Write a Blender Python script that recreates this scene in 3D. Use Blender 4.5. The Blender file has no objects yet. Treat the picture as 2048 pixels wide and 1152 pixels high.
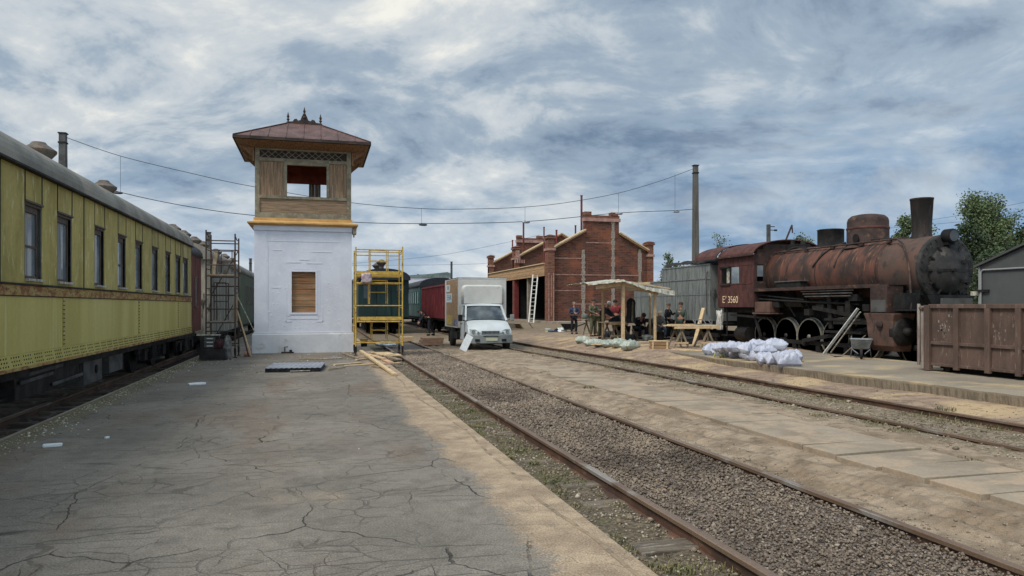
import bpy, math, random
import numpy as np
from mathutils import Vector, Matrix, noise
R = math.radians
PI = math.pi
rng = random.Random(7)
SC = bpy.context.scene
COL = SC.collection

# ---------------------------------------------------------------- camera
CAMZ, YAW, FPX = 1.65, R(15.1), 1450.0
cd = bpy.data.cameras.new("camera"); cam = bpy.data.objects.new("camera", cd); COL.objects.link(cam)
cam.location = (0, 0, CAMZ); cam.rotation_euler = (PI / 2, 0, -YAW)
cd.sensor_width = 36; cd.lens = 36 * FPX / 2048; cd.shift_y = 36 / 2048
cd.clip_start = .05; cd.clip_end = 3000
SC.camera = cam

# ---------------------------------------------------------------- light: overcast evening sky
SUN_EL, SUN_AZ = R(52), R(-120)          # azimuth clockwise from +Y
sl = bpy.data.lights.new("sun", 'SUN'); sl.energy = 2.7; sl.angle = R(18); sl.color = (1, .93, .83)
so = bpy.data.objects.new("sun", sl); COL.objects.link(so)
so.rotation_euler = Vector((-math.sin(SUN_AZ) * math.cos(SUN_EL), -math.cos(SUN_AZ) * math.cos(SUN_EL), -math.sin(SUN_EL))).to_track_quat('-Z', 'Y').to_euler()
SC.view_settings.view_transform = 'Standard'; SC.view_settings.look = 'None'
SC.view_settings.exposure = 0.08; SC.view_settings.gamma = 1

class NT:
    """small node-tree helper"""
    def __init__(s, tree): s.t = tree; s.n = tree.nodes; s.l = tree.links
    def new(s, typ, **kw):
        n = s.n.new(typ)
        for k, v in kw.items(): setattr(n, k, v)
        return n
    def put(s, sock, v):
        if hasattr(v, 'is_linked') or isinstance(v, bpy.types.NodeSocket): s.l.new(v, sock)
        elif isinstance(v, (tuple, list)) and sock.type == 'RGBA' and len(v) == 3: sock.default_value = (*v, 1)
        else: sock.default_value = v
    def math(s, op, a, b=0.0, c=None, clamp=False):
        n = s.new('ShaderNodeMath', operation=op); n.use_clamp = clamp
        s.put(n.inputs[0], a); s.put(n.inputs[1], b)
        if c is not None: s.put(n.inputs[2], c)
        return n.outputs[0]
    def vmath(s, op, a, b=(0, 0, 0)):
        n = s.new('ShaderNodeVectorMath', operation=op); s.put(n.inputs[0], a); s.put(n.inputs[1], b)
        return n.outputs[1] if op in ('DOT_PRODUCT', 'LENGTH') else n.outputs[0]
    def noise(s, vec, scale, detail=6, rough=.55, dist=0.0):
        n = s.new('ShaderNodeTexNoise'); s.put(n.inputs['Vector'], vec)
        n.inputs['Scale'].default_value = scale; n.inputs['Detail'].default_value = detail
        n.inputs['Roughness'].default_value = rough; n.inputs['Distortion'].default_value = dist
        return n.outputs[0]
    def ramp(s, v, lo, hi, a=0.0, b=1.0, smooth=True):
        n = s.new('ShaderNodeMapRange'); n.interpolation_type = 'SMOOTHSTEP' if smooth else 'LINEAR'
        s.put(n.inputs[0], v)
        for i, q in enumerate((lo, hi, a, b)): s.put(n.inputs[i + 1], q)
        return n.outputs[0]
    def mix(s, f, a, b, mode='MIX'):
        n = s.new('ShaderNodeMix', data_type='RGBA', blend_type=mode)
        s.put(n.inputs[0], f); s.put(n.inputs[6], a); s.put(n.inputs[7], b)
        return n.outputs[2]
    def scale(s, vec, sc, off=(0, 0, 0)):
        n = s.new('ShaderNodeMapping'); s.put(n.inputs['Vector'], vec)
        n.inputs['Scale'].default_value = sc; n.inputs['Location'].default_value = off
        return n.outputs[0]
    def xyz(s, vec):
        n = s.new('ShaderNodeSeparateXYZ'); s.put(n.inputs[0], vec); return n.outputs
    def comb(s, x, y, z):
        n = s.new('ShaderNodeCombineXYZ')
        for i, q in enumerate((x, y, z)): s.put(n.inputs[i], q)
        return n.outputs[0]

w = bpy.data.worlds.new("World"); SC.world = w; w.use_nodes = True
t = NT(w.node_tree); t.n.clear()
g = t.new('ShaderNodeTexCoord').outputs['Generated']
x, y, z = t.xyz(g)
zz = t.math('ADD', t.math('MAXIMUM', z, 0.0), .30)
pv = t.comb(t.math('DIVIDE', x, zz), t.math('DIVIDE', y, zz), 0.0)
rot = t.new('ShaderNodeMapping'); t.put(rot.inputs['Vector'], pv); rot.inputs['Rotation'].default_value = (0, 0, R(40)); rot.inputs['Scale'].default_value = (1.02, 1.18, 1)
pr = rot.outputs[0]
def field(off):
    q = t.vmath('ADD', pr, off)
    wv = t.new('ShaderNodeTexNoise'); t.put(wv.inputs['Vector'], q); wv.inputs['Scale'].default_value = 1.3; wv.inputs['Detail'].default_value = 2
    q = t.vmath('ADD', q, t.vmath('MULTIPLY', t.vmath('SUBTRACT', wv.outputs[1], (.5, .5, .5)), (.5, .5, 0)))
    return t.noise(q, .8, 2, .5), t.noise(t.scale(q, (1, 1, 1), (3.1, 7.7, 0)), 2.3, 10, .60), t.noise(t.scale(q, (1, 1, 1), (9.1, 1.3, 4)), 5.5, 8, .62)
big, mid, fin = field((0, 0, 0)); _, mid2, fin2 = field((-.05, -.10, 0))
relief = t.math('ADD', t.math('MULTIPLY', t.math('SUBTRACT', mid, mid2), .72), t.math('MULTIPLY', t.math('SUBTRACT', fin, fin2), .30))
den = t.math('ADD', t.math('SUBTRACT', t.math('ADD', t.math('MULTIPLY', big, .50), t.math('MULTIPLY', mid, .40)), t.math('MULTIPLY', relief, .8)), t.math('MULTIPLY', fin, .12))
sky = t.new('ShaderNodeTexSky', sky_type='NISHITA'); sky.sun_disc = False
sky.sun_elevation = SUN_EL; sky.sun_rotation = SUN_AZ; sky.air_density = 1.0; sky.dust_density = 1.0
# brightness of the cloud sheet: brighter around the hidden sun and towards the horizon ahead
SD = Vector((math.sin(R(4)) * math.cos(R(16)), math.cos(R(4)) * math.cos(R(16)), math.sin(R(16))))
glow = t.math('POWER', t.math('MAXIMUM', t.vmath('DOT_PRODUCT', g, tuple(SD)), 0.0), 9.0)
lit = t.math('SUBTRACT', t.math('ADD', den, t.math('MULTIPLY', glow, .10)), t.ramp(t.vmath('DOT_PRODUCT', g, (math.cos(YAW), -math.sin(YAW), 0.0)), .0, .6, 0.0, .05))
c1 = t.mix(t.ramp(lit, .42, .53), (.15, .215, .315), (.31, .395, .49))
c2 = t.mix(t.ramp(lit, .52, .62), c1, (.55, .60, .64))
c3 = t.mix(t.ramp(lit, .605, .72), c2, (.86, .85, .79))
hz = t.math('ADD', t.ramp(z, .0, .24, .45, 0.0), t.math('MULTIPLY', t.ramp(z, .12, .42, .4, 0.0), t.ramp(t.vmath('DOT_PRODUCT', g, (math.cos(YAW), -math.sin(YAW), 0.0)), .05, .5)))
c4 = t.mix(hz, c3, t.mix(t.ramp(mid, .4, .62), (.25, .41, .62), (.62, .70, .77)))
clouds = t.mix(1.0, c4, (8.0, 8.0, 8.0), 'MULTIPLY')
cover = t.ramp(t.math('ADD', mid, t.math('MULTIPLY', big, .5)), .48, .64, .72, 1.0)
skyc = t.mix(1.0, sky.outputs[0], (.55, .55, .55), 'MULTIPLY')
allc = t.mix(cover, skyc, clouds)
# unseen sky overhead and behind the viewer is brightened as added fill light
fwd = t.vmath('DOT_PRODUCT', g, (math.sin(YAW), math.cos(YAW), 0.0))
boost = t.math('ADD', t.ramp(fwd, -.2, .45, 1.1, 0.0), t.ramp(z, .40, .85, 0.0, .7))
allc = t.mix(1.0, allc, t.comb(t.math('ADD', boost, 1.0), t.math('ADD', t.math('MULTIPLY', boost, .93), 1.0), t.math('ADD', t.math('MULTIPLY', boost, .78), 1.0)), 'MULTIPLY')
bg = t.new('ShaderNodeBackground'); bg.inputs['Strength'].default_value = .125
t.put(bg.inputs['Color'], allc)
t.l.new(bg.outputs[0], t.new('ShaderNodeOutputWorld').inputs[0])

# ---------------------------------------------------------------- where a sight line meets a plane of the place
_f = Vector((math.sin(YAW), math.cos(YAW), 0)); _r = Vector((math.cos(YAW), -math.sin(YAW), 0))
def _d(px, py): return _f + _r * ((px - 1024) / FPX) + Vector((0, 0, (612 - py) / FPX))
def onZ(px, py, z=0.0):
    d = _d(px, py); return Vector((0, 0, CAMZ)) + d * ((z - CAMZ) / d.z)
def onX(px, py, X):
    d = _d(px, py); return Vector((0, 0, CAMZ)) + d * (X / d.x)
def onY(px, py, Y):
    d = _d(px, py); return Vector((0, 0, CAMZ)) + d * (Y / d.y)

# ---------------------------------------------------------------- mesh builder
class MB:
    def __init__(s, M=None): s.v = []; s.f = []; s.mi = []; s.sm = []; s.mats = []; s.cur = 0; s.M = M
    def use(s, m):
        if m not in s.mats: s.mats.append(m)
        s.cur = s.mats.index(m); return s
    def add(s, vs, fs, smooth=False):
        o = len(s.v)
        for p in vs:
            p = Vector(p); s.v.append(s.M @ p if s.M else p)
        for f in fs: s.f.append([i + o for i in f]); s.mi.append(s.cur); s.sm.append(smooth)
        return s
    def box(s, c, size, rot=None):
        hx, hy, hz = size[0] / 2, size[1] / 2, size[2] / 2; c = Vector(c)
        m = None
        if rot is not None: m = rot if isinstance(rot, Matrix) else Matrix.Rotation(rot, 3, 'Z')
        vs = []
        for a in (-hz, hz):
            for q in ((-hx, -hy), (hx, -hy), (hx, hy), (-hx, hy)):
                p = Vector((q[0], q[1], a)); vs.append(c + (m @ p if m else p))
        return s.add(vs, [(3, 2, 1, 0), (4, 5, 6, 7), (0, 1, 5, 4), (1, 2, 6, 5), (2, 3, 7, 6), (3, 0, 4, 7)])
    def bx(s, x0, x1, y0, y1, z0, z1):
        return s.box(((x0 + x1) / 2, (y0 + y1) / 2, (z0 + z1) / 2), (abs(x1 - x0), abs(y1 - y0), abs(z1 - z0)))
    def bar(s, p, q, wd, ht, up=(0, 0, 1)):
        p = Vector(p); q = Vector(q); d = (q - p); L = d.length; d.normalize(); u = Vector(up)
        if abs(d.dot(u)) > .99: u = Vector((0, 1, 0))
        sd = d.cross(u).normalized(); u = sd.cross(d)
        m = Matrix((sd, d, u)).transposed()
        return s.box((p + q) / 2, (wd, L, ht), m)
    def cyl(s, p, q, r0, r1=None, n=12, caps=True, smooth=True):
        r1 = r0 if r1 is None else r1
        p = Vector(p); q = Vector(q); d = (q - p).normalized()
        a = d.orthogonal().normalized(); b = d.cross(a)
        ring = lambda c, r: [c + a * (r * math.cos(2 * PI * i / n)) + b * (r * math.sin(2 * PI * i / n)) for i in range(n)]
        s.add(ring(p, r0) + ring(q, r1), [(i, (i + 1) % n, n + (i + 1) % n, n + i) for i in range(n)], smooth)
        if caps:
            s.add(ring(p, r0), [tuple(range(n))[::-1]]); s.add(ring(q, r1), [tuple(range(n))])
        return s
    def tube(s, pts, r, n=6):
        pts = [Vector(p) for p in pts]; rings = []; prev = None
        for i, p in enumerate(pts):
            d = (pts[min(i + 1, len(pts) - 1)] - pts[max(i - 1, 0)]).normalized()
            a = d.orthogonal().normalized() if prev is None else (prev - d * prev.dot(d)).normalized()
            prev = a; b = d.cross(a)
            rings.append([p + a * (r * math.cos(2 * PI * k / n)) + b * (r * math.sin(2 * PI * k / n)) for k in range(n)])
        return s.loft(rings, True, True)
    def loft(s, rings, caps=False, smooth=False, closed=True):
        n = len(rings[0]); vs = [p for r_ in rings for p in r_]; fs = []
        for i in range(len(rings) - 1):
            for k in range(n if closed else n - 1):
                fs.append((i * n + k, i * n + (k + 1) % n, (i + 1) * n + (k + 1) % n, (i + 1) * n + k))
        s.add(vs, fs, smooth)
        if caps: s.add(rings[0], [tuple(range(n))[::-1]]); s.add(rings[-1], [tuple(range(n))])
        return s
    def lathe(s, prof, c=(0, 0, 0), axis='z', n=16, smooth=True):
        c = Vector(c); rings = []
        for r_, h in prof:
            ring = []
            for i in range(n):
                a = 2 * PI * i / n; u, v_ = r_ * math.cos(a), r_ * math.sin(a)
                ring.append(c + (Vector((u, v_, h)) if axis == 'z' else Vector((h, u, v_)) if axis == 'x' else Vector((v_, h, u))))
            rings.append(ring)
        s.loft(rings, False, smooth)
        if prof[0][0] > 1e-4: s.add(rings[0], [tuple(range(n))[::-1]])
        if prof[-1][0] > 1e-4: s.add(rings[-1], [tuple(range(n))])
        return s
    def prism(s, pts, axis, a, b, smooth=False):
        def P(u, v_, h): return (h, u, v_) if axis == 'x' else (u, h, v_) if axis == 'y' else (u, v_, h)
        n = len(pts)
        s.add([P(*p, a) for p in pts] + [P(*p, b) for p in pts], [(i, (i + 1) % n, n + (i + 1) % n, n + i) for i in range(n)], smooth)
        s.add([P(*p, a) for p in pts], [tuple(range(n))[::-1]]); s.add([P(*p, b) for p in pts], [tuple(range(n))])
        return s
    def wheel_ring(s, c, ro, ri, w_, n=28, axis='x'):
        return s.lathe([(ri, -w_ / 2), (ro, -w_ / 2), (ro, w_ / 2), (ri, w_ / 2), (ri, -w_ / 2)], c, axis, n, False)
    def grid(s, nx, ny, fn, smooth=True):
        return s.add([fn(i / nx, j / ny) for j in range(ny + 1) for i in range(nx + 1)],
                     [(j * (nx + 1) + i, j * (nx + 1) + i + 1, (j + 1) * (nx + 1) + i + 1, (j + 1) * (nx + 1) + i) for j in range(ny) for i in range(nx)], smooth)
    def build(s, name, m=None, parent=None, loc=None, rz=0, bevel=0, recalc=True):
        me = bpy.data.meshes.new(name)
        me.from_pydata([tuple(p) for p in s.v], [], s.f)
        for q in (s.mats or [m]): me.materials.append(q)
        me.polygons.foreach_set('material_index', s.mi); me.polygons.foreach_set('use_smooth', s.sm)
        if recalc:
            import bmesh
            bm = bmesh.new(); bm.from_mesh(me); bmesh.ops.recalc_face_normals(bm, faces=bm.faces); bm.to_mesh(me); bm.free()
        o = bpy.data.objects.new(name, me); COL.objects.link(o)
        if parent: o.parent = parent
        if loc is not None: o.location = loc
        if rz: o.rotation_euler.z = rz
        if bevel:
            b = o.modifiers.new('bevel', 'BEVEL'); b.width = bevel; b.segments = 2; b.limit_method = 'ANGLE'; b.angle_limit = R(40)
        return o

def tag(o, label=None, cat=None, group=None, kind=None):
    for k, v in (('label', label), ('category', cat), ('group', group), ('kind', kind)):
        if v: o[k] = v
    return o
def thing(name, label, cat, loc=(0, 0, 0), rz=0, group=None):
    o = bpy.data.objects.new(name, None); COL.objects.link(o)
    o.location = loc; o.rotation_euler.z = rz; o.empty_display_size = .2
    return tag(o, label, cat, group)
def dup(o, parent=None, loc=None, rz=None, label=None):
    c = o.copy(); COL.objects.link(c)
    if parent: c.parent = parent
    if loc is not None: c.location = loc
    if rz is not None: c.rotation_euler.z = rz
    if label: c['label'] = label
    for ch in list(o.children): dup(ch, c)
    return c

# ---------------------------------------------------------------- materials
def C(r, g, b, k=1.0):
    f = lambda v: ((v / 255 + .055) / 1.055) ** 2.4 if v > 10 else v / 255 / 12.92
    q = (f(r) * k, f(g) * k, f(b) * k); L = .3 * q[0] + .59 * q[1] + .11 * q[2]
    return tuple(L + (v - L) * .88 for v in q)
def mat(name, a, b=None, c=None, sc=3.0, st=(1, 1, 1), lo=.35, hi=.65, csc=5.0, cst=None, clo=.55, chi=.66,
        rough=.8, metal=0.0, bump=.25, bsc=45.0, fine=.18, spec=.35, bdist=.01, coord='Object', alpha=None, isl=0.0):
    m = bpy.data.materials.new(name); m.use_nodes = True; t = NT(m.node_tree); t.n.clear()
    v = t.new('ShaderNodeTexCoord').outputs[coord]
    oi = t.new('ShaderNodeObjectInfo').outputs['Random']
    v = t.vmath('ADD', v, t.comb(t.math('MULTIPLY', oi, 37.0), t.math('MULTIPLY', oi, 91.0), t.math('MULTIPLY', oi, 53.0)))
    col = a
    n1 = t.noise(t.scale(v, st), sc, 6)
    if b: col = t.mix(t.ramp(n1, lo, hi), a, b)
    if c:
        n2 = t.noise(t.scale(v, cst or st, (5, 3, 8)), csc, 7, .6)
        col = t.mix(t.ramp(n2, clo, chi), col, c)
    n3 = t.noise(v, bsc, 4)
    k = t.ramp(n3, .25, .75, 1 - fine, 1 + fine, False)
    col = t.mix(1.0, col, t.comb(k, k, k), 'MULTIPLY')
    if isl:
        q = t.ramp(t.new('ShaderNodeNewGeometry').outputs['Random Per Island'], 0, 1, 1 - isl, 1 + isl, False); col = t.mix(1.0, col, t.comb(q, q, q), 'MULTIPLY')
    p = t.new('ShaderNodeBsdfPrincipled'); t.put(p.inputs['Base Color'], col)
    p.inputs['Metallic'].default_value = metal; p.inputs['Specular IOR Level'].default_value = spec
    t.put(p.inputs['Roughness'], t.ramp(n1, .3, .7, max(rough - .08, .02), min(rough + .08, 1)))
    if bump:
        bn = t.new('ShaderNodeBump'); bn.inputs['Strength'].default_value = bump; bn.inputs['Distance'].default_value = bdist
        t.put(bn.inputs['Height'], t.math('ADD', n3, t.math('MULTIPLY', n1, .6))); t.put(p.inputs['Normal'], bn.outputs[0])
    if alpha is not None: p.inputs['Transmission Weight'].default_value = alpha
    t.l.new(p.outputs[0], t.new('ShaderNodeOutputMaterial').inputs[0])
    return m

V = (6, 6, .35)      # vertical streaks
MT = dict(
    yellow=mat('yellow_paint', C(176, 158, 66), C(152, 137, 55), C(198, 184, 126), sc=1.6, st=(1.5, 1.5, .5), csc=4.5, cst=(3, 3, .7), clo=.56, chi=.66, rough=.6, bump=.15, bsc=18, fine=.12, isl=.09),
    yellow_low=mat('yellow_panel_paint', C(190, 175, 80), C(176, 160, 70), C(200, 188, 108), sc=.9, st=(1.6, 1.6, .25), csc=2.0, cst=(4, 4, .2), clo=.55, chi=.75, rough=.55, bump=.08, bsc=14, fine=.06, isl=.04),
    yellow_rust=mat('rusty_yellow_strip', C(170, 150, 76), C(158, 120, 62), C(136, 84, 48), sc=5, st=(1, 1, 2), csc=6, clo=.47, chi=.58, rough=.8, bump=.3),
    roof_grey=mat('weathered_roof', C(146, 140, 127), C(118, 114, 106), C(158, 134, 104), sc=1.6, st=(1, .8, 1), csc=2.0, cst=(1, .8, 1), clo=.56, chi=.75, rough=.75, bump=.3),
    iron=mat('dark_iron', C(38, 36, 35), C(22, 21, 21), C(60, 48, 41), sc=4, csc=6, clo=.58, chi=.75, rough=.7, bump=.4, spec=.3),
    iron_grey=mat('grey_iron', C(86, 85, 83), C(62, 61, 60), C(92, 76, 62), sc=3, csc=5, clo=.6, chi=.75, rough=.65, bump=.3),
    black=mat('soot_and_shade_black', C(24, 23, 23), C(14, 14, 15), sc=4, rough=.85, bump=.3),  # also the painted shade inside the brick hall
    frame_brown=mat('old_window_frame', C(78, 60, 50), C(96, 86, 78), C(54, 44, 38), sc=6, st=(4, 4, .6), csc=8, rough=.7),
    sill_white=mat('flaked_white_sill', C(186, 182, 168), C(130, 122, 104), sc=12, rough=.8),
    curtain=mat('curtain_cloth', C(150, 152, 152), C(118, 122, 124), sc=5, st=(8, 8, .3), rough=.9),
    glass=mat('window_glass', C(104, 116, 124), C(140, 148, 150), sc=1.6, rough=.12, bump=.02, bsc=4, fine=.1, spec=.8),
    dark_glass=mat('dark_window_glass', C(22, 26, 30), C(40, 46, 50), sc=2, rough=.12, bump=.02, bsc=4, fine=.1, spec=.6),
    plaster=mat('white_painted_board', C(205, 208, 220), C(197, 200, 213), C(212, 214, 222), sc=1.4, csc=4, clo=.5, chi=.8, rough=.75, bump=.35, bsc=9, fine=.03, bdist=.012),
    plaster_dirty=mat('splashed_white_plinth', C(204, 206, 212), C(190, 192, 198), C(168, 162, 150), sc=1.4, csc=2.4, cst=(1, 1, 1.6), clo=.56, chi=.74, rough=.8, bump=.35, bsc=9, fine=.04, bdist=.012),
    wood_panel=mat('brown_stained_boards', C(150, 120, 92), C(120, 94, 72), C(172, 138, 102), sc=3, st=(9, 9, .5), csc=5, cst=(12, 12, .5), rough=.8, bump=.3, isl=.1),
    wood_panel_h=mat('brown_stained_boards_lying', C(150, 122, 94), C(122, 98, 75), C(170, 140, 106), sc=3, st=(.5, .5, 9), csc=5, cst=(.6, .6, 12), rough=.8, bump=.3),
    trim=mat('aged_grey_green_trim', C(140, 130, 108), C(116, 108, 90), C(158, 140, 104), sc=4, csc=7, rough=.8, bump=.2),
    ochre=mat('ochre_cornice_paint', C(204, 158, 84), C(186, 140, 76), sc=3, rough=.7, fine=.06, bump=.1),
    red_roof=mat('dull_red_roof_metal', C(98, 68, 62), C(76, 54, 50), C(134, 106, 98), sc=2.0, csc=4.5, clo=.6, chi=.7, rough=.6, bump=.2),
    dark_red=mat('dark_red_inside', C(158, 70, 42), C(124, 54, 36), sc=3, rough=.8),
    fascia=mat('dark_brown_fascia', C(66, 50, 44), C(48, 38, 34), sc=4, rough=.75),
    soffit=mat('brown_soffit_boards', C(150, 112, 74), C(112, 80, 54), sc=4, st=(8, 1, 8), rough=.8),
    old_board=mat('weathered_boards', C(150, 118, 82), C(112, 84, 58), C(164, 104, 58), sc=2.5, st=(.5, 1, 14), csc=2.2, cst=(.4, 1, 8), clo=.52, chi=.62, rough=.85, bump=.35, isl=.22),
    pine=mat('fresh_pine', C(204, 178, 138), C(184, 154, 112), C(166, 132, 94), sc=3, st=(2, 2, 2), csc=8, clo=.6, chi=.7, rough=.75, bump=.15),
    pine_pink=mat('rosy_timber', C(202, 158, 128), C(182, 136, 108), sc=4, rough=.8),
    pine_grey=mat('greyed_timber', C(150, 134, 108), C(120, 106, 86), C(98, 84, 68), sc=4, csc=9, rough=.85, bump=.3),
    scaf_yellow=mat('yellow_scaffold_paint', C(204, 166, 44), C(176, 140, 40), C(120, 88, 44), sc=6, csc=9, clo=.58, chi=.66, rough=.6),
    scaf_dark=mat('rusty_dark_tube', C(58, 50, 48), C(78, 60, 52), sc=6, rough=.75),
    green=mat('dark_green_paint', C(30, 72, 66), C(24, 58, 54), C(46, 88, 80), sc=1.2, st=(2, 2, .3), csc=2.5, cst=(4, 4, .3), rough=.5, bump=.06, fine=.06),
    green_dark=mat('deep_green_paint', C(20, 50, 48), C(16, 42, 41), C(30, 62, 58), sc=1.2, st=(2, 2, .3), csc=2.5, cst=(4, 4, .3), rough=.5, bump=.06, fine=.06),
    green_roof=mat('pale_green_roof', C(120, 136, 132), C(92, 108, 106), sc=2, rough=.7),
    navy=mat('blue_black_roof', C(32, 36, 44), C(24, 27, 33), sc=3, rough=.6),
    maroon=mat('maroon_paint', C(112, 36, 44), C(86, 30, 36), C(134, 62, 62), sc=2, st=(4, 4, .4), csc=3, rough=.65),
    redbrown=mat('red_brown_boards', C(104, 52, 42), C(78, 40, 34), C(126, 76, 62), sc=3, st=(1, 5, .3), csc=3, rough=.8),
    greywood=mat('peeling_grey_boards', C(176, 170, 154), C(128, 126, 114), C(62, 64, 57), sc=3, st=(1, 5, .25), csc=3.2, cst=(1, 6, .3), clo=.5, chi=.6, rough=.9, bump=.4, isl=.2),
    olive=mat('faded_olive_green', C(86, 96, 72), C(68, 80, 62), C(120, 112, 92), sc=3, st=(1, 4, .3), csc=3.5, rough=.8),
    rust=mat('rusted_boiler', C(98, 60, 47), C(54, 43, 39), C(128, 84, 60), sc=1.5, st=(.9, 1, .8), lo=.38, hi=.62, csc=4.0, cst=(.9, 2.4, .5), clo=.54, chi=.72, rough=.8, bump=.35),
    rust_dark=mat('dark_rust', C(70, 50, 44), C(48, 38, 35), C(96, 68, 55), sc=3, csc=4, rough=.8, bump=.4),
    rust_cab=mat('rusty_red_cab', C(88, 48, 42), C(66, 38, 35), C(108, 66, 54), sc=2.4, st=(2, 2, .8), csc=5, clo=.58, chi=.7, rough=.75, bump=.25),
    rust_cyl=mat('rusty_cylinder_cover', C(104, 76, 64), C(84, 62, 54), C(62, 50, 45), sc=2.5, csc=3, cst=(3, 3, .5), rough=.8, bump=.3),
    vent_metal=mat('rusty_vent_metal', C(104, 96, 88), C(80, 72, 66), C(122, 96, 76), sc=4, csc=6, rough=.8, bump=.2),
    chimney=mat('sooty_chimney', C(48, 41, 38), C(34, 31, 30), C(64, 50, 45), sc=3, st=(2, 2, .5), csc=4, rough=.8, bump=.3),
    rust_smoke=mat('greyed_rust_smokebox', C(92, 66, 54), C(72, 62, 57), C(62, 50, 45), sc=1.6, csc=2.6, rough=.8, bump=.35),
    smoke_grey=mat('burnt_smokebox_grey', C(54, 51, 49), C(32, 31, 31), C(84, 76, 70), sc=3, csc=5, clo=.56, chi=.7, rough=.7, bump=.35),
    tyre_steel=mat('bare_tyre_steel', C(150, 146, 134), C(116, 110, 100), sc=8, rough=.5, metal=.2),
    tender=mat('patchy_silver_grey', C(118, 122, 120), C(94, 100, 98), C(52, 56, 54), sc=2.2, st=(1, 4, .5), csc=3, cst=(1, 5, .35), clo=.56, chi=.66, rough=.75, bump=.25),
    coal=mat('coal', C(30, 29, 29), C(46, 42, 40), sc=14, rough=.8, bump=.6),
    skip=mat('rusty_brown_skip', C(100, 78, 67), C(80, 64, 56), C(128, 104, 91), sc=2, st=(2, 2, .7), csc=4, cst=(4, 4, .6), clo=.56, chi=.7, rough=.75, bump=.25),
    skip_pale=mat('scraped_pale_steel', C(150, 140, 132), C(112, 94, 84), sc=4, st=(2, 2, .4), rough=.65),
    shed=mat('dull_grey_sheet', C(82, 83, 83), C(72, 73, 74), sc=1.2, rough=.65, fine=.04, bump=.06),
    shed_line=mat('pale_grey_trim', C(138, 140, 140), rough=.6),
    truck=mat('dusty_white_paint', C(190, 197, 200), C(178, 184, 186), sc=1.5, rough=.35, bump=0, fine=.03, spec=.5),
    truck_box=mat('white_van_panel', C(196, 195, 190), C(182, 180, 174), C(160, 158, 152), sc=1.2, csc=3, clo=.6, chi=.8, rough=.55, bump=.04, bsc=8, fine=.03),
    truck_grey=mat('grey_bumper_plastic', C(126, 132, 132), C(112, 118, 118), sc=3, rough=.6, fine=.05),
    rubber=mat('tyre_rubber', C(38, 37, 36), C(52, 48, 44), sc=6, rough=.9),
    lamp=mat('clear_lamp_glass', C(176, 184, 186), C(120, 126, 128), sc=14, rough=.1, bump=0, spec=.8),
    screen=mat('windscreen', C(40, 48, 54), C(88, 98, 104), sc=2.2, lo=.4, hi=.7, rough=.08, bump=0, spec=.8),
    reed=mat('printed_reed_picture', C(168, 128, 84), C(112, 80, 54), C(196, 166, 124), sc=4, st=(9, 9, .7), csc=7, cst=(12, 12, 1), clo=.52, chi=.6, rough=.55, bump=0),
    print_yellow=mat('printed_yellow', C(202, 178, 60), C(176, 140, 60), sc=6, rough=.55, bump=0),
    print_white=mat('printed_pale_blue', C(196, 212, 218), rough=.55, bump=0, fine=.04),
    print_teal=mat('printed_dark_teal', C(52, 92, 100), rough=.55, bump=0),
    print_navy=mat('printed_navy', C(52, 58, 110), C(150, 150, 180), sc=8, rough=.55, bump=0),
    letter=mat('cream_lettering', C(232, 210, 176), C(214, 176, 128), sc=20, rough=.6, bump=0),
    sack=mat('white_woven_sack', C(180, 184, 200), C(160, 165, 184), sc=5, rough=.7, bump=.3, bsc=26, fine=.05),
    sack_green=mat('greenish_plastic_sack', C(166, 172, 160), C(138, 148, 138), C(190, 194, 184), sc=6, csc=7, rough=.55, bump=.35, bsc=22, fine=.08),
    strap=mat('yellow_green_strap', C(168, 172, 84), rough=.7),
    foam=mat('white_foam', C(222, 226, 228), C(208, 213, 217), sc=8, rough=.8, bump=.1),
    plastic_sheet=mat('dusty_plastic_sheet', C(186, 184, 168), C(160, 160, 146), C(206, 204, 192), sc=3, st=(1, 4, 1), csc=5, rough=.4, bump=.3, bsc=12),
    galv=mat('galvanised_steel', C(150, 156, 162), C(122, 128, 134), sc=7, rough=.4, metal=.5, bump=.05),
    sheet_metal=mat('grey_blue_sheet', C(140, 146, 158), C(118, 123, 136), sc=2, rough=.5, metal=.2, bump=.05),
    alu=mat('aluminium', C(206, 206, 202), C(186, 186, 182), sc=6, rough=.45, metal=.1, bump=.03),
    conc_pole=mat('concrete_pole', C(96, 92, 86), C(78, 75, 71), sc=2, st=(3, 3, .5), rough=.9),
    red_iron=mat('dark_red_post', C(122, 44, 40), C(96, 38, 36), sc=4, rough=.7),
    wire=mat('dark_wire', C(58, 62, 68), rough=.6, bump=0),
    pink=mat('pink_undercoat', C(172, 132, 120), C(140, 104, 94), sc=3, rough=.8, fine=.08),
    mortar=mat('grey_block_strip', C(166, 152, 140), C(124, 112, 102), C(84, 62, 54), sc=5, st=(2, 2, 5), csc=7, clo=.54, chi=.62, rough=.9, bump=.4),
    lintel=mat('ochre_timber_boards', C(170, 134, 90), C(140, 106, 72), sc=3, st=(.6, .6, 9), rough=.8, isl=.2),
    conc=mat('dusty_concrete', C(150, 138, 122), C(128, 117, 103), C(166, 150, 128), sc=1.6, csc=4, clo=.55, chi=.75, rough=.92, bump=.3, fine=.12),
    skin=mat('skin', C(178, 128, 104), C(164, 114, 92), sc=12, rough=.55, bump=.02, fine=.04),
    bark=mat('bark', C(78, 70, 62), C(112, 106, 98), sc=6, st=(1, 1, .3), rough=.9),
)
def cloth(name, a, b=None): return mat(name, a, b, sc=9, rough=.9, bump=.3, bsc=30, fine=.12)
def leafmat(name, a, b, c):
    m = mat(name, a, b, c, sc=1.1, csc=3.0, clo=.5, chi=.7, rough=.6, bump=0, fine=.25, bsc=14)
    return m
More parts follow.
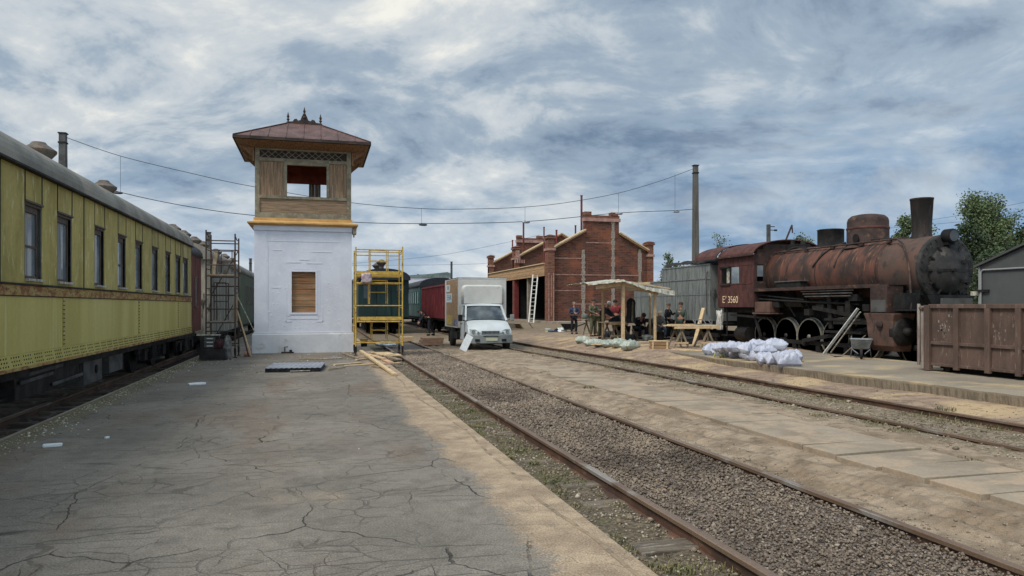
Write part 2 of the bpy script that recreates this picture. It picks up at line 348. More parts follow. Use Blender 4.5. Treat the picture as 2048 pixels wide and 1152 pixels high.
# ================================================================ the ground
def soilnet(name):
    m = bpy.data.materials.new(name); m.use_nodes = True; t = NT(m.node_tree); t.n.clear()
    v = t.new('ShaderNodeTexCoord').outputs['Object']; return m, t, v
def finish(t, col, rough, height, strength, dist):
    p = t.new('ShaderNodeBsdfPrincipled'); t.put(p.inputs['Base Color'], col); p.inputs['Roughness'].default_value = rough
    p.inputs['Specular IOR Level'].default_value = .2
    b = t.new('ShaderNodeBump'); b.inputs['Strength'].default_value = strength; b.inputs['Distance'].default_value = dist
    t.put(b.inputs['Height'], height); t.put(p.inputs['Normal'], b.outputs[0])
    t.l.new(p.outputs[0], t.new('ShaderNodeOutputMaterial').inputs[0])

# --- far ground
MB().grid(24, 24, lambda u, v: (-500 + 1000 * u, -200 + 1000 * v, -.36)).build('ground', mat('dry_soil', C(110, 98, 80), C(84, 80, 62), C(96, 104, 66), sc=.25, csc=.6, rough=.95, bsc=6)) ['kind'] = 'structure'
MB().bx(-8.5, -3.9, -6, 120, -.5, -.31).build('track_bed', mat('dark_ballast', C(46, 42, 38), C(30, 28, 26), C(76, 68, 56), sc=2, csc=14, clo=.58, chi=.64, rough=.95, bump=.8, bsc=24))['kind'] = 'structure'  # dark ballast strip below the left line of coaches

# --- asphalt platform with blown sand and cracks
m, t, v = soilnet('cracked_asphalt')
X, Y, Z = t.xyz(v)
w1 = t.noise(v, .55, 5); w2 = t.noise(v, 3.0, 6); w3 = t.noise(v, 34, 3, .7); w4 = t.noise(v, 70, 3, .75); wb = t.noise(t.scale(v, (1, .35, 1), (7, 2, 0)), .9, 4)
col = t.mix(t.ramp(w1, .36, .62), C(122, 115, 106), C(107, 101, 93))
col = t.mix(t.ramp(wb, .50, .66, 0, .75), col, C(112, 98, 86))
col = t.mix(t.ramp(w2, .52, .62, 0, .28), col, C(80, 76, 69))
def crackset(scale, st, width, seed, mlo, mhi, dist):
    vv = t.scale(v, st, seed)
    vv = t.vmath('ADD', vv, t.vmath('MULTIPLY', t.vmath('SUBTRACT', t.new('ShaderNodeTexNoise').outputs[1], (.5, .5, .5)), (0, 0, 0)))
    nz = t.new('ShaderNodeTexNoise'); t.put(nz.inputs['Vector'], v); nz.inputs['Scale'].default_value = 3.2; nz.inputs['Detail'].default_value = 5
    vv = t.vmath('ADD', vv, t.vmath('MULTIPLY', t.vmath('SUBTRACT', nz.outputs[1], (.5, .5, .5)), (dist, dist, 0)))
    vo = t.new('ShaderNodeTexVoronoi', feature='DISTANCE_TO_EDGE'); t.put(vo.inputs['Vector'], vv); vo.inputs['Scale'].default_value = scale
    line = t.ramp(vo.outputs[0], width * .35, width, 1.0, 0.0)
    return t.math('MULTIPLY', line, t.ramp(t.noise(t.scale(v, (1, 1, 1), seed), .8, 4), mlo, mhi))
k1 = crackset(.55, (1, .8, 1), .0040, (2.3, 5.1, 0), .44, .56, .22)
k2 = crackset(1.0, (.22, 1.5, 1), .0095, (8.3, 1.1, 0), .46, .60, .14)
k3 = crackset(1.5, (1, .9, 1), .0054, (4.3, 9.1, 0), .49, .60, .2)
k4 = crackset(3.6, (.8, 1, 1), .03, (6.7, 2.2, 0), .47, .60, .10); k5 = crackset(1.3, (.35, 1.2, 1), .014, (1.7, 6.2, 0), .45, .58, .16)
k1 = t.math('MAXIMUM', k1, t.math('MAXIMUM', t.math('MULTIPLY', k4, .42), t.math('MULTIPLY', k5, .5)))
crack = t.math('MAXIMUM', k1, t.math('MAXIMUM', t.math('MULTIPLY', k2, .5), t.math('MULTIPLY', k3, .75)))
grit = t.math('MULTIPLY', t.ramp(w4, .3, .7, .48, 1.52, False), t.ramp(t.noise(v, 9, 5, .65), .3, .7, .86, 1.14, False)); col = t.mix(1.0, col, t.comb(grit, grit, grit), 'MULTIPLY')
specks = t.ramp(w3, .60, .70, 0, .6); col = t.mix(specks, col, C(142, 136, 122))
col = t.mix(t.math('MULTIPLY', crack, .74), col, (.012, .012, .011))
# sand: thick along the track side, thin islands elsewhere, ochre dirt along the coach side
sx = t.math('ADD', X, t.math('ADD', t.math('MULTIPLY', t.math('SUBTRACT', w1, .5), .8), t.math('ADD', t.math('MULTIPLY', t.math('SUBTRACT', w3, .5), .55), t.math('MULTIPLY', t.math('SUBTRACT', w2, .5), .6))))
sand_edge = t.ramp(sx, 1.30, 1.48)
isl = t.ramp(t.noise(t.scale(v, (1, .5, 1), (1.3, 4.2, 0)), .75, 4, .5), .60, .74, 0, .65)
sand = t.math('MAXIMUM', sand_edge, t.math('MULTIPLY', isl, t.ramp(X, -1.2, .6)))
sandcol = t.mix(t.ramp(w2, .35, .65), C(166, 145, 119), C(140, 121, 99))
sandcol = t.mix(1.0, sandcol, t.comb(grit, grit, grit), 'MULTIPLY')
col = t.mix(t.math('MULTIPLY', sand, t.ramp(w3, .2, .6, .8, 1.0)), col, sandcol)
le = t.ramp(t.math('ADD', X, t.math('MULTIPLY', w2, .9)), -3.15, -2.75, .85, 0)
col = t.mix(le, col, t.mix(t.ramp(w3, .4, .6), C(96, 88, 62), C(122, 112, 82)))
hgt = t.math('SUBTRACT', t.math('ADD', t.math('MULTIPLY', w4, .25), t.math('MULTIPLY', w2, .35)), t.math('MULTIPLY', crack, 1.6))
finish(t, col, .88, hgt, .8, .012)
MB().grid(12, 80, lambda u, v_: (-3.73 + 5.75 * u, -4 + 76 * v_, 0)).build('asphalt_platform', m)['kind'] = 'structure'
MB().bx(-3.8, -3.731, -4, 72, -.36, -.006).build('platform_edge', MT['conc'])['kind'] = 'structure'

# --- the two tracks as lines on the ground
def lerpline(pts, yy):
    for (a, b), (c, d) in zip(pts, pts[1:]):
        if yy <= c: return b + (d - b) * (yy - a) / (c - a)
    return pts[-1][1]
TR1 = [(-20, 3.5), (26, 3.5), (60, 3.6), (140, 3.7)]
TR2 = [(-20, 8.70), (6, 8.72), (15, 8.76), (20, 8.66), (27, 8.20), (34, 8.1), (45, 8.35), (60, 8.6), (140, 9)]
def edgeX(yy): return lerpline([(-20, 11.0), (6, 11.0), (11, 10.95), (13.3, 10.76), (60, 10.75)], yy)   # apron edge

def sandz(x, y):
    n = noise.noise((x * .5, y * .5, 3)); n2 = noise.noise((x * 2.3, y * 2.3, 9)); n3 = noise.noise((x * 7, y * 7, 1))
    base = -.045 + .03 * n + .024 * n2 + .014 * n3
    c2 = lerpline(TR2, y)
    if x < 2.66: return -.125 + .03 * n2 + .012 * n3 + max(0, (2.15 - x)) * .45
    if x < 2.78: return -.13 + .015 * n2
    if x < 4.25: return -.075 + .012 * n2
    if x < 4.42: return -.10 + .02 * n2
    if x < 5.6:                                               # wheel ruts
        r = math.sin((x - 4.42) / 1.18 * PI)
        base += .022 * math.sin(x * 21 + n * 3) * r + .016 * math.sin(y * 30 + x * 7) * max(0, n2) * r - .015
        return base - max(0, .55 - (x - 4.42)) * .06
    if x < 6.95: return base - .012
    if abs(x - c2) < .72: return -.11 + .02 * n2 + .015 * n3
    if abs(x - c2) < .86: return -.12
    if x > c2:
        e = edgeX(y); f = min(1, max(0, (x - c2 - .86) / max(.3, e - c2 - .86)))
        bank = .20 * min(1, max(0, (y - 17.5) / 4))
        return -.05 + f * (.075 + bank) + .03 * n + .02 * n2 + .006 * n3
    return base
xs = list(np.arange(1.98, 11.8, .07)) + list(np.arange(11.9, 16, .5)) + list(np.linspace(16, 80, 22))
ys = list(np.arange(-4, 2.5, .5)) + list(np.arange(2.5, 12, .08)) + list(np.arange(12, 32, .22)) + list(np.arange(32, 60, 1.0)) + list(np.linspace(60, 260, 30))
m, t, v = soilnet('sand_and_soil')
X, Y, Z = t.xyz(v)
a1 = t.noise(v, .7, 5); a2 = t.noise(v, 3.2, 6); a3 = t.noise(v, 24, 4); a4 = t.noise(v, 110, 2)
xw = t.math('ADD', X, t.math('MULTIPLY', t.math('SUBTRACT', a2, .5), .35))
tan = t.mix(t.ramp(a2, .34, .66), C(160, 141, 118), C(128, 111, 92))
tan = t.mix(t.ramp(a1, .5, .68, 0, .6), tan, C(116, 96, 74))
dark = t.mix(t.ramp(a3, .4, .62), C(78, 70, 58), C(112, 100, 82))
dark = t.mix(t.ramp(a2, .5, .66, 0, .7), dark, C(86, 86, 52))
grav = t.mix(t.ramp(a3, .38, .62), C(90, 80, 74), C(122, 110, 102))
orange = t.mix(t.ramp(a2, .36, .62), C(154, 131, 109), C(130, 109, 93))
orange = t.mix(t.ramp(a1, .48, .62, 0, .8), orange, C(182, 156, 116))
dirt2 = t.mix(t.ramp(a3, .42, .6), C(106, 94, 78), C(146, 130, 108)); dirt2 = t.mix(t.ramp(a2, .52, .64, 0, .75), dirt2, C(88, 84, 60))
col = t.mix(t.ramp(xw, 2.02, 2.2), tan, dark)
col = t.mix(t.ramp(xw, 2.66, 2.74), col, grav)
col = t.mix(t.ramp(xw, 4.3, 4.55), col, tan)
col = t.mix(t.ramp(t.math('ADD', xw, t.math('MULTIPLY', t.ramp(Y, 17, 30, 0, .5), 1.0)), 7.3, 7.95), col, dirt2)
col = t.mix(t.ramp(t.math('ADD', xw, t.math('MULTIPLY', t.ramp(Y, 17, 30, 0, .5), 1.0)), 9.42, 9.6), col, orange)
col = t.mix(t.ramp(t.math('ADD', Y, t.math('MULTIPLY', a1, 8)), 34, 46, 0, .8), col, C(112, 98, 78))
gk = t.ramp(a4, .3, .7, .8, 1.2, False); col = t.mix(1.0, col, t.comb(gk, gk, gk), 'MULTIPLY')
rut = t.math('MULTIPLY', t.ramp(X, 4.6, 4.8), t.ramp(X, 5.35, 5.55, 1, 0)); wv = t.new('ShaderNodeTexWave', wave_type='BANDS', bands_direction='Y'); t.put(wv.inputs['Vector'], v); wv.inputs['Scale'].default_value = 2.6; wv.inputs['Distortion'].default_value = 4; wv.inputs['Detail'].default_value = 3
col = t.mix(t.math('MULTIPLY', t.ramp(t.noise(v, 5.5, 6, .7), .54, .62), .5), col, C(88, 76, 62))
finish(t, col, .95, t.math('ADD', t.math('ADD', t.math('MULTIPLY', a3, .9), t.math('MULTIPLY', a4, .4)), t.math('MULTIPLY', t.math('MULTIPLY', rut, wv.outputs[1]), .6)), .8, .025)
nx, ny = len(xs), len(ys)
MB().add([(x_, y_, sandz(x_, y_)) for y_ in ys for x_ in xs],
         [(j * nx + i, j * nx + i + 1, (j + 1) * nx + i + 1, (j + 1) * nx + i) for j in range(ny - 1) for i in range(nx - 1)], True).build('sand', m, recalc=False)['kind'] = 'structure'

# --- slab path between the tracks
b = MB(); yy = -2.0; rs = random.Random(3)
while yy < 23:
    L = .57 + rs.uniform(-.03, .05) if rs.random() < .75 else 1.15
    tilt = Matrix.Rotation(rs.uniform(-.012, .012), 3, 'X') @ Matrix.Rotation(rs.uniform(-.01, .012), 3, 'Y') @ Matrix.Rotation(rs.uniform(-.02, .02), 3, 'Z')
    wd = 1.2
    cx = 6.24 + .05 * math.sin(yy * .7) + rs.uniform(-.02, .02) - .012 * max(0, yy - 12)
    b.box((cx, yy + L / 2, -.046 + rs.uniform(-.008, .010) - .004 * max(0, yy - 8)), (wd, L - .045, .08), tilt); yy += L
b.build('path', mat('sandy_slab_concrete', C(148, 134, 116), C(130, 116, 98), C(158, 138, 114), sc=1.5, csc=2.4, clo=.46, chi=.6, rough=.95, bump=.3, bsc=30, fine=.14), bevel=.006)['kind'] = 'structure'

# --- thin worn kerb line beside the asphalt
b = MB(); rs = random.Random(5); P = []
for i in range(150):
    yy = 1.5 + i * .17
    P.append((1.90 + .05 * math.sin(yy * .8) + .02 * math.sin(yy * 2.9) + rs.uniform(-.008, .008) - .012 * (yy - 6), yy))
for (xa, ya), (xb, yb) in zip(P, P[1:]):
    if rs.random() < .12: continue
    b.bar((xa, ya, -.021), (xb, yb, -.021 + rs.uniform(-.003, .003)), .035, .05)
b.build('kerb', mat('worn_kerb', C(150, 130, 104), C(126, 110, 90), C(104, 94, 78), sc=5, rough=.95))['kind'] = 'structure'

# --- raised concrete apron in front of the locomotive
b = MB(); rs = random.Random(8); yy = -4.0; prof = []
while yy < 58:
    prof.append((edgeX(yy) + rs.uniform(-.015, .015), yy)); yy += .22 if yy < 24 else 1.0
n = len(prof)
top = [(x_, y_, .20 + rs.uniform(-.006, .006)) for x_, y_ in prof]
b.add(top + [(x_ + .10, y_, .205) for x_, y_ in prof] + [(15.0, y_, .205) for _, y_ in prof] + [(x_ + .05 + rs.uniform(-.02, .03), y_, -.3) for x_, y_ in prof] + [(15.0, y_, -.3) for _, y_ in prof],
      [(i, i + 1, n + i + 1, n + i) for i in range(n - 1)] + [(n + i, n + i + 1, 2 * n + i + 1, 2 * n + i) for i in range(n - 1)] + [(3 * n + i, 3 * n + i + 1, i + 1, i) for i in range(n - 1)] + [(2 * n + i, 2 * n + i + 1, 4 * n + i + 1, 4 * n + i) for i in range(n - 1)])
m, t, v = soilnet('apron_concrete')
X, Y, Z = t.xyz(v); a1 = t.noise(v, .6, 5); a2 = t.noise(v, 4, 6); a3 = t.noise(v, 40, 3); vs_ = t.noise(t.scale(v, (6, 6, .5)), 3, 6)
col = t.mix(t.ramp(a1, .35, .65), C(142, 130, 112), C(122, 112, 98))
col = t.mix(t.ramp(t.noise(t.scale(v, (.6, 1, 1), (3, 9, 0)), .8, 4), .5, .64, 0, .8), col, C(180, 156, 116))      # sawdust
col = t.mix(t.ramp(Z, .15, .19, 1, 0), col, t.mix(t.ramp(vs_, .40, .62), C(136, 122, 102), C(108, 98, 84)))             # ribbed, stained edge
gk = t.ramp(a3, .3, .7, .85, 1.15, False); col = t.mix(1.0, col, t.comb(gk, gk, gk), 'MULTIPLY')
finish(t, col, .92, t.math('ADD', t.math('MULTIPLY', a2, .5), t.math('ADD', t.math('MULTIPLY', a3, .3), t.math('MULTIPLY', vs_, .8))), .5, .02)
b.build('concrete_apron', m)['kind'] = 'structure'

# --- railway tracks: rails and the sleeper ends that show
rail_m = mat('rusty_rail', C(94, 66, 52), C(66, 50, 42), C(116, 88, 66), sc=4, st=(1, .5, 1), csc=7, rough=.7, bump=.3)
head_m = mat('worn_rail_head', C(136, 112, 92), C(108, 84, 66), C(148, 140, 132), sc=2, st=(1, .3, 1), csc=3, rough=.45, metal=.4, bump=.1)
tie_m = mat('old_sleeper', C(112, 100, 86), C(80, 72, 62), C(132, 124, 110), sc=4, st=(.6, 4, 1), csc=8, rough=.95, bump=.5)
RP = [(-.066, -.152), (.066, -.152), (.066, -.140), (.010, -.122), (.010, -.045), (.036, -.034), (.036, -.004), (.028, 0), (-.028, 0), (-.036, -.004), (-.036, -.034), (-.010, -.045), (-.010, -.122), (-.066, -.140)]
def railmesh(path, off, y0, y1, z0=0.0):
    b = MB(); st = 1.0; rings = []; yy = y0
    while True:
        xx = lerpline(path, yy) + off
        rings.append([(xx + u, yy, z0 + h) for u, h in RP]); 
        if yy >= y1: break
        yy = min(y1, yy + (st if yy < 40 else 5))
    b.use(rail_m); n = len(RP)
    for r0, r1 in zip(rings, rings[1:]):
        for k in range(n):
            b.use(head_m if k in (5, 6, 7, 8, 9) else rail_m).add([r0[k], r0[(k + 1) % n], r1[(k + 1) % n], r1[k]], [(0, 1, 2, 3)])
    b.use(rail_m).add(rings[0], [tuple(range(n))]); b.add(rings[-1], [tuple(range(n))])
    return b
def track(label, path, y0, y1, sleepers, z0=0.0):
    root = thing('railway_track', label, 'railway track', (0, 0, 0), 0, 'railway tracks of the yard')
    for s in (-1, 1): railmesh(path, s * .795, y0, y1, z0).build('rail', None, root)
    for yy in sleepers:
        rr = random.Random(int(yy * 100)); cx = lerpline(path, yy)
        MB().box((cx, yy, z0 - .172 - max(0, rr.uniform(-.03, .07))), (2.5 + rr.uniform(-.2, .1), .23, .13), rr.uniform(-.03, .03)).build('sleeper', tie_m, root, bevel=.012)
    return root
track('rusty track with dark gravel between its rails, next to the cracked asphalt', TR1, -3, 130, [3.0 + .62 * i for i in range(34)])
track('rusty track sunk in weedy dirt, running below the edge of the concrete apron', TR2, -3, 130, [])
track('dark track under the yellow coach, mostly hidden in its shade', [(-20, -5.5), (130, -5.5)], -3, 120, [2 + .62 * i for i in range(36)], -.10)
track('track the rusty steam locomotive stands on, sunk behind the apron', [(-20, 16.7), (130, 16.7)], 0, 60, [])

# --- loose gravel, pebbles, weeds (nobody could count them)
def stones(name, pts, m, seed):
    r_ = np.random.RandomState(seed); P = np.array(pts); N = len(P)
    base = np.array([(1, 0, 0), (-1, 0, 0), (0, 1, 0), (0, -1, 0), (0, 0, 1), (0, 0, -1), (.6, .6, .6), (-.6, -.6, .5)], float)
    tri = np.array([(0, 2, 6), (2, 4, 6), (4, 0, 6), (1, 3, 7), (3, 4, 7), (4, 1, 7), (2, 1, 4), (0, 4, 3), (0, 3, 5), (3, 1, 5), (1, 2, 5), (2, 0, 5)])
    sc = P[:, 3:4, None] * r_.uniform(.6, 1.25, (N, 1, 3)) * np.array([1, 1, .75])
    vv = base[None] * r_.uniform(.75, 1.2, (N, 8, 1)) * sc
    a = r_.uniform(0, 2 * PI, N); c_, s_ = np.cos(a)[:, None], np.sin(a)[:, None]
    tl = r_.uniform(-.7, .7, N); ct, st_ = np.cos(tl)[:, None], np.sin(tl)[:, None]
    y2 = vv[..., 1] * ct - vv[..., 2] * st_; z2 = vv[..., 1] * st_ + vv[..., 2] * ct
    out = np.stack([vv[..., 0] * c_ - y2 * s_, vv[..., 0] * s_ + y2 * c_, z2], -1) + P[:, None, :3]
    f = (tri[None] + (np.arange(N) * 8)[:, None, None]).reshape(-1, 3)
    me = bpy.data.meshes.new(name); me.vertices.add(N * 8); me.vertices.foreach_set('co', out.reshape(-1))
    nf = len(f); me.loops.add(nf * 3); me.loops.foreach_set('vertex_index', f.reshape(-1)); me.polygons.add(nf)
    me.polygons.foreach_set('loop_start', np.arange(nf) * 3); me.polygons.foreach_set('loop_total', np.full(nf, 3)); me.update(); me.validate()
    me.materials.append(m); o = bpy.data.objects.new(name, me); COL.objects.link(o); return o
def stonemat(name, cols):
    m = bpy.data.materials.new(name); m.use_nodes = True; t = NT(m.node_tree); t.n.clear()
    ri = t.new('ShaderNodeNewGeometry').outputs['Random Per Island']
    cr = t.new('ShaderNodeValToRGB'); t.put(cr.inputs[0], ri); e = cr.color_ramp.elements
    e[0].position, e[0].color = 0, (*cols[0], 1); e[1].position, e[1].color = 1, (*cols[-1], 1)
    for i, c_ in enumerate(cols[1:-1]): q = e.new((i + 1) / (len(cols) - 1)); q.color = (*c_, 1)
    p = t.new('ShaderNodeBsdfPrincipled'); pos = t.new('ShaderNodeTexCoord').outputs['Object']; dust = t.ramp(t.noise(t.scale(pos, (1.4, .6, 1)), 1.3, 5), .46, .66, 0, .5); dark_ = t.ramp(t.noise(t.scale(pos, (1, .5, 1), (4, 7, 0)), .9, 4), .52, .66, 0, .55)
    t.put(p.inputs['Base Color'], t.mix(dark_, t.mix(dust, cr.outputs[0], C(150, 132, 112)), C(58, 50, 46))); p.inputs['Roughness'].default_value = .9; p.inputs['Specular IOR Level'].default_value = .2
    t.l.new(p.outputs[0], t.new('ShaderNodeOutputMaterial').inputs[0]); return m
gm = stonemat('gravel', [C(86, 74, 64), C(124, 110, 96), C(100, 87, 75), C(142, 128, 112), C(110, 96, 83), C(130, 116, 101), C(92, 80, 69), C(160, 147, 132)])
r_ = random.Random(21); pts = []
for i in range(52000):
    u = r_.random()
    yy = 2.2 + 26 * u ** 1.5; rad = (.0082 + .0010 * yy) * r_.uniform(.6, 1.35)
    if r_.random() < .06: rad *= 1.7
    if r_.random() < .012:
        xx = r_.choice((2.62, 4.42)) + r_.gauss(0, .07); pts.append((xx, yy, sandz(xx, yy) + .005, rad)); continue
    pts.append((r_.uniform(2.76, 4.26), yy, -.066 + r_.uniform(-.012, .02), rad))
stones('gravel', pts, gm, 1)['kind'] = 'stuff'
pts = []
for i in range(14000):
    z_ = r_.random(); yy = 2.2 + 26 * r_.random() ** 1.4; c2 = lerpline(TR2, yy)
    if z_ < .34: xx = r_.uniform(2.02, 2.66); rad = r_.uniform(.006, .018)
    elif z_ < .62: xx = c2 + r_.uniform(-.72, .72); rad = r_.uniform(.008, .024)
    elif z_ < .72: xx = c2 - .85 - abs(r_.gauss(0, .35)); rad = r_.uniform(.006, .02)
    elif z_ < .82: xx = 4.4 + abs(r_.gauss(0, .25)); rad = r_.uniform(.006, .016)
    elif z_ < .9: xx = c2 + .85 + abs(r_.gauss(0, .5)); rad = r_.uniform(.006, .016)
    else: xx = r_.uniform(4.4, 8); rad = r_.uniform(.004, .011)
    if r_.random() < .02: rad *= 2.4
    pts.append((xx, yy, sandz(xx, yy) + rad * .3, rad))
stones('pebbles', pts, stonemat('pebbles', [C(92, 82, 68), C(150, 138, 118), C(112, 98, 78), C(178, 168, 150), C(120, 104, 82)]), 2)['kind'] = 'stuff'
# pale chips and crumbs along the coach side of the asphalt and near the tower
pts = []
for i in range(1300):
    yy = 6 + 19 * r_.random(); xx = -3.66 + abs(r_.gauss(0, .22)); pts.append((xx, yy, .004, r_.uniform(.006, .022)))
for i in range(160): pts.append((r_.uniform(-3.2, 1.6), r_.uniform(19, 26.5), .004, r_.uniform(.01, .03)))
for i in range(26): pts.append((r_.uniform(-2.5, 1), r_.uniform(6, 20), .004, r_.uniform(.008, .018)))
stones('litter', pts, stonemat('chips', [C(196, 186, 150), C(140, 126, 92), C(214, 210, 198), C(112, 104, 76), C(170, 156, 112)]), 3)['kind'] = 'stuff'

def tuft(b, c, n, h, spread, r_):
    for k in range(n):
        a = r_.uniform(0, 2 * PI); q = r_.random() ** .5 * spread
        p = Vector((c[0] + q * math.cos(a), c[1] + q * math.sin(a), c[2])); L = h * r_.uniform(.4, 1.1)
        a2 = r_.uniform(0, 2 * PI); lean = r_.uniform(.15, .9) * L
        d = Vector((math.cos(a2), math.sin(a2), 0)); sdv = Vector((-d.y, d.x, 0)) * r_.uniform(.003, .007)
        mid = p + d * lean * .35 + Vector((0, 0, L * .65)); tip = p + d * lean + Vector((0, 0, L * .9))
        b.add([p - sdv, p + sdv, mid + sdv * .8, mid - sdv * .8, tip], [(0, 1, 2, 3), (3, 2, 4)])
b = MB()
for i in range(62):
    yy = 4.2 + 11 * r_.random(); xx = r_.uniform(2.02, 2.6); tuft(b, (xx, yy, sandz(xx, yy) - .01), r_.randint(60, 160), r_.uniform(.025, .06), r_.uniform(.06, .22), r_)
for i in range(44):
    yy = 6 + 20 * r_.random(); c2 = lerpline(TR2, yy); xx = c2 + r_.choice((-.98, -.9, -.62, .5, .6, -.5)) + r_.uniform(-.12, .12)
    tuft(b, (xx, yy, sandz(xx, yy) - .01), r_.randint(40, 110), r_.uniform(.03, .10), r_.uniform(.08, .30), r_)
for px, py in ((1705, 772), (1892, 822), (1900, 868), (1460, 780), (1930, 920), (1795, 1050), (1640, 832), (1995, 850), (1180, 775), (1090, 745), (1560, 770)):
    p = onZ(px, py, -.05); tuft(b, (p.x, p.y, sandz(p.x, p.y)), 70, r_.uniform(.035, .09), .17, r_)
b.build('weeds', mat('dusty_weed_leaves', C(88, 94, 52), C(124, 112, 74), C(64, 74, 40), sc=6, rough=.7, bump=0), recalc=False)['kind'] = 'stuff'
# ================================================================ yellow coach
def yspan(pa, pb, X): return onX(pa, 612, X).y, onX(pb, 612, X).y
Yo = 14.5
root = thing('railway_coach', 'long faded yellow railway coach with tall windows and a riveted sill, nearest on the left', 'railway coach', (-5.5, Yo, 0), 0, 'coaches on the left track')
XS = 1.5
wins = [yspan(a, b_, -4.0) for a, b_ in ((50, 84), (115, 144), (189, 209), (236, 252), (271, 285), (304, 316), (331, 341), (351, 361), (366, 376))]
wins = [(6.35, 7.05), (8.55, 9.2)] + wins
wins = [(a - Yo, b_ - Yo) for a, b_ in wins]
Y0, Y1 = 2.5 - Yo, 25.95 - Yo
ZB, ZT, ZWB, ZWT = 1.97, 3.62, 2.02, 3.14
b = MB(); gapm = MT['iron']
edges = [Y0]
for a, c_ in wins: edges += [a, c_]
edges.append(Y1); g_ = .014
for i in range(0, len(edges), 2):                      # piers, long ones split by a seam
    a, c_ = edges[i], edges[i + 1]
    ns = 1 if c_ - a < 1.15 else 2 if c_ - a < 2.4 else 3
    for k in range(ns):
        p, q = a + (c_ - a) * k / ns + g_, a + (c_ - a) * (k + 1) / ns - g_
        b.use(MT['yellow']).bx(1.45, XS + (.004 if k % 2 else 0), p, q, ZB, ZT)
for a, c_ in wins:
    b.use(MT['yellow']).bx(1.45, XS, a + g_, c_ - g_, ZWT, ZT); b.bx(1.45, XS, a, c_, ZB, ZWB)
b.use(gapm)
for a, c_ in wins:
    for q in (a, c_): b.bx(1.40, 1.485, q - .03, q + .03, ZB, ZT - .01)
for a, c_ in zip(edges[::2], edges[1::2]):
    ns = 1 if c_ - a < 1.15 else 2 if c_ - a < 2.4 else 3
    for k in range(ns + 1):
        q = a + (c_ - a) * k / ns; b.bx(XS - .01, XS + .007, q - .022, q + .022, ZB, ZWB if 0 < k < 0 else ZT - .02) if 0 < k < ns else b.bx(XS - .01, XS + .006, q - .018, q + .018, ZWT, ZT - .02)
b.bx(-1.5, -1.45, Y0, Y1, .8, ZT); b.bx(-1.45, 1.45, Y0, Y0 + .05, .8, ZT)
b.use(MT['yellow']).bx(-1.48, 1.44, Y1 - .05, Y1, .8, ZT + .02)
b.use(MT['black']).bx(-1.44, 1.44, Y0 + .06, Y1 - .06, 1.1, 1.2)
b.build('side_wall', None, root, bevel=.006)
# lower panels, each with a riveted edge
cuts = [Y0, 8.3 - Yo, 13.4 - Yo, 18.6 - Yo, 23.6 - Yo, Y1]
for a, c_ in zip(cuts, cuts[1:]):
    b = MB().use(MT['yellow_low']).bx(1.45, XS + .012, a + .006, c_ - .006, .985, 1.785)
    b.use(MT['yellow']).bx(XS + .01, XS + .018, c_ - .11, c_ - .008, .99, 1.78)
    b.use(MT['iron'])
    for k in range(11):
        for yq in (c_ - .03, c_ - .085): b.lathe([(.011, 0), (.009, .007), (0, .010)], (XS + .018, yq, 1.03 + k * .07), 'x', 6)
    b.build('lower_panel', None, root)
b = MB().use(MT['yellow_rust']).bx(1.45, XS + .022, Y0, Y1, 1.80, 1.94)
b.use(MT['iron']).bx(1.45, XS + .045, Y0, Y1, 1.945, 1.965); b.bx(1.45, XS + .03, Y0, Y1, 1.786, 1.798)
b.use(MT['frame_brown'])
k = Y0 + .1
while k < Y1: b.lathe([(.010, 0), (0, .008)], (XS + .022, k, 1.87 + .03 * math.sin(k * 40)), 'x', 5); k += .13
b.build('belt_rail', None, root)
b = MB().use(MT['yellow_low']).bx(1.45, XS + .02, Y0, Y1, .80, .982)
b.use(MT['yellow_rust']).bx(1.40, XS + .035, Y0, Y1, .755, .80)
b.use(MT['iron']); k = Y0 + .04; i = 0
while k < Y1:
    for r0 in (.835, .89, .945):
        if (i + int(r0 * 100)) % 5: b.lathe([(.014, 0), (.012, .006), (0, .009)], (XS + .02, k + (.03 if r0 == .89 else 0), r0), 'x', 6)
    k += .085; i += 1
b.build('riveted_sill', None, root)
# windows
for i, (a, c_) in enumerate(wins):
    w_ = c_ - a
    b = MB().use(MT['frame_brown']); fx = 1.36
    b.use(MT['iron_grey']); b.bx(1.36, 1.49, a, a + .03, ZWB, ZWT); b.bx(1.36, 1.49, c_ - .03, c_, ZWB, ZWT); b.use(MT['frame_brown'])
    b.bx(1.36, 1.49, a + .03, c_ - .03, ZWT - .04, ZWT)
    b.bx(1.40, 1.45, a + .03, a + .085, ZWB + .03, ZWT - .04); b.bx(1.40, 1.45, c_ - .085, c_ - .03, ZWB + .03, ZWT - .04)
    b.bx(1.40, 1.46, a + .085, c_ - .085, ZWT - .13, ZWT - .04); b.bx(1.40, 1.45, a + .085, c_ - .085, ZWB + .03, ZWB + .07)
    if i in (2, 5, 8): b.bx(1.405, 1.445, a + .085, c_ - .085, 2.5, 2.535)
    b.bx(1.45, 1.52, a - .02, c_ + .02, ZWT, ZWT + .03)
    f = b.build('window', None, root)
    MB().bx(1.42, 1.43, a + .08, c_ - .08, ZWB + .05, ZWT - .1).build('pane', MT['glass'], f)
    if i in (2, 3, 4, 7, 9): MB().use(MT['curtain']).loft([[(1.435 + .004 * math.sin(q * 1.9), a + .09 + (w_ * (.42 if i % 2 else .3)) * q / 12, z_) for q in range(13)] for z_ in (ZWB + .07, ZWT - .14)], False, True, False).build('curtain', None, f)
    MB().use(MT['sill_white']).bx(1.30, 1.54, a + .005, c_ - .005, ZWB - .012, ZWB + .025).build('window_sill', None, f)
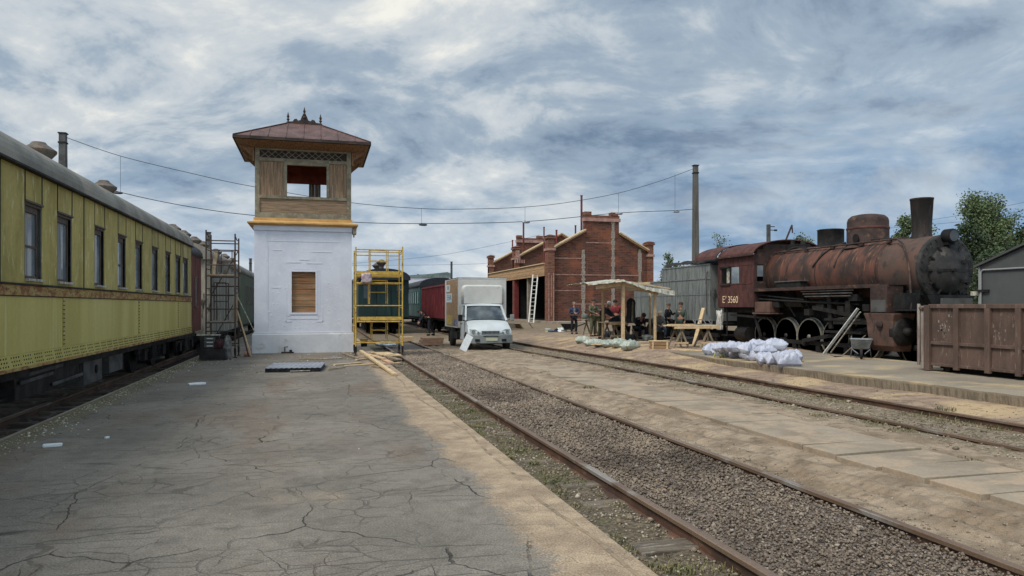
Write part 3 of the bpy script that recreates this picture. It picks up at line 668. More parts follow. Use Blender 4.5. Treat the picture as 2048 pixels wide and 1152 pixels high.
# roof
prof = []
for i in range(25):
    th = PI * i / 24; cs, sn = math.cos(th), math.sin(th)
    prof.append((1.57 * (abs(cs) ** .82) * (1 if cs > 0 else -1), 3.62 + .69 * sn ** .9))
prof += [(-1.45, 3.60), (1.45, 3.60)]
b = MB().use(MT['roof_grey']).loft([[(u, yy, h) for u, h in prof] for yy in (Y0 - .05, 5 - Yo, 9.6 - Yo, 14 - Yo, 18.4 - Yo, 22.6 - Yo, Y1 + .06)], True)
for yy in (5, 9.6, 14, 18.4, 22.6):
    b.loft([[(u * 1.001, yy - Yo + d, (h - 3.6) * 1.004 + 3.6) for u, h in prof[:25]] for d in (-.03, .03)], False, closed=False)
b.use(MT['iron']).bx(1.50, 1.60, Y0, Y1, 3.585, 3.615)
b.build('roof', None, root)
def vent(parent, loc, k=1.0, m=None):
    b = MB().lathe([(.15, -.5), (.15, 0), (.17, .06), (.38 * k, .24), (.39 * k, .28), (.16, .40), (.12, .45), (0, .47)], loc, 'z', 14, False)
    return b.build('roof_vent', m or MT['vent_metal'], parent)
for yy in (7.6, 12.2, 16.9, 21.6): vent(root, (0, yy - Yo, 4.56), .84)
# underframe: equipment boxes, truss rods, bogies
b = MB().use(MT['iron']); b.bx(1.05, 1.25, Y0, Y1, .58, .76); b.bx(-1.25, -1.05, Y0, Y1, .58, .76); b.bx(-1.0, 1.0, Y0 + .3, Y1 - .3, .62, .74)
b.build('underframe', None, root)
def ubox(pa, pb, z0, z1, m, slope=0):
    ya, yb = yspan(pa, pb, -4.3); ya -= Yo; yb -= Yo
    b = MB().use(m)
    b.prism([(.55, z0), (1.2, z0 + slope), (1.2, z1), (.55, z1)], 'y', ya, yb)
    b.use(MT['iron']).bx(1.19, 1.215, ya, yb, z1 - .05, z1); b.bx(1.19, 1.21, ya, ya + .04, z0 + slope, z1); b.bx(1.19, 1.21, yb - .04, yb, z0 + slope, z1)
    return b
b = ubox(165, 205, .12, .72, MT['iron_grey']); b.use(MT['black']).lathe([(.09, 0), (.09, .02), (0, .03)], (1.2, onX(192, 612, -4.3).y - Yo, .38), 'x', 12); b.build('equipment_box', None, root, bevel=.01)
ubox(216, 246, .2, .74, MT['iron_grey']).build('equipment_box', None, root, bevel=.01)
b = ubox(28, 160, .16, .70, MT['iron'], .08).use(MT['iron_grey'])
for z_, p, q in ((.60, 50, 120), (.5, 34, 100), (.34, 100, 160)):
    ya, yb = yspan(p, q, -4.3); b.bar((1.24, ya - Yo, z_), (1.24, yb - Yo, z_ + .03), .03, .06)
b.build('battery_box', None, root, bevel=.01)
b = MB().use(MT['iron']); b.tube([(1.1, Y0 + 5, .72), (1.1, Y0 + 8, .28), (1.1, Y1 - 8.5, .28), (1.1, Y1 - 6.2, .72)], .03); b.build('truss_rod', None, root)
def bogie(parent, yc, x_=1.02, m=None):
    b = MB().use(MT['iron'])
    for s in (-1, 1):
        b.bx(s * x_ - .05, s * x_ + .05, yc - 1.75, yc + 1.75, .40, .56); b.bx(s * x_ - .09, s * x_ + .09, yc - .3, yc + .3, .2, .62)
        for d in (-1.2, 1.2):
            b.bx(s * (x_ + .02) - .1, s * (x_ + .02) + .1, yc + d - .16, yc + d + .16, .22, .50)
            for e in (-.36, .36): b.bx(s * x_ - .04, s * x_ + .04, yc + d + e - .05, yc + d + e + .05, .25, .42)
        for k in range(5): b.bx(s * x_ - .06, s * x_ + .11, yc - .62 + k * .06, yc + .62 - k * .06, .16 + k * .035, .185 + k * .035)
        for d in (-.45, .45):
            for k in range(6): b.lathe([(.10, -.015), (.12, 0), (.10, .015)], (s * (x_ + .04), yc + d, .24 + k * .05), 'z', 10)
    b.bx(-x_, x_, yc - .25, yc + .25, .35, .58)
    bo = b.build('bogie', None, parent)
    for d in (-1.2, 1.2):
        w_ = MB().use(MT['iron'])
        for s in (-1, 1):
            w_.lathe([(0, -.07), (.14, -.07), (.16, -.03), (.40, -.03), (.42, -.065), (.475, -.065), (.475, .05), (.50, .06), (.50, .075), (0, .075)], (s * .76, yc + d, .375), 'x', 22, False)
        w_.cyl((-.76, yc + d, .375), (.76, yc + d, .375), .08, n=10); w_.build('wheelset', None, bo)
    return bo
bogie(root, 22.3 - Yo); bogie(root, 5.6 - Yo)
b = MB().use(MT['iron'])
for s in (-.9, .9): b.cyl((s, Y1, 1.0), (s, Y1 + .45, 1.0), .07); b.cyl((s, Y1 + .45, 1.0), (s, Y1 + .49, 1.0), .2)
b.build('buffer', None, root)

# ================================================================ other coaches and wagons
def wagon(label, cx, y0, y1, wall, roofm, zb, zt, zr, group=None, wins=(), seams=0, endwin=False, half=1.5, vents=(), name='railway_coach', cat='railway coach', zrail=0.0, doors=(), ends='wall'):
    yc = (y0 + y1) / 2; L = (y1 - y0) / 2
    root = thing(name, label, cat, (cx, yc, zrail), 0, group)
    b = MB().use(wall).bx(-half, half, -L, L, zb, zt)
    if seams:
        k = -L + seams / 2; i = 0
        while k < L:
            for s in (-1, 1): b.bx(s * half, s * (half + (.014 if i % 2 else .007)), k - seams * .47, k + seams * .47, zb + .06, zt - .05)
            k += seams; i += 1
    b.build('body', None, root)
    pr = [(half * 1.04 * math.cos(PI * i / 16), zt - .02 + (zr - zt) * math.sin(PI * i / 16) ** .8) for i in range(17)]
    b = MB().use(roofm).loft([[(u, yy, h) for u, h in pr] for yy in (-L - (.45 if endwin else .1), -L / 3, L / 3, L + .1)], True, True); b.build('roof', None, root)
    for i, (a, c_, z0, z1, s) in enumerate(wins):
        f = MB().use(MT['frame_brown'] if wall not in (MT['green'], MT['green_dark']) else wall)
        xo = half * s; e = .03 * s
        f.bx(xo, xo + e, a - .04, a, z0, z1); f.bx(xo, xo + e, c_, c_ + .04, z0, z1); f.bx(xo, xo + e, a - .04, c_ + .04, z1, z1 + .05); f.bx(xo, xo + e * 1.6, a - .06, c_ + .06, z0 - .05, z0)
        f = f.build('window', None, root); MB().bx(xo, xo + .012 * s, a, c_, z0, z1).build('pane', MT['dark_glass'], f)
    for a, c_, s in doors:
        f = MB().use(wall); xo = half * s
        f.bx(xo, xo + .04 * s, a, c_, zb + .05, zt - .1); f.use(MT['iron']).bx(xo, xo + .055 * s, a - .03, a, zb, zt - .08); f.bx(xo, xo + .055 * s, c_, c_ + .03, zb, zt - .08)
        f.build('door', None, root)
    if endwin:
        f = MB().use(wall)
        for u0, u1, z0, z1 in ((-.42, .42, zb + .1, zt - .45),):
            f.bx(u0, u1, -L - .035, -L, z0, z1); f.use(MT['black']).bx(u0 - .03, u0, -L - .045, -L, z0, z1); f.bx(u1, u1 + .03, -L - .045, -L, z0, z1)
        f = f.build('end_door', None, root)
        for u in (-1.0, 1.0):
            MB().use(MT['dark_glass']).bx(u - .22, u + .22, -L - .012, -L, zb + 1.15, zt - .35).build('end_window', None, root)
        MB().use(MT['iron']).bx(-.9, .9, -L - .3, -L - .05, zb - .05, zb + .02).build('end_step', None, root)
    for v_ in vents: vent(root, (0, v_ - yc, zr + .18), .85)
    u = MB().use(MT['iron']); u.bx(-1.2, 1.2, -L, L, zb - .22, zb); 
    for s in (-.88, .88): u.cyl((s, -L - .45, zb - .1), (s, -L, zb - .1), .09); u.cyl((s, -L - .5, zb - .1), (s, -L - .45, zb - .1), .22)
    u.build('underframe', None, root)
    if L > 4: bogie(root, -L + 2.6); bogie(root, L - 2.6)
    else: bogie(root, 0)
    return root
GL = 'coaches on the left track'
y0 = 27.0; yc = 28.2
wagon('short red brown boarded van just behind the yellow coach', -5.6, 26.75, 29.35, MT['redbrown'], MT['navy'], .85, 3.55, 4.25, GL, [(-.25, .22, 1.75, 2.75, 1)], .17, half=1.42, name='goods_van', cat='railway van', zrail=-.1)
wagon('weathered grey wooden wagon with peeling boards behind the dark scaffold', -5.5, 30.6, 40.9, MT['greywood'], MT['roof_grey'], .62, 3.60, 4.35, GL, (), .22, half=1.5, vents=(31.2, 33.6, 36.5, 39), name='wooden_wagon', cat='railway wagon', zrail=-.1)
wagon('faded green coach farthest along the left track, half hidden by the white tower', -5.5, 41.9, 60, MT['olive'], MT['roof_grey'], .7, 3.60, 4.35, GL, [(-6 + 1.6 * i - .35, -6 + 1.6 * i + .35, 1.9, 2.9, 1) for i in range(8)], .4, half=1.5, vents=(44, 48, 52), zrail=-.1)
GR = 'green coaches beyond the tower'
wagon('dark green coach with blue black roof seen end on behind the yellow scaffold', 3.98, 44.8, 62.5, MT['green_dark'], MT['navy'], .95, 3.25, 3.95, GR, [(-7 + 1.5 * i - .33, -7 + 1.5 * i + .33, 1.95, 2.85, s) for i in range(9) for s in (1,)], .5, True, half=1.52, vents=(46.5, 50))
wagon('teal green coach with a row of windows, between the scaffold and the maroon wagon', 9.05, 54.5, 78, MT['green'], MT['navy'], .85, 3.1, 3.82, GR, [(-10.6 + 1.35 * i - .3, -10.6 + 1.35 * i + .3, 1.85, 2.75, -1) for i in range(15)], 0, False, half=1.52)
r_ = thing('goods_wagon', 'low maroon goods wagon with upright ribs, beside the white box truck', 'railway wagon', (8.7, 46, 0))
b = MB().use(MT['maroon']).bx(-1.42, 1.42, -5.4, 5.4, .95, 2.86); b.build('body', None, r_)
b = MB().use(MT['maroon'])
for i in range(19):
    for s in (-1, 1): b.bx(s * 1.42, s * 1.50, -5.35 + i * .594 - .05, -5.35 + i * .594 + .05, .9, 2.84)
b.bx(-1.5, 1.5, -5.46, 5.46, 2.84, 2.94); b.build('rib_frame', None, r_)
b = MB().use(MT['iron']).bx(-1.3, 1.3, -5.5, 5.5, .75, .95); b.build('underframe', None, r_); bogie(r_, -3.4); bogie(r_, 3.4)
# pale low building far behind the green coaches
r_ = thing('white_building', 'pale low building with a moulded parapet showing above the green coach roof', 'building', (14.4, 96, 0))
b = MB().use(MT['plaster']).bx(-3.2, 2.2, -3, 3, -.3, 5.3); b.build('wall', None, r_)
b = MB().use(MT['green_roof']); b.prism([(-3.5, 5.3), (2.4, 5.3), (2.4, 5.9), (2.0, 6.05), (-.6, 5.75), (-3.5, 5.55)], 'y', -3.1, 3.1); b.build('parapet', None, r_)
# ================================================================ white tower with timber look-out room
TX, TY = -.43, 28.06                       # middle of the tower; its front stands at Y = 26.7
tw = thing('lookout_tower', 'white square tower with a brown timber look-out room and a hipped red roof', 'tower', (TX, TY, 0))
F = -1.36                                   # front plane of the body (local y)
HB = 1.66
pl = MT['plaster']
b = MB().use(MT['plaster_dirty']).bx(-1.73, 1.73, F - .06, -F + .06, -.02, .66)
b.prism([(-1.73, .66), (1.73, .66), (1.68, .72), (-1.68, .72)], 'y', F - .03, -F + .03)
b.build('plinth', None, tw, bevel=.012)
# base walls: four sides, the front one with a real opening
wx0, wx1, wz0, wz1 = -.41, .40, 1.42, 2.86
b = MB().use(pl)
b.bx(-HB, wx0, F, F + .14, .72, 4.32); b.bx(wx1, HB, F, F + .14, .72, 4.32)
b.bx(wx0, wx1, F, F + .14, .72, wz0); b.bx(wx0, wx1, F, F + .14, wz1, 4.32)
b.bx(-HB, -HB + .14, F + .14, -F, .72, 4.32); b.bx(HB - .14, HB, F + .14, -F, .72, 4.32); b.bx(-HB + .14, HB - .14, -F - .14, -F, .72, 4.32)
b.build('base_wall', None, tw)
b = MB().use(pl)                            # applied panel strips, patched rendering
e = .012
for u0, u1, z0, z1 in ((-HB, -1.24, .72, 4.3), (1.28, HB, .72, 4.3)): b.bx(u0, u1, F - e, F, z0, z1)
for u0, u1, z0, z1 in ((-1.24, -1.20, .9, 3.9), (1.24, 1.28, .9, 3.9), (-1.24, 1.28, 3.92, 3.95), (-.62, -.58, 1.1, 2.2), (-.62, -.42, 1.08, 1.12), (.44, .66, 1.08, 1.12), (.62, .66, 1.1, 1.6), (-.6, -.1, 3.17, 3.21), (-.15, .18, 3.27, 3.31), (.1, .62, 3.15, 3.19), (-1.05, -.75, 3.60, 3.63), (.25, .95, 3.56, 3.59), (-1.1, -.78, 2.28, 2.31), (-.5, .5, 1.18, 1.26), (-.56, -.44, 1.3, 2.94), (.43, .55, 1.3, 2.94), (-.44, .43, 2.88, 2.98)):
    b.bx(u0, u1, F - .008, F, z0, z1)
rs = random.Random(4)
for i in range(120):
    u, z_ = rs.uniform(-1.6, 1.6), rs.uniform(.8, 2.5)
    if wx0 - .2 < u < wx1 + .2 and wz0 - .3 < z_ < wz1 + .2: continue
    b.lathe([(rs.uniform(.015, .05), 0), (0, -.007)], (u, F, z_), 'y', 7)
b.build('render_relief', None, tw)
b = MB()
for k in range(7):
    z0 = wz0 + k * .206; b.use(MT['old_board']).box((0, F + .09 + rs.uniform(-.006, .006), z0 + .1), (.8, .03, .196), Matrix.Rotation(rs.uniform(-.01, .01), 3, 'Y'))
bd = b.build('boarded_window', None, tw, bevel=.004)
b = MB().use(pl); b.bx(wx0 - .07, wx0, F - .02, F + .06, wz0 - .07, wz1 + .05); b.bx(wx1, wx1 + .07, F - .02, F + .06, wz0 - .07, wz1 + .05); b.bx(wx0, wx1, F - .02, F + .06, wz0 - .07, wz0); b.bx(wx0, wx1, F - .022, F + .06, wz1, wz1 + .03)
b.build('window_frame', None, bd)
# cornice
b = MB().use(pl).bx(-1.68, 1.68, F - .05, -F + .05, 4.30, 4.46)
b.use(MT['ochre'])
pr = [(1.68, 4.46), (1.72, 4.46), (1.88, 4.53), (1.88, 4.575), (1.74, 4.60), (1.68, 4.64), (1.68, 4.74), (1.6, 4.74)]
ring = lambda u, z_: [(-u, -(u - 1.66) + F, z_), (u, -(u - 1.66) + F, z_), (u, (u - 1.66) - F, z_), (-u, (u - 1.66) - F, z_)]
b.loft([ring(u, z_) for u, z_ in pr], True)
b.use(MT['trim']).bx(1.70, 1.82, F - .12, F + .4, 4.24, 4.42); b.bx(1.70, 1.76, F - .06, F + .02, 4.12, 4.24)
b.build('cornice', None, tw)
# look-out room: posts, rails, boarded panels, lattice; open on all four sides
HU = 1.64
pm = MT['trim']
b = MB().use(pm)
for sx_ in (-1, 1):
    for sy in (F, -F - .16): b.bx(sx_ * HU - (.16 if sx_ > 0 else 0), sx_ * HU + (0 if sx_ > 0 else .16), sy, sy + .16, 4.74, 7.18)
b.build('corner_posts', None, tw, bevel=.008)
XI = HU - .16
def face(rm, window, nm):
    """one side of the room in its own frame: u along the wall, front at v = 0, thickness to v = .1"""
    b = MB(rm).use(pm)
    b.bx(-XI, XI, 0, .12, 4.74, 4.92); b.bx(-XI, XI, -.01, .12, 5.42, 5.52); b.bx(-XI, XI, -.01, .12, 6.72, 6.84); b.bx(-XI, XI, 0, .12, 7.12, 7.2)
    o = b.build(nm, None, tw, bevel=.006)
    MB(rm).use(MT['wood_panel_h']).bx(-XI, XI, .04, .08, 4.92, 5.42).build('sill_panel', None, o)
    xs_ = [-XI]
    for w0, w1 in window: xs_ += [w0, w1]
    xs_.append(XI)
    for i in range(0, len(xs_), 2):
        q = MB(rm).use(MT['wood_panel']); a, c_ = xs_[i], xs_[i + 1]; n = max(1, int((c_ - a) / .11))
        for k in range(n): q.bx(a + (c_ - a) * k / n + .002, a + (c_ - a) * (k + 1) / n - .002, .035 + (.004 if k % 2 else 0), .08, 5.52, 6.72)
        q.build('wall_panel', None, o)
    for w0, w1 in window:
        q = MB(rm).use(pm); q.bx(w0 - .0, w0 + .09, -.025, .12, 5.52, 6.72); q.bx(w1 - .09, w1, -.025, .12, 5.52, 6.72); q.bx(w0 + .09, w1 - .09, -.025, .12, 6.62, 6.72)
        q.build('window_frame', None, o, bevel=.005)
    q = MB(rm).use(MT['fascia']).bx(-XI, XI, .085, .11, 6.84, 7.12)
    q.use(pm); n = 13
    for k in range(-1, n + 1):
        u0 = -XI + k * 2 * XI / n
        for s in (1, -1):
            ua, ub = (u0, u0 + .34) if s > 0 else (u0 + .34, u0)
            z0, z1 = 6.84, 7.12
            if min(ua, ub) < -XI or max(ua, ub) > XI: continue
            q.bar((ua, .05 + .012 * s, z0), (ub, .05 + .012 * s, z1), .018, .022, (0, 1, 0))
    q.build('lattice', None, o)
    return o
face(Matrix.Translation((0, F, 0)), [(-.66, .87)], 'front_wall')
face(Matrix.Translation((0, -F, 0)) @ Matrix.Rotation(PI, 4, 'Z'), [(-1.15, -.50), (-.24, 1.0)], 'back_wall')
def side(rm, nm):
    XI_ = 1.2
    b = MB(rm).use(pm); b.bx(-XI_, XI_, 0, .12, 4.74, 4.92); b.bx(-XI_, XI_, -.01, .12, 5.42, 5.52); b.bx(-XI_, XI_, -.01, .12, 6.72, 6.84); b.bx(-XI_, XI_, .0, .12, 6.84, 7.2)
    o = b.build(nm, None, tw)
    q = MB(rm).use(MT['wood_panel_h']).bx(-XI_, XI_, .04, .08, 4.92, 5.42); q.build('sill_panel', None, o)
    q = MB(rm).use(MT['wood_panel']); q.bx(-XI_, -.55, .035, .08, 5.52, 6.72); q.bx(.55, XI_, .035, .08, 5.52, 6.72); q.build('wall_panel', None, o)
side(Matrix.Translation((HU, 0, 0)) @ Matrix.Rotation(PI / 2, 4, 'Z'), 'right_wall')
side(Matrix.Translation((-HU, 0, 0)) @ Matrix.Rotation(-PI / 2, 4, 'Z'), 'left_wall')
MB().use(MT['dark_red']).bx(-1.45, 1.45, -F - .20, -F - .125, 6.38, 7.0).build('window_header', None, tw)
b = MB().use(MT['dark_red']); b.bx(-1.46, 1.46, F + .13, -F - .13, 7.0, 7.08); b.build('ceiling', None, tw)
MB().use(MT['dark_red']).bx(-1.46, 1.46, F + .13, -F - .13, 4.74, 4.8).build('room_floor', None, tw)
# roof
RX, RY0, RY1, ZE, ZR = 2.265, -2.16, 2.1, 7.30, 8.42
b = MB().use(MT['red_roof'])
E = [(-RX, RY0, ZE + .1), (RX, RY0, ZE + .1), (RX, RY1, ZE + .1), (-RX, RY1, ZE + .1)]; A, B_ = (-.56, 0, ZR), (.56, 0, ZR)
# slightly belled pitches
def lerp3(p, q, k): return tuple(p[i] + (q[i] - p[i]) * k for i in range(3))
def drop(p, k): return p
N = 6
def pitch(e0, e1, r0, r1):
    rows = []
    for j in range(N + 1):
        k = j / N; a, c_ = drop(lerp3(e0, r0, k), k), drop(lerp3(e1, r1, k), k); rows.append([lerp3(a, c_, i / 8) for i in range(9)])
    b.loft(rows, False, False, False)
    for i in (0, 8): b.tube([(p[0], p[1], p[2] + .012) for p in [r_[i] for r_ in rows]], .028, 5)
pitch(E[0], E[1], A, B_); pitch(E[1], E[2], B_, B_); pitch(E[2], E[3], B_, A); pitch(E[3], E[0], A, A)
for s_, yE in ((-1, RY0), (1, RY1)):
    for i in range(-3, 4):
        xq = i * .58; k = 1 if abs(xq) < .56 else (RX - abs(xq)) / (RX - .56); z0 = ZE + .112
        b.tube([(xq, yE, z0), (xq, yE * (1 - k), z0 + k * (ZR - ZE - .1))], .014, 5)
for s_ in (-1, 1):
    for i in (-2, -1, 0, 1, 2):
        yq = i * .6; k = 1 - abs(yq) / (RY1 if yq > 0 else -RY0); z0 = ZE + .112
        b.tube([(s_ * RX, yq, z0), (s_ * (RX + (.56 - RX) * k), yq, z0 + k * (ZR - ZE - .1))], .014, 5)
b.use(MT['fascia'])
for (x0, y0), (x1, y1) in (((-RX, RY0), (RX, RY0)), ((RX, RY0), (RX, RY1)), ((RX, RY1), (-RX, RY1)), ((-RX, RY1), (-RX, RY0))):
    b.bar((x0, y0, ZE + .05), (x1, y1, ZE + .05), .05, .10)
ro = b.build('roof', None, tw)
b = MB().use(MT['soffit']); ins = .32
b.loft([[(-RX + .04, RY0 + .04, ZE - .01), (RX - .04, RY0 + .04, ZE - .01), (RX - .04, RY1 - .04, ZE - .01), (-RX + .04, RY1 - .04, ZE - .01)], [(-1.66, F - .02, ZE - .13), (1.66, F - .02, ZE - .13), (1.66, -F + .02, ZE - .13), (-1.66, -F + .02, ZE - .13)]])
for sx_ in (-1, 1):
    for yy in (F + .1, 0, -F - .1): b.prism([(1.66 * sx_, 6.85), (1.70 * sx_, 6.85), ((RX - .08) * sx_, ZE - .02), (1.66 * sx_, ZE - .02)], 'y', yy - .05, yy + .05)
    b.bx(sx_ * 1.66, sx_ * 1.72, F, -F, 6.7, 7.2)
b.build('soffit', None, ro)
# cresting with three finials
b = MB().use(MT['fascia'])
b.bx(-.62, .62, -.03, .03, ZR - .02, ZR + .05)
cr = [(-.56, .04), (-.42, .05), (-.36, .14), (-.28, .16), (-.22, .09), (-.14, .12), (-.09, .26), (0, .42), (.09, .26), (.14, .12), (.22, .09), (.28, .16), (.36, .14), (.42, .05), (.56, .04)]
b.prism([(u, ZR + .02 + h) for u, h in cr] + [(.56, ZR), (-.56, ZR)], 'y', -.02, .02)
b.build('ridge_cresting', None, ro)
for u, h in ((-.58, .34), (0, .60), (.58, .34)):
    k = h / .34 if u else 1.0; z0 = ZR if u else ZR + .22; s = 1.0
    b = MB().use(MT['fascia']).lathe([(.06, 0), (.065, .04), (.03, .06), (.03, .10), (.055, .13), (.05, .16), (.02, .18), (.045, .22), (.05, .25), (.03, .30), (.008, .40), (0, .42)], (u, 0, z0), 'z', 10)
    b.build('finial', None, ro)

# ================================================================ scaffolds
def scaffold(label, x0, x1, yf, yb, z0, top, m, decks, ladders, rails, name='scaffold_tower', lean=0.0, toe=None):
    root = thing(name, label, 'scaffold', ((x0 + x1) / 2, (yf + yb) / 2, z0))
    hx, hy = (x1 - x0) / 2, (yb - yf) / 2; r0 = .024
    for sx_, t_ in ((-1, top[0]), (1, top[1])):
        b = MB().use(m)
        for sy, dz in ((-hy, 0), (hy, -.05)):
            b.tube([(sx_ * hx, sy, .16), (sx_ * hx + lean, sy, t_ + dz)], r0, 8)
        z_ = .35
        while z_ < t_: b.tube([(sx_ * hx, -hy, z_), (sx_ * hx, hy, z_)], .017, 6); z_ += .62
        b.tube([(sx_ * hx + lean, -hy, t_ - .06), (sx_ * hx + lean, 0, t_ - .16), (sx_ * hx + lean, hy, t_ - .12)], .017, 6)
        b.build('end_frame', None, root)
    for z_, which in rails:
        for sy in ((-hy,) if which == 'f' else (hy,) if which == 'b' else (-hy, hy)): MB().use(m).tube([(-hx, sy, z_), (hx, sy, z_)], .019, 6).build('guard_rail', None, root)
    for z_ in decks:
        b = MB().use(MT['pine_grey'])
        for k in range(4): b.box((0, -hy + .12 + k * (2 * hy - .2) / 3.3, z_ + .02), (2 * hx - .06, .2, .035), rng.uniform(-.01, .01))
        if toe: b.use(toe).bx(-hx + .03, hx - .03, -hy - .012, -hy + .012, z_ + .0, z_ + .12)
        b.build('deck', None, root)
    for z_, h, u0, u1 in ladders:
        for sy in (-hy * .35, hy * .75):
            b = MB().use(m)
            for u in (u0, u1): b.tube([(u, sy, z_), (u, sy, z_ + h)], .016, 6)
            b.tube([(u0, sy, z_ + h * .5), (u1, sy, z_ + h * .5)], .013, 6); b.tube([(u0, sy, z_ + h), (u1, sy, z_ + h)], .013, 6)
            b.build('ladder_frame', None, root)
    for sx_ in (-hx, hx):
        for sy in (-hy, hy):
            b = MB().use(MT['iron']); b.cyl((sx_, sy, .10), (sx_, sy, .30), .034); b.bx(sx_ - .06, sx_ + .06, sy - .06, sy + .06, 0, .02); b.cyl((sx_, sy, 0), (sx_, sy, .12), .02); b.build('foot_jack', None, root)
    return root
ys_ = scaffold('yellow tube scaffold tower on the right of the white tower', 1.27, 2.82, 24.7, 25.75, 0, (3.62, 3.66), MT['scaf_yellow'], (2.70, 1.17), ((2.80, .78, -.28, .32), (1.72, .8, -.3, .3), (.5, .64, -.22, .3)), ((3.54, 'fb'), (3.42, 'b'), (2.66, 'fb'), (2.42, 'fb'), (1.66, 'fb'), (1.12, 'fb'), (.42, 'fb')), toe=MT['scaf_yellow'])
ds = scaffold('dark rusty scaffold tower left of the white tower, against the grey wagon', -3.36, -2.5, 24.6, 25.7, 0, (4.05, 3.95), MT['scaf_dark'], (2.62,), ((1.2, 1.2, -.24, .12), (2.75, .7, -.1, .3)), ((3.72, 'fb'), (3.50, 'b'), (3.15, 'b'), (2.95, 'f'), (2.60, 'fb'), (2.3, 'b'), (2.0, 'fb'), (1.55, 'fb'), (1.12, 'fb'), (.85, 'f'), (.62, 'b'), (.4, 'fb')))
for za, zb_ in ((.4, 2.0), (2.0, 3.5)):
    MB().use(MT['scaf_dark']).tube([(-.43, .55, za), (.43, .55, zb_)], .016, 6).build('brace', None, ds)
for u, z0, z1, mm in ((-.3, 2.66, 3.4, 'pine_grey'), (.33, 1.14, 2.1, 'greywood'), (.05, 2.66, 3.0, 'iron')): MB().use(MT[mm]).bar((u, .1, z0), (u + .06, .3, z1), .12, .03).build('board', None, ds)
MB().use(MT['pine_grey']).bx(-.40, .40, -.45, .1, 1.13, 1.165).build('deck', None, ds)
# things left on or by the scaffolds
def plank(label, p, q, w_=.12, h=.03, m='pine', group=None, name='plank', cat='plank', up=(0, 0, 1)):
    p, q = Vector(p), Vector(q); c = (p + q) / 2; c.z = min(p.z, q.z)
    b = MB().use(MT[m]).bar(p - c, q - c, w_, h, up)
    return tag(b.build(name, None, None, c, 0, .004), label, cat, group)
def blob(name, label, cat, loc, size, m, seed=0, rz=0, amp=.18, group=None, n=18, ex=.55, parent=None):
    """a soft closed lump: sacks, cloth heaps"""
    b = MB().use(m); rings = []
    for j in range(n + 1):
        ph = -PI / 2 + PI * j / n; ring = []
        for i in range(2 * n):
            th = 2 * PI * i / (2 * n)
            sg = lambda v_, e_: math.copysign(abs(v_) ** e_, v_)
            d = Vector((sg(math.cos(ph), ex) * sg(math.cos(th), ex), sg(math.cos(ph), ex) * sg(math.sin(th), ex), sg(math.sin(ph), ex)))
            k = 1 + amp * noise.noise(d * 1.6 + Vector((seed * 3.1, seed, 0))) + amp * .6 * noise.noise(d * 4.2 + Vector((seed, 7, 0))) + amp * .25 * noise.noise(d * 9 + Vector((2, seed, 0)))
            p = Vector((d.x * size[0] / 2, d.y * size[1] / 2, d.z * size[2] / 2)) * k
            p.z = max(p.z + size[2] / 2 * .92, 0.0)
            ring.append(p)
        rings.append(ring)
    b.loft(rings, False, True)
    o = b.build(name, None, parent, loc, rz)
    return tag(o, label, cat, group) if label else o
p = onZ(408, 722, 0)
q = thing('tool_chest', 'dark metal tool chest with three drawers and a plank on top, by the left scaffold', 'tool chest', (p.x + .2, p.y + .35, 0), R(4)); q.scale = (.86, .86, .86)
MB().use(MT['iron']).bx(-.42, .42, -.32, .3, .05, .42).build('lower_box', None, q, bevel=.015)
MB().use(MT['iron']).bx(-.40, .22, -.25, .28, .42, .86).build('body', None, q, bevel=.01)
for k in range(3):
    d = MB().use(MT['iron_grey']).bx(-.26, .10, -.272, -.25, .46 + k * .13, .57 + k * .13).build('drawer', None, q)
    MB().use(MT['alu']).bx(-.18, .02, -.288, -.272, .50 + k * .13, .53 + k * .13).build('handle', None, d)
plank('pale plank lying across the top of the dark tool chest', (p.x - .25, p.y + .38, .765), (p.x + .42, p.y + .36, .765), .26, .03, 'sill_white')
blob('work_clothes', 'grey rag of work clothes draped over the right end of the tool chest', 'cloth', (p.x + .62, p.y + .4, .0), (.2, .3, .72), cloth('grey_rag', C(120, 118, 114), C(78, 78, 78)), 4, amp=.35)
blob('cloth_bundle', 'dark maroon bundle lying on the lower box of the tool chest', 'cloth', (p.x + .38, p.y + .2, .365), (.24, .3, .28), cloth('maroon_rag', C(72, 32, 38), C(40, 28, 32)), 9, amp=.3)
plank('orange wooden stick leaning on the left scaffold, foot towards the white tower', (-2.05, 25.0, .02), (-2.48, 25.1, 1.5), .035, .035, 'pine', name='stick', cat='stick')
plank('long pale batten leaning across the right side of the left scaffold', (-1.98, 25.4, .8), (-2.52, 25.35, 2.0), .04, .03, 'sill_white', name='batten', cat='batten')
plank('dark reddish stick leaning behind the orange one by the left scaffold', (-2.12, 24.9, .02), (-2.42, 25.2, 1.15), .03, .03, 'rust_dark', name='stick', cat='stick')
blob('cloth_bundle', 'small orange red bundle on the ground at the left foot of the white tower', 'cloth', (-2.18, 25.2, 0), (.2, .22, .18), cloth('orange_rag', C(190, 92, 60), C(160, 150, 140)), 5)
plank('pale board tied upright inside the right end of the left scaffold', (-2.56, 25.0, 1.1), (-2.52, 25.05, 1.9), .14, .02, 'pine_grey', name='board', cat='board')
blob('cloth_bundle', 'pinkish white bundle hanging over the upper deck of the yellow scaffold', 'cloth', (1.62, 24.66, 2.42), (.34, .12, .34), cloth('pink_bag', C(188, 168, 172), C(150, 130, 138)), 7, amp=.25)
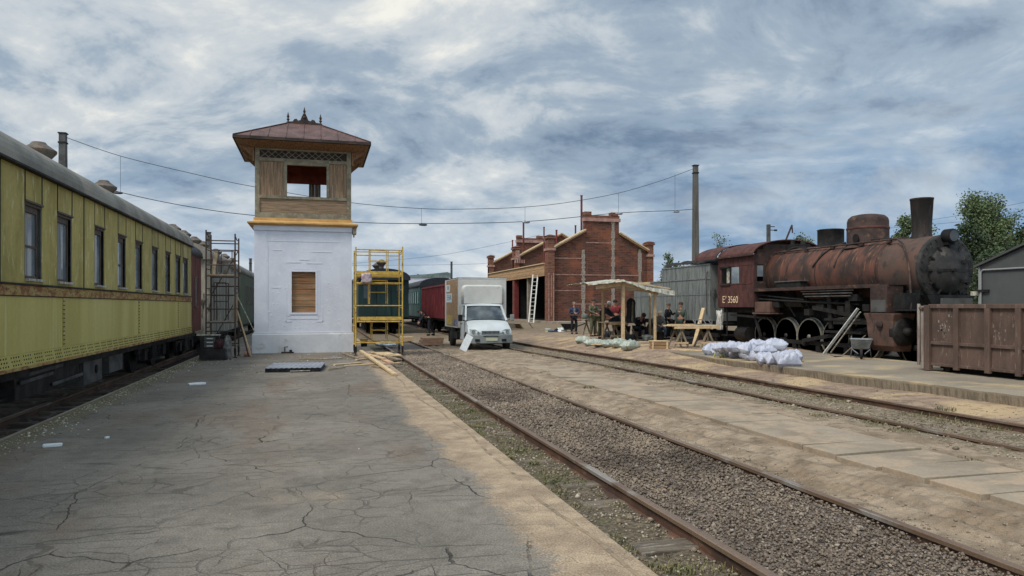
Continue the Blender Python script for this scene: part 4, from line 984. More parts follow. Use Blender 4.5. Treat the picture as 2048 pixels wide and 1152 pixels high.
# corrugated sheets on the asphalt
p = onZ(586, 744, 0)
b = MB().use(MT['sheet_metal'])
for k in range(5):
    zz_ = .02 + k * .021; off = rng.uniform(-.01, .01)
    rows = [[(-.68 + 1.36 * i / 64 + off, yy, zz_ + .008 * math.sin(i / 64 * 22 * PI)) for i in range(65)] for yy in (-.05, 1.75)]
    b.loft(rows, False, False, False); b.loft([[(a, c_, d - .006) for a, c_, d in r0] for r0 in rows], False, False, False)
b.use(MT['iron']).bx(-.66, .66, -.045, 1.7, .0, .092)
tag(b.build('metal_sheet_stack', None, None, (p.x, p.y, 0), R(-4)), 'stack of grey corrugated metal sheets lying on the asphalt before the white tower', 'metal sheets')
# planks heaped between tower and track
for i, (a, c_, w_, h, m_, lb) in enumerate((
    ((722, 714), (790, 752), .10, .055, 'pine', 'thick pale beam pointing at the camera, nearest of the plank heap'),
    ((735, 713), (770, 722), .10, .04, 'pine', 'short pale plank lying beside the thick beam in the heap'),
    ((690, 733), (800, 727), .11, .03, 'pine', 'long plank lying flat across the heap, parallel to the tower front'),
    ((668, 731), (722, 727), .12, .03, 'pine', 'pale plank at the left end of the heap'),
    ((640, 719), (684, 717), .11, .02, 'sill_white', 'whitish lath lying before the middle of the tower'),
    ((598, 719), (645, 720), .07, .03, 'pine_grey', 'dark grey lath lying behind the metal sheets'),
    ((684, 708), (716, 720), .05, .05, 'pine_grey', 'brown batten running from the tower corner to the plank heap'),
    ((768, 721), (782, 727), .16, .03, 'pine_pink', 'small rosy board offcut at the right of the heap'),
    ((712, 722), (748, 717), .09, .03, 'pine', 'narrow plank underneath the thick beam'),
    ((744, 735), (778, 738), .07, .03, 'pine_grey', 'grey weathered slat lying before the plank heap'),
    ((656, 741), (690, 737), .05, .02, 'pine_grey', 'thin grey slat between the metal sheets and the plank heap'),
    ((776, 716), (800, 722), .14, .03, 'pine_grey', 'wide grey board at the rail end of the heap'),
    ((580, 745), (620, 744), .06, .015, 'sill_white', 'pale strip on the asphalt just before the metal sheets'))):
    A_, B2 = onZ(*a), onZ(*c_); z_ = h / 2 + .002 + (.12 if i == 0 else .05 if i in (1,) else .002 * i)
    plank(lb, (A_.x, A_.y, z_ + (.05 if i == 0 else 0)), (B2.x, B2.y, h / 2 + .004 if i == 0 else z_), w_, h, m_, 'planks heaped between tower and track')
for i, (px, py, w_, dz, lb) in enumerate(((764, 704, .75, .0, 'lowest sheet of plywood under the yellow scaffold'), (782, 712, .6, .05, 'broken plywood sheet tilted at the edge of the rail'), (770, 712, .5, .09, 'upper plywood piece at the foot of the yellow scaffold'))):
    p = onZ(px, py, .05)
    b = MB().use(MT['pine']).box((0, 0, .03 + dz), (w_, .5, .03), Matrix.Rotation(.2 * i, 3, 'Z') @ Matrix.Rotation(.05 * i, 3, 'X'))
    tag(b.build('plywood_sheet', None, None, (p.x, p.y, 0)), lb, 'plywood', 'plywood pieces by the yellow scaffold')
p = onZ(770, 692, 0); blob('plastic_film', 'crumpled whitish plastic film on the ground under the yellow scaffold', 'plastic film', (p.x, p.y, 0), (.75, .7, .16), MT['foam'], 12, amp=.6, ex=.8)
p = onZ(728, 693, 0)
b = MB().use(MT['black']).lathe([(.12, 0), (.15, .26), (.16, .27), (.15, .28), (.135, .26), (.11, .02), (0, .02)], (0, 0, 0), 'z', 16); bk = thing('bucket', 'small black bucket under the yellow scaffold beside the white tower', 'bucket', (p.x, p.y, 0)); b.build('body', None, bk)
MB().use(MT['wire']).tube([(.15 * math.cos(a), 0, .25 + .12 * math.sin(a)) for a in [PI * i / 8 for i in range(9)]], .006).build('handle', None, bk)
p = onZ(812, 682, 0); tag(MB().use(MT['pine']).bx(-.32, .3, -.2, .2, 0, .16).bx(-.3, .33, -.18, .22, .16, .2).build('timber_block', None, None, (p.x, p.y, 0), .1, .01), 'pale timber block beside the rail, right of the yellow scaffold', 'timber')
# rosy boards stacked left of the truck
p = onZ(862, 690, -.04)
for k in range(3):
    tag(MB().use(MT['pine_pink']).box((0, 0, .06), (1.05 - .06 * k, .5, .105)).build('timber_board', None, None, (p.x + .04 * k, p.y + .2, -.05 + k * .11), .05 * k, .01), ('lowest', 'middle', 'topmost')[k] + ' rosy board of the stack beside the left rear wheel of the truck', 'timber', 'rosy boards beside the truck')
# clutter at the foot of the tower, foam pieces, tap
p = onZ(572, 703, 0)
b = MB().use(MT['rust_dark']); b.tube([(0, 0, 0), (0, 0, .22), (.1, 0, .22)], .02); b.bx(-.12, .3, -.08, .06, 0, .05); b.cyl((.2, -.02, .05), (.2, -.02, .12), .05)
tag(b.build('pipe_fitting', None, None, (p.x, TY + F - .2, 0)), 'rusty pipe fitting standing at the foot of the white tower front', 'pipe')
p = onZ(572, 668, .0)
for lb, px, py, s, rz_ in (('white foam slab lying on the asphalt towards the white tower', 394, 770, (.34, .12, .05), .35), ('white foam slab lying on the asphalt nearest to the camera', 105, 893, (.20, .075, .035), .2), ('small white foam crumb on the asphalt beside the coach', 214, 877, (.05, .04, .025), .8)):
    p = onZ(px, py, 0); tag(blob('foam_piece', None, None, (p.x, p.y, 0), s, MT['foam'], px, rz_, .08, ex=.25, n=10), lb, 'foam', 'foam pieces on the asphalt')
# ================================================================ white box truck
tk = thing('box_truck', 'dusty white box truck with a printed reed picture on its side, facing the camera', 'truck', (6.53, 27.4, -.05))
TK = .89                                         # half width of the cab
def side_ring(yv, zv, hw): return yv, zv, hw
# body as cross-sections along the centre profile: (y, z, half width)
b = MB().use(MT['truck'])
low = [(.02, .52, .80), (-.02, .60, .86), (.0, .72, .87), (.06, .80, .87), (.12, .86, .86), (.30, .97, .855), (.55, 1.08, .85), (.72, 1.145, .84)]
rows = [[(s * hw * (1 - .0), yv + .10 * (abs(s) ** 2.5), zv - .05 * abs(s) ** 3) for s in (-1, -.85, -.6, -.3, 0, .3, .6, .85, 1)] for yv, zv, hw in low]
b.loft(rows, False, True, False)
for s in (-1, 1):                                 # wings, doors, rear quarter
    b.add([(s * .80, .12, .50), (s * .87, .10, .72), (s * .86, .22, .83), (s * .85, .65, 1.06), (s * .84, .82, 1.09), (s * .87, .82, .40), (s * .87, .75, .55), (s * .87, .62, .68), (s * .87, .42, .68), (s * .87, .28, .55), (s * .85, .22, .42)], [tuple(range(11))])
    b.add([(s * .87, .82, .36), (s * .84, .82, 1.09), (s * .84, 1.72, 1.12), (s * .87, 1.72, .36)], [(0, 1, 2, 3)])
    b.add([(s * .84, 1.55, 1.12), (s * .84, 1.72, 1.12), (s * .74, 1.72, 1.75), (s * .74, 1.58, 1.75)], [(0, 1, 2, 3)])
    b.bar((s * .835, .76, 1.12), (s * .725, 1.22, 1.72), .07, .06); b.bar((s * .73, 1.22, 1.735), (s * .73, 1.72, 1.75), .08, .06)
b.loft([[(s * .73, 1.18, 1.715 - .02 * s * s) for s in (-1, -.5, 0, .5, 1)], [(s * .735, 1.24, 1.775 - .03 * s * s) for s in (-1, -.5, 0, .5, 1)], [(s * .735, 1.45, 1.80 - .03 * s * s) for s in (-1, -.5, 0, .5, 1)], [(s * .735, 1.74, 1.80 - .03 * s * s) for s in (-1, -.5, 0, .5, 1)]], False, True, False)
b.bx(-.84, .84, 1.70, 1.74, .36, 1.76)
b.build('cab', None, tk, recalc=True)
b = MB().use(MT['screen']).loft([[(s * .80, .74 + .07 * s * s, 1.13 - .02 * s * s) for s in (-1, -.6, -.2, .2, .6, 1)], [(s * .705, 1.20 + .05 * s * s, 1.715 - .02 * s * s) for s in (-1, -.6, -.2, .2, .6, 1)]], False, True, False)
ws = b.build('windscreen', None, tk)
for s in (-1, 1):
    MB().use(MT['black']).tube([(s * .855, .27, .90), (s * .845, .66, 1.085), (s * .83, .80, 1.12)], .006, 4).tube([(s * .872, .86, .45), (s * .858, .86, 1.08)], .006, 4).tube([(s * .872, 1.6, .45), (s * .858, 1.6, 1.1)], .006, 4).build('panel_gap', None, tk)
    MB().use(MT['black']).bx(s * .86, s * .885, 1.42, 1.54, .98, 1.01).build('door_handle', None, tk)
    MB().use(MT['black']).prism([(.52 + .37 * math.cos(PI * i / 10), .33 + .36 * math.sin(PI * i / 10)) for i in range(11)], 'x', s * .6, s * .872).build('wheel_arch', None, tk)
MB().use(MT['black']).tube([(-.6, .76, 1.16), (-.1, .74, 1.17), (.02, .73, 1.16)], .012).tube([(0, .74, 1.17), (.45, .73, 1.15), (.66, .76, 1.15)], .012).bar((-.80, .80, 1.125), (.80, .80, 1.125), .02, .03).build('wiper', None, ws)
MB().use(MT['print_white']).box((.08, .98, 1.24), (.26, .18, .01), Matrix.Rotation(R(40), 3, 'X')).build('paper', None, ws)
for s in (-1, 1):
    MB().use(MT['screen']).add([(s * .848, .88, 1.13), (s * .848, 1.5, 1.15), (s * .76, 1.5, 1.66), (s * .755, 1.24, 1.66)], [(0, 1, 2, 3)]).build('side_window', None, tk)
    MB().use(MT['black']).bar((s * .85, .86, 1.12), (s * .762, 1.22, 1.68), .03, .03).build('door_pillar', None, tk)
    h = MB().use(MT['lamp']).add([(s * .34, -.012, .615), (s * .60, .01, .60), (s * .80, .07, .66), (s * .82, .13, .80), (s * .60, .055, .79), (s * .40, .02, .70)], [tuple(range(6))] if s > 0 else [tuple(range(6))[::-1]])
    hl = h.build('headlight', None, tk)
    q = MB().use(MT['truck_grey'])
    for cx_, r_, zq in ((.68, .075, .70), (.49, .05, .655)): q.lathe([(r_, -.012), (r_ * .86, -.02), (r_ * .8, -.004), (0, .0)], (s * cx_, .022 if cx_ > .6 else .0, zq), 'y', 14)
    q.build('reflector', None, hl)
    mr = MB().use(MT['truck_grey'] if s > 0 else MT['black']).bx(s * .98, s * 1.14, .66, .76, 1.10, 1.36); mr.build('mirror', None, tk, bevel=.02)
    MB().use(MT['black']).tube([(s * .85, .84, 1.12), (s * 1.0, .74, 1.16)], .014).tube([(s * .84, .86, 1.3), (s * 1.0, .72, 1.3)], .012).build('mirror_arm', None, tk)
g_ = MB().use(MT['truck_grey']).bx(-.36, .36, -.035, .0, .61, .735)
for k in range(13): g_.use(MT['black']).bx(-.33 + k * .052, -.30 + k * .052, -.04, -.033, .63, .72)
g_.build('grille', None, tk, bevel=.006)
b = MB().use(MT['truck_grey'])
b.loft([[(s * .91, -.07 + .16 * abs(s) ** 3, zv) for s in (-1, -.8, -.4, 0, .4, .8, 1)] for zv in (.56, .50, .34, .26)], False, True, False)
b.loft([[(s * .91, -.07 + .16 * abs(s) ** 3, .56) for s in (-1, -.8, -.4, 0, .4, .8, 1)], [(s * .88, .04 + .10 * abs(s) ** 3, .575) for s in (-1, -.8, -.4, 0, .4, .8, 1)]], False, True, False)
b.use(MT['black']); b.bx(-.3, .3, -.075, -.06, .515, .54); b.bx(.44, .62, -.07, -.03, .33, .42); b.bx(-.62, -.44, -.07, -.03, .33, .42)
bp = b.build('bumper', None, tk)
MB().use(mat('dusty_number_plate', C(176, 178, 150), rough=.5, bump=0)).bx(-.20, .26, -.09, -.078, .35, .46).build('number_plate', None, bp)
def truckwheel(s, yv, dual=False, xo=.76):
    b = MB().use(MT['rubber']).lathe([(.16, -.09), (.30, -.095), (.325, -.07), (.33, 0), (.325, .07), (.30, .095), (.16, .09)], (s * xo, yv, .31), 'x', 24)
    o = b.build('wheel', None, tk)
    MB().use(MT['galv']).lathe([(0, .02), (.05, .05), (.10, .02), (.15, .03), (.18, .075), (.19, .08)] if s > 0 else [(0, -.02), (.05, -.05), (.10, -.02), (.15, -.03), (.18, -.075), (.19, -.08)], (s * xo, yv, .31), 'x', 18).build('rim', None, o)
for s in (-1, 1): truckwheel(s, .52); truckwheel(s, 3.5, xo=.84)
b = MB().use(MT['iron']); b.bx(-.42, -.34, .6, 4.7, .42, .58); b.bx(.34, .42, .6, 4.7, .42, .58); b.bx(-.8, .8, .3, 1.6, .38, .52); b.bx(-.95, -.6, 2.0, 2.7, .35, .62); b.bx(-.9, .9, 3.42, 3.58, .25, .36); b.bx(-.5, .5, .14, .3, .22, .36); b.build('chassis', None, tk)
b = MB().use(MT['truck_box']); BX0, BX1, BY0, BY1, BZ0, BZ1 = -.93, 1.10, 1.78, 4.85, .80, 2.84
b.bx(BX0, BX1, BY0, BY1, BZ0, BZ1); bo = b.build('cargo_box', None, tk, bevel=.02)
b = MB().use(MT['truck_box'])                      # rounded wind panel on the box front
pan = []
for k in range(5):
    d = k / 4; m_ = .12 + .10 * d; r_ = .18 - .03 * d
    x0, x1, z0, z1 = BX0 + m_, BX1 - m_, 1.80, BZ1 - .20 - m_ * .6
    ring_ = []
    for cx_, cz, a0 in ((x1 - r_, z1 - r_, 0), (x0 + r_, z1 - r_, 90), (x0 + r_, z0, 180), (x1 - r_, z0, 270)):
        for i in range(6): a = R(a0 + 18 * i); ring_.append((cx_ + r_ * math.cos(a), BY0 - .005 - .10 * math.sin(d * PI / 2), cz + (r_ * math.sin(a) if a0 < 180 else 0)))
    pan.append(ring_)
b.loft(pan, False, True); b.add(pan[-1], [tuple(range(24))]); b.build('wind_panel', None, bo)
b = MB().use(MT['alu'])
for z_ in (BZ0, BZ1 - .03): b.bx(BX0 - .012, BX0, BY0, BY1, z_, z_ + .05)
b.bx(BX0 - .012, BX0, BY0, BY0 + .05, BZ0, BZ1); b.bx(BX0 - .014, BX0, BY1 - .3, BY1, BZ0, BZ1); b.bx(BX0 - .012, BX1 + .012, BY0 - .01, BY0, BZ1 - .02, BZ1 + .012)
b.use(MT['black']).bx(BX0 - .02, BX1 + .02, BY0 + .02, BY1, BZ1 + .012, BZ1 + .03); b.build('edge_trim', None, bo)
MB().use(MT['reed']).bx(BX0 - .008, BX0, BY0 + .05, BY1 - .32, BZ0 + .05, BZ1 - .04).build('picture_panel', None, bo)
q = MB().use(MT['print_white']).bx(BX0 - .011, BX0 - .008, 3.2, 4.5, 1.86, 2.24); q.bx(BX0 - .011, BX0 - .008, 3.7, 4.5, 2.32, 2.62); q.build('sign_strip', None, bo)
q = MB().use(MT['print_yellow']).bx(BX0 - .011, BX0 - .008, 3.1, 4.45, .9, 1.30); q.build('yellow_print', None, bo)
q = MB().use(MT['print_navy']).bx(BX0 - .011, BX0 - .008, 2.05, 2.75, .86, 1.16); q.build('navy_print', None, bo)
def text(s, size, m, parent, name, M, ext=.002, sx=1.0):
    c = bpy.data.curves.new('t', 'FONT'); c.body = s; c.size = size; c.extrude = ext; c.align_x = 'CENTER'; c.align_y = 'CENTER'
    o = bpy.data.objects.new('t', c); COL.objects.link(o); bpy.context.view_layer.update()
    me = bpy.data.meshes.new_from_object(o.evaluated_get(bpy.context.evaluated_depsgraph_get())); me.name = name
    bpy.data.objects.remove(o); me.transform(M @ Matrix.Scale(sx, 4, (1, 0, 0))); me.materials.clear(); me.materials.append(m)
    o = bpy.data.objects.new(name, me); COL.objects.link(o)
    if parent: o.parent = parent
    return o
lm = Matrix.Rotation(-PI / 2, 4, 'Z') @ Matrix.Rotation(PI / 2, 4, 'X')
text('ЕНА', .34, MT['print_teal'], bo, 'lettering', Matrix.Translation((BX0 - .014, 3.82, 2.05)) @ lm, sx=1.5)
text('Ф', .28, MT['print_teal'], bo, 'lettering', Matrix.Translation((BX0 - .014, 4.1, 2.47)) @ lm, sx=1.5)
for yv in (4.1,): MB().use(MT['rubber']).bx(-.92, -.58, yv, yv + .02, .15, .55).build('mud_flap', None, tk)
# white board leaning on the truck bumper
p0, p1 = onZ(918, 703, -.04), onZ(935, 706, -.04)
b = MB().use(MT['foam']).bar((0, 0, .03), (.30, .12, .58), .27, .03, (0, -1, 0))
tag(b.build('white_board', None, None, (p0.x + .12, p0.y - .1, -.03), 0, .004), 'white board leaning on the front corner of the white truck', 'board')

# ================================================================ brick building with three stepped gables
def brickmat(name, a, b_, mort, mottle):
    m, t, v = soilnet(name); X, Y, Z = t.xyz(v)
    vv = t.comb(t.math('ADD', X, Y), Z, 0.0)
    br = t.new('ShaderNodeTexBrick'); t.put(br.inputs['Vector'], vv); br.inputs['Scale'].default_value = 1.0
    br.inputs['Brick Width'].default_value = .50; br.inputs['Row Height'].default_value = .15; br.inputs['Mortar Size'].default_value = .012; br.inputs['Bias'].default_value = -.1
    t.put(br.inputs['Color1'], a); t.put(br.inputs['Color2'], b_); t.put(br.inputs['Mortar'], mort)
    n = t.noise(t.scale(vv, (.6, 1.6, 1)), 1.3, 6, .6); n2 = t.noise(t.scale(vv, (.5, 3, 1)), 3.5, 6, .6)
    col = t.mix(t.ramp(n, .44, .62, 0, .75), br.outputs[0], mottle); col = t.mix(t.ramp(n2, .50, .64, 0, .75), col, C(60, 42, 36))
    col = t.mix(t.ramp(t.noise(vv, .6, 3), .5, .66, 0, .5), col, C(150, 86, 56))
    finish(t, col, .9, t.math('SUBTRACT', t.math('MULTIPLY', n2, .5), t.math('MULTIPLY', br.outputs[1], .8)), .5, .03); return m
BR = brickmat('dark_red_brick', C(110, 62, 47), C(76, 47, 40), C(114, 92, 78), C(94, 67, 55))
BRP = brickmat('pillar_brick', C(132, 80, 60), C(104, 64, 50), C(126, 100, 84), C(120, 86, 70))
BXL = 18.5; ZB0 = .40
bl = thing('brick_building', 'long dark brick workshop with stepped gables, light timber roof edges and a wide open front', 'building', (BXL, 57.2, 0))
BW = onY(1302, 560, 57.2).x - BXL                 # width of the front
zy = lambda py, px=1200: onY(px, py, 57.2).z
gl0, gl1 = onY(1107, 500, 57.2).x - BXL, onY(1170, 500, 57.2).x - BXL
gr1, gr0 = onY(1238, 500, 57.2).x - BXL, onY(1292, 500, 57.2).x - BXL
def gable(yo, parapet, cut=None, nm='gable_wall', detail=True):
    zl, zp = zy(498, 1107), zy(464, 1170); zr, zp2 = zy(504, 1295), zy(470, 1238); zt = zy(436)
    pts = [(0, ZB0), (BW, ZB0), (BW, zr), (gr0, zr), (gr1, zp2)] + ([(gr1, zt), (gl1, zt)] if parapet else [((gl1 + gr1) / 2, zp + .75)]) + [(gl1, zp), (gl0, zl), (0, zl)]
    o = MB().use(BR).prism(pts, 'y', yo, yo + .5).build(nm, None, bl)
    for a, c_ in (((gl0 - .05, zl + .02), (gl1, zp + .05)), ((gr0 + .2, zr), (gr1, zp2 + .05))):
        if not parapet and a[0] < 3: c_ = ((gl1 + gr1) / 2, zp + .82)
        if not parapet and a[0] > 3: c_ = ((gl1 + gr1) / 2, zp + .82)
        q = MB().use(MT['pine']); q.bar((a[0], yo + .12, a[1] + .14), (c_[0], yo + .12, c_[1] + .14), .85, .10)
        q.use(MT['lintel']).bar((a[0], yo - .2, a[1] + .02), (c_[0], yo - .2, c_[1] + .02), .10, .12); q.build('roof_edge', None, o)
    if parapet:
        q = MB().use(MT['pink']).bx(gl1 - .1, gr1 + .1, yo - .12, yo + .5, zt - .30, zt - .02); q.use(BRP).bx(gl1 - .02, gr1 + .02, yo - .06, yo + .5, zt - .02, zt + .22)
        q.use(BRP); q.bx(gl1 - .05, gl1 + .55, yo - .1, yo + .5, zt + .22, zt + .5); q.bx(gr1 - .75, gr1 - .1, yo - .1, yo + .5, zt + .22, zt + .5)
        q.build('parapet', None, o)
    return o
g1 = gable(0, True)
rs = random.Random(2)
for px in (1166.5, 1226, 1279.5):
    q = MB().use(MT['mortar']); uc = onY(px, 560, 57.2).x - BXL; z_ = ZB0
    zt = zy(500) if px < 1170 else zy(440) if px < 1240 else zy(497)
    while z_ < zt: w_ = rs.choice((.32, .24, .36)); q.bx(uc - w_ / 2, uc + w_ / 2, -.035, 0, z_, min(z_ + .19, zt)); z_ += .2
    q.build('block_strip', None, g1)
q = MB().use(MT['pink'])
for py, xa, xb in ((549, 1108, 1277), (516, 1108, 1166), (581, 1108, 1165), (485, 1172, 1222), (608, 1150, 1232)):
    a, c_ = onY(xa, py, 57.2), onY(xb, py, 57.2); q.bx(a.x - BXL, c_.x - BXL, -.022, 0, a.z - .035, a.z + .035)
q.build('string_course', None, g1)
g2 = gable(10.7, False); g3 = gable(21.2, True)
def pillar(yo, u0, u1, z0, zt, pinkpanel=False, frame=True, z_low=None, name='pillar'):
    q = MB().use(BRP).bx(u0, u1, yo - .28, yo + .62, z0, zt - .42)
    c_ = (u0 + u1) / 2; h = (u1 - u0) / 2
    q.use(MT['pink']).bx(u0 - .08, u1 + .08, yo - .36, yo + .70, zt - 1.42, zt - 1.22)
    q.use(BRP).bx(u0 - .10, u1 + .10, yo - .38, yo + .72, zt - .42, zt - .26); q.bx(u0 - .02, u1 + .02, yo - .3, yo + .64, zt - .26, zt - .2)
    q.loft([[(c_ - h - .14, yo - .42, zt - .2), (c_ + h + .14, yo - .42, zt - .2), (c_ + h + .14, yo + .76, zt - .2), (c_ - h - .14, yo + .76, zt - .2)], [(c_ - h * .3, yo + .05, zt - .06), (c_ + h * .3, yo + .05, zt - .06), (c_ + h * .3, yo + .3, zt - .06), (c_ - h * .3, yo + .3, zt - .06)]], True)
    o = q.build(name, None, bl)
    q = MB().use(MT['pink'])
    if pinkpanel:
        q.bx(u0 + .1, u1 - .02, yo - .33, yo - .28, zt - 1.25, zt - .5)
        for k in range(5): q.bx(u0 + k * .22, u0 + .13 + k * .22, yo - .40, yo - .28, zt - 1.75, zt - 1.42)
        q.bx(u0 - .05, u1 + .05, yo - .38, yo - .28, zt - 1.22, zt - 1.15)
    elif frame:
        for a in (u0 + .02, u1 - .12): q.bx(a, a + .07, yo - .31, yo - .28, z0, z0 + 4.0)
        q.bx(u0 + .3, u1 - .3, yo - .30, yo - .28, z0 + .4, z0 + 3.8)
    q.build('panel_trim', None, o)
    return o
pw = onY(1107, 560, 57.2).x - BXL
pillar(0, -.05, pw, ZB0, zy(467, 1095)); pillar(0, gr0 + .1, BW + .1, ZB0, zy(481, 1305), frame=False)
pillar(10.7, 0, pw, 4.5, zy(467, 1095) - .1, True); pillar(21.2, 0, pw, .1, zy(467, 1095) - .25, False, False)
# open side: timber beam over it, hall shade painted as black sheets behind, flat decks between the gables
q = MB().use(MT['lintel'])
for k in range(5): q.bx(-.10 - .015 * (k % 2), .08, .66, 21.0, 4.18 + k * .2, 4.37 + k * .2)
q.use(MT['pine']).bx(-.2, .1, .66, 21.0, 5.18, 5.26); q.build('timber_beam', None, bl)
q = MB().use(MT['pine_grey']).bx(.1, BW, .5, 21.2, 5.05, 5.15); q.build('hall_roof', None, bl)
q = MB().use(MT['black']).bx(3.2, 3.5, .5, 21.2, ZB0, 5.05); q.build('hall_shade_wall', None, bl)
for ya in (.51, 10.58, 11.21, 21.1): MB().use(MT['black']).bx(.45, 3.2, ya, ya + .1, ZB0, 5.04).build('hall_shade_sheet', None, bl)  # black sheets over the brick, shade of the hall put into colour
MB().use(MT['black']).bx(.42, 3.2, .61, 21.1, ZB0 + .003, ZB0 + .012).build('hall_shade_floor', None, bl)
q = MB().use(MT['conc']).bx(-.15, BW + .6, -3.2, 22, -.3, ZB0); q.build('hall_floor', None, bl)
q = MB().use(MT['red_iron']); q.bx(-.02, .42, 10.4, 10.8, .0, 4.5); q.build('post', None, bl)
q = MB().use(MT['conc']); q.bx(.1, .4, 6.2, 6.5, ZB0, 4.2); q.build('post', None, bl)
for px, py0, py1, yo, r_ in ((1163, 392, 470, .9, .09), (1047, 445, 520, 12.5, .09), (1088, 455, 500, 9.0, .07), (1113, 461, 500, 9.4, .09), (1025, 481, 520, 21.6, .08), (1151, 452, 476, 1.4, .07)):
    a, c_ = onY(px, py0, 57.2 + yo), onY(px, py1, 57.2 + yo)
    q = MB().use(MT['red_iron']).cyl((a.x - BXL, yo, c_.z - 1), (a.x - BXL, yo, a.z), r_, n=10); q.cyl((a.x - BXL, yo, a.z), (a.x - BXL, yo, a.z + .06), r_ * 1.3, n=10); q.build('roof_pipe', None, bl)
# ladder against the timber beam
p0, p1 = Vector((17.45, 58.6, .0)), Vector((18.25, 59.9, 4.35))
q = MB().use(MT['alu']); sd = Vector((.94, -.34, 0)) * .21; d = p1 - p0
for s in (-1, 1): q.bar(sd * s, d + sd * s, .05, .10, sd)
for k in range(12): q.bar(d * (.06 + k * .08) - sd, d * (.06 + k * .08) + sd, .045, .045)
tag(q.build('ladder', None, None, p0), 'aluminium ladder leaning on the timber beam of the brick building', 'ladder')
# clutter between truck and brick building
tag(MB().use(MT['pine_grey']).bar((0, 0, 0.05), (1.1, .6, .05), .5, .06).build('board', None, None, (16.6, 56.4, .0)), 'pale board lying under the foot of the aluminium ladder', 'board')
p = onZ(1048, 664, 0)
q = MB().use(MT['pine_grey']).bar((-.5, 0, .55), (-.1, .1, .05), .9, .05); q.bar((.3, 0, .62), (.75, .05, .05), .08, .06)
tag(q.build('leaning_boards', None, None, (p.x, p.y, 0)), 'greyish boards leaning together right of the truck before the brick building', 'boards')
q = MB().use(MT['conc']).bx(-.25, .25, -.1, .1, 0, .55); tag(q.build('concrete_block', None, None, (p.x - .75, p.y + .3, 0), .2), 'broken pale concrete block beside the right mirror of the truck', 'block')
# ================================================================ steam locomotive
LY = 20.0; LXC = 16.7
lo = thing('steam_locomotive', 'rusted black and brown steam locomotive standing cold behind the apron', 'steam locomotive', (LXC, LY, 0))
RU, RD, IR, BK = MT['rust'], MT['rust_dark'], MT['iron'], MT['black']
ZC = 2.70
def ly(v): return v - LY
# boiler barrel with bands
b = MB().use(RU).lathe([(0, ly(17.55)), (.95, ly(17.55)), (.96, ly(17.6)), (.97, ly(19.5)), (1.0, ly(21.6)), (1.02, ly(22.95)), (0, ly(22.95))], (0, 0, ZC), 'y', 44)
bo = b.build('boiler', None, lo)
for yy, r_, w2 in ((17.62, .975, .05), (18.9, .97, .02), (20.3, .985, .02), (21.75, 1.008, .03)):
    b = MB().use(RD).lathe([(r_ - .03, ly(yy) - w2), (r_ + .006, ly(yy) - w2), (r_ + .006, ly(yy) + w2), (r_ - .03, ly(yy) + w2)], (0, 0, ZC), 'y', 44)
    b.build('boiler_band', None, bo)
# smokebox, front plate, round door
b = MB().use(MT['rust_smoke']).lathe([(.93, ly(16.12)), (.94, ly(16.2)), (.95, ly(17.55))], (0, 0, ZC - .03), 'y', 44); b.build('smokebox', None, bo)
b = MB().use(MT['smoke_grey']).lathe([(0, ly(16.10)), (.90, ly(16.10)), (.945, ly(16.13)), (.95, ly(16.2))], (0, 0, ZC - .03), 'y', 44)
for k in range(28): a = 2 * PI * k / 28; b.lathe([(.022, -.03), (.018, 0)], (.87 * math.cos(a), ly(16.10), ZC - .03 + .87 * math.sin(a)), 'y', 6)
fp = b.build('front_plate', None, bo)
b = MB().use(MT['smoke_grey']).lathe([(.66, ly(16.09)), (.66, ly(16.04)), (.60, ly(15.99)), (.40, ly(15.93)), (.38, ly(15.915)), (0, ly(15.90))], (.02, 0, ZC - .08), 'y', 40)
b.use(IR)
for k in range(12): a = 2 * PI * k / 12; b.bar((.60 * math.cos(a), ly(16.0), ZC - .08 + .60 * math.sin(a)), (.74 * math.cos(a), ly(16.03), ZC - .08 + .74 * math.sin(a)), .05, .05)
b.bx(-.5, .5, ly(15.9), ly(15.93), ZC - .12, ZC - .04); b.bx(.30, .62, ly(15.88), ly(15.95), ZC + .12, ZC + .20); b.bx(.30, .62, ly(15.88), ly(15.95), ZC - .40, ZC - .32); b.cyl((0, ly(15.82), ZC - .08), (0, ly(15.9), ZC - .08), .06, n=10)
b.build('smokebox_door', None, fp)
b = MB().use(BK).lathe([(0, -.14), (.17, -.14), (.20, -.10), (.20, .12), (0, .12)], (.0, ly(16.0), ZC + .86), 'y', 20); b.bx(-.12, .12, ly(15.95), ly(16.25), ZC + .62, ZC + .76)
b.use(MT['dark_glass']).lathe([(.15, -.142), (0, -.15)], (0, ly(16.0), ZC + .86), 'y', 16); b.build('headlamp', None, lo)
# chimney, domes
b = MB().use(MT['chimney']).lathe([(.33, -.12), (.27, .04), (.255, .12), (.255, .3), (.30, 1.07), (.31, 1.08), (.31, 1.12), (.27, 1.12), (.24, .9)], (0, ly(16.95), ZC + .90), 'z', 28); b.build('chimney', None, lo)
b = MB().use(RD).lathe([(.72, -.12), (.63, -.02), (.61, .05), (.61, .50), (.60, .52), (.60, .72), (.57, .82), (.48, .90), (.3, .94), (0, .95)], (0, ly(19.05), ZC + .87), 'z', 30)
b.use(MT['rust_cab']).lathe([(.612, .46), (.625, .48), (.625, .52), (.612, .54)], (0, ly(19.05), ZC + .87), 'z', 30); b.use(BK).lathe([(.13, -.03), (.12, .0), (0, .0)], (-.60, ly(18.85), ZC + 1.05), 'x', 12)
b.build('steam_dome', None, lo)
b = MB().use(IR).lathe([(.46, -.1), (.42, 0), (.42, .56), (.44, .58), (.40, .60), (.38, .5), (0, .48)], (0, ly(20.75), ZC + .92), 'z', 24); b.build('sand_dome', None, lo)
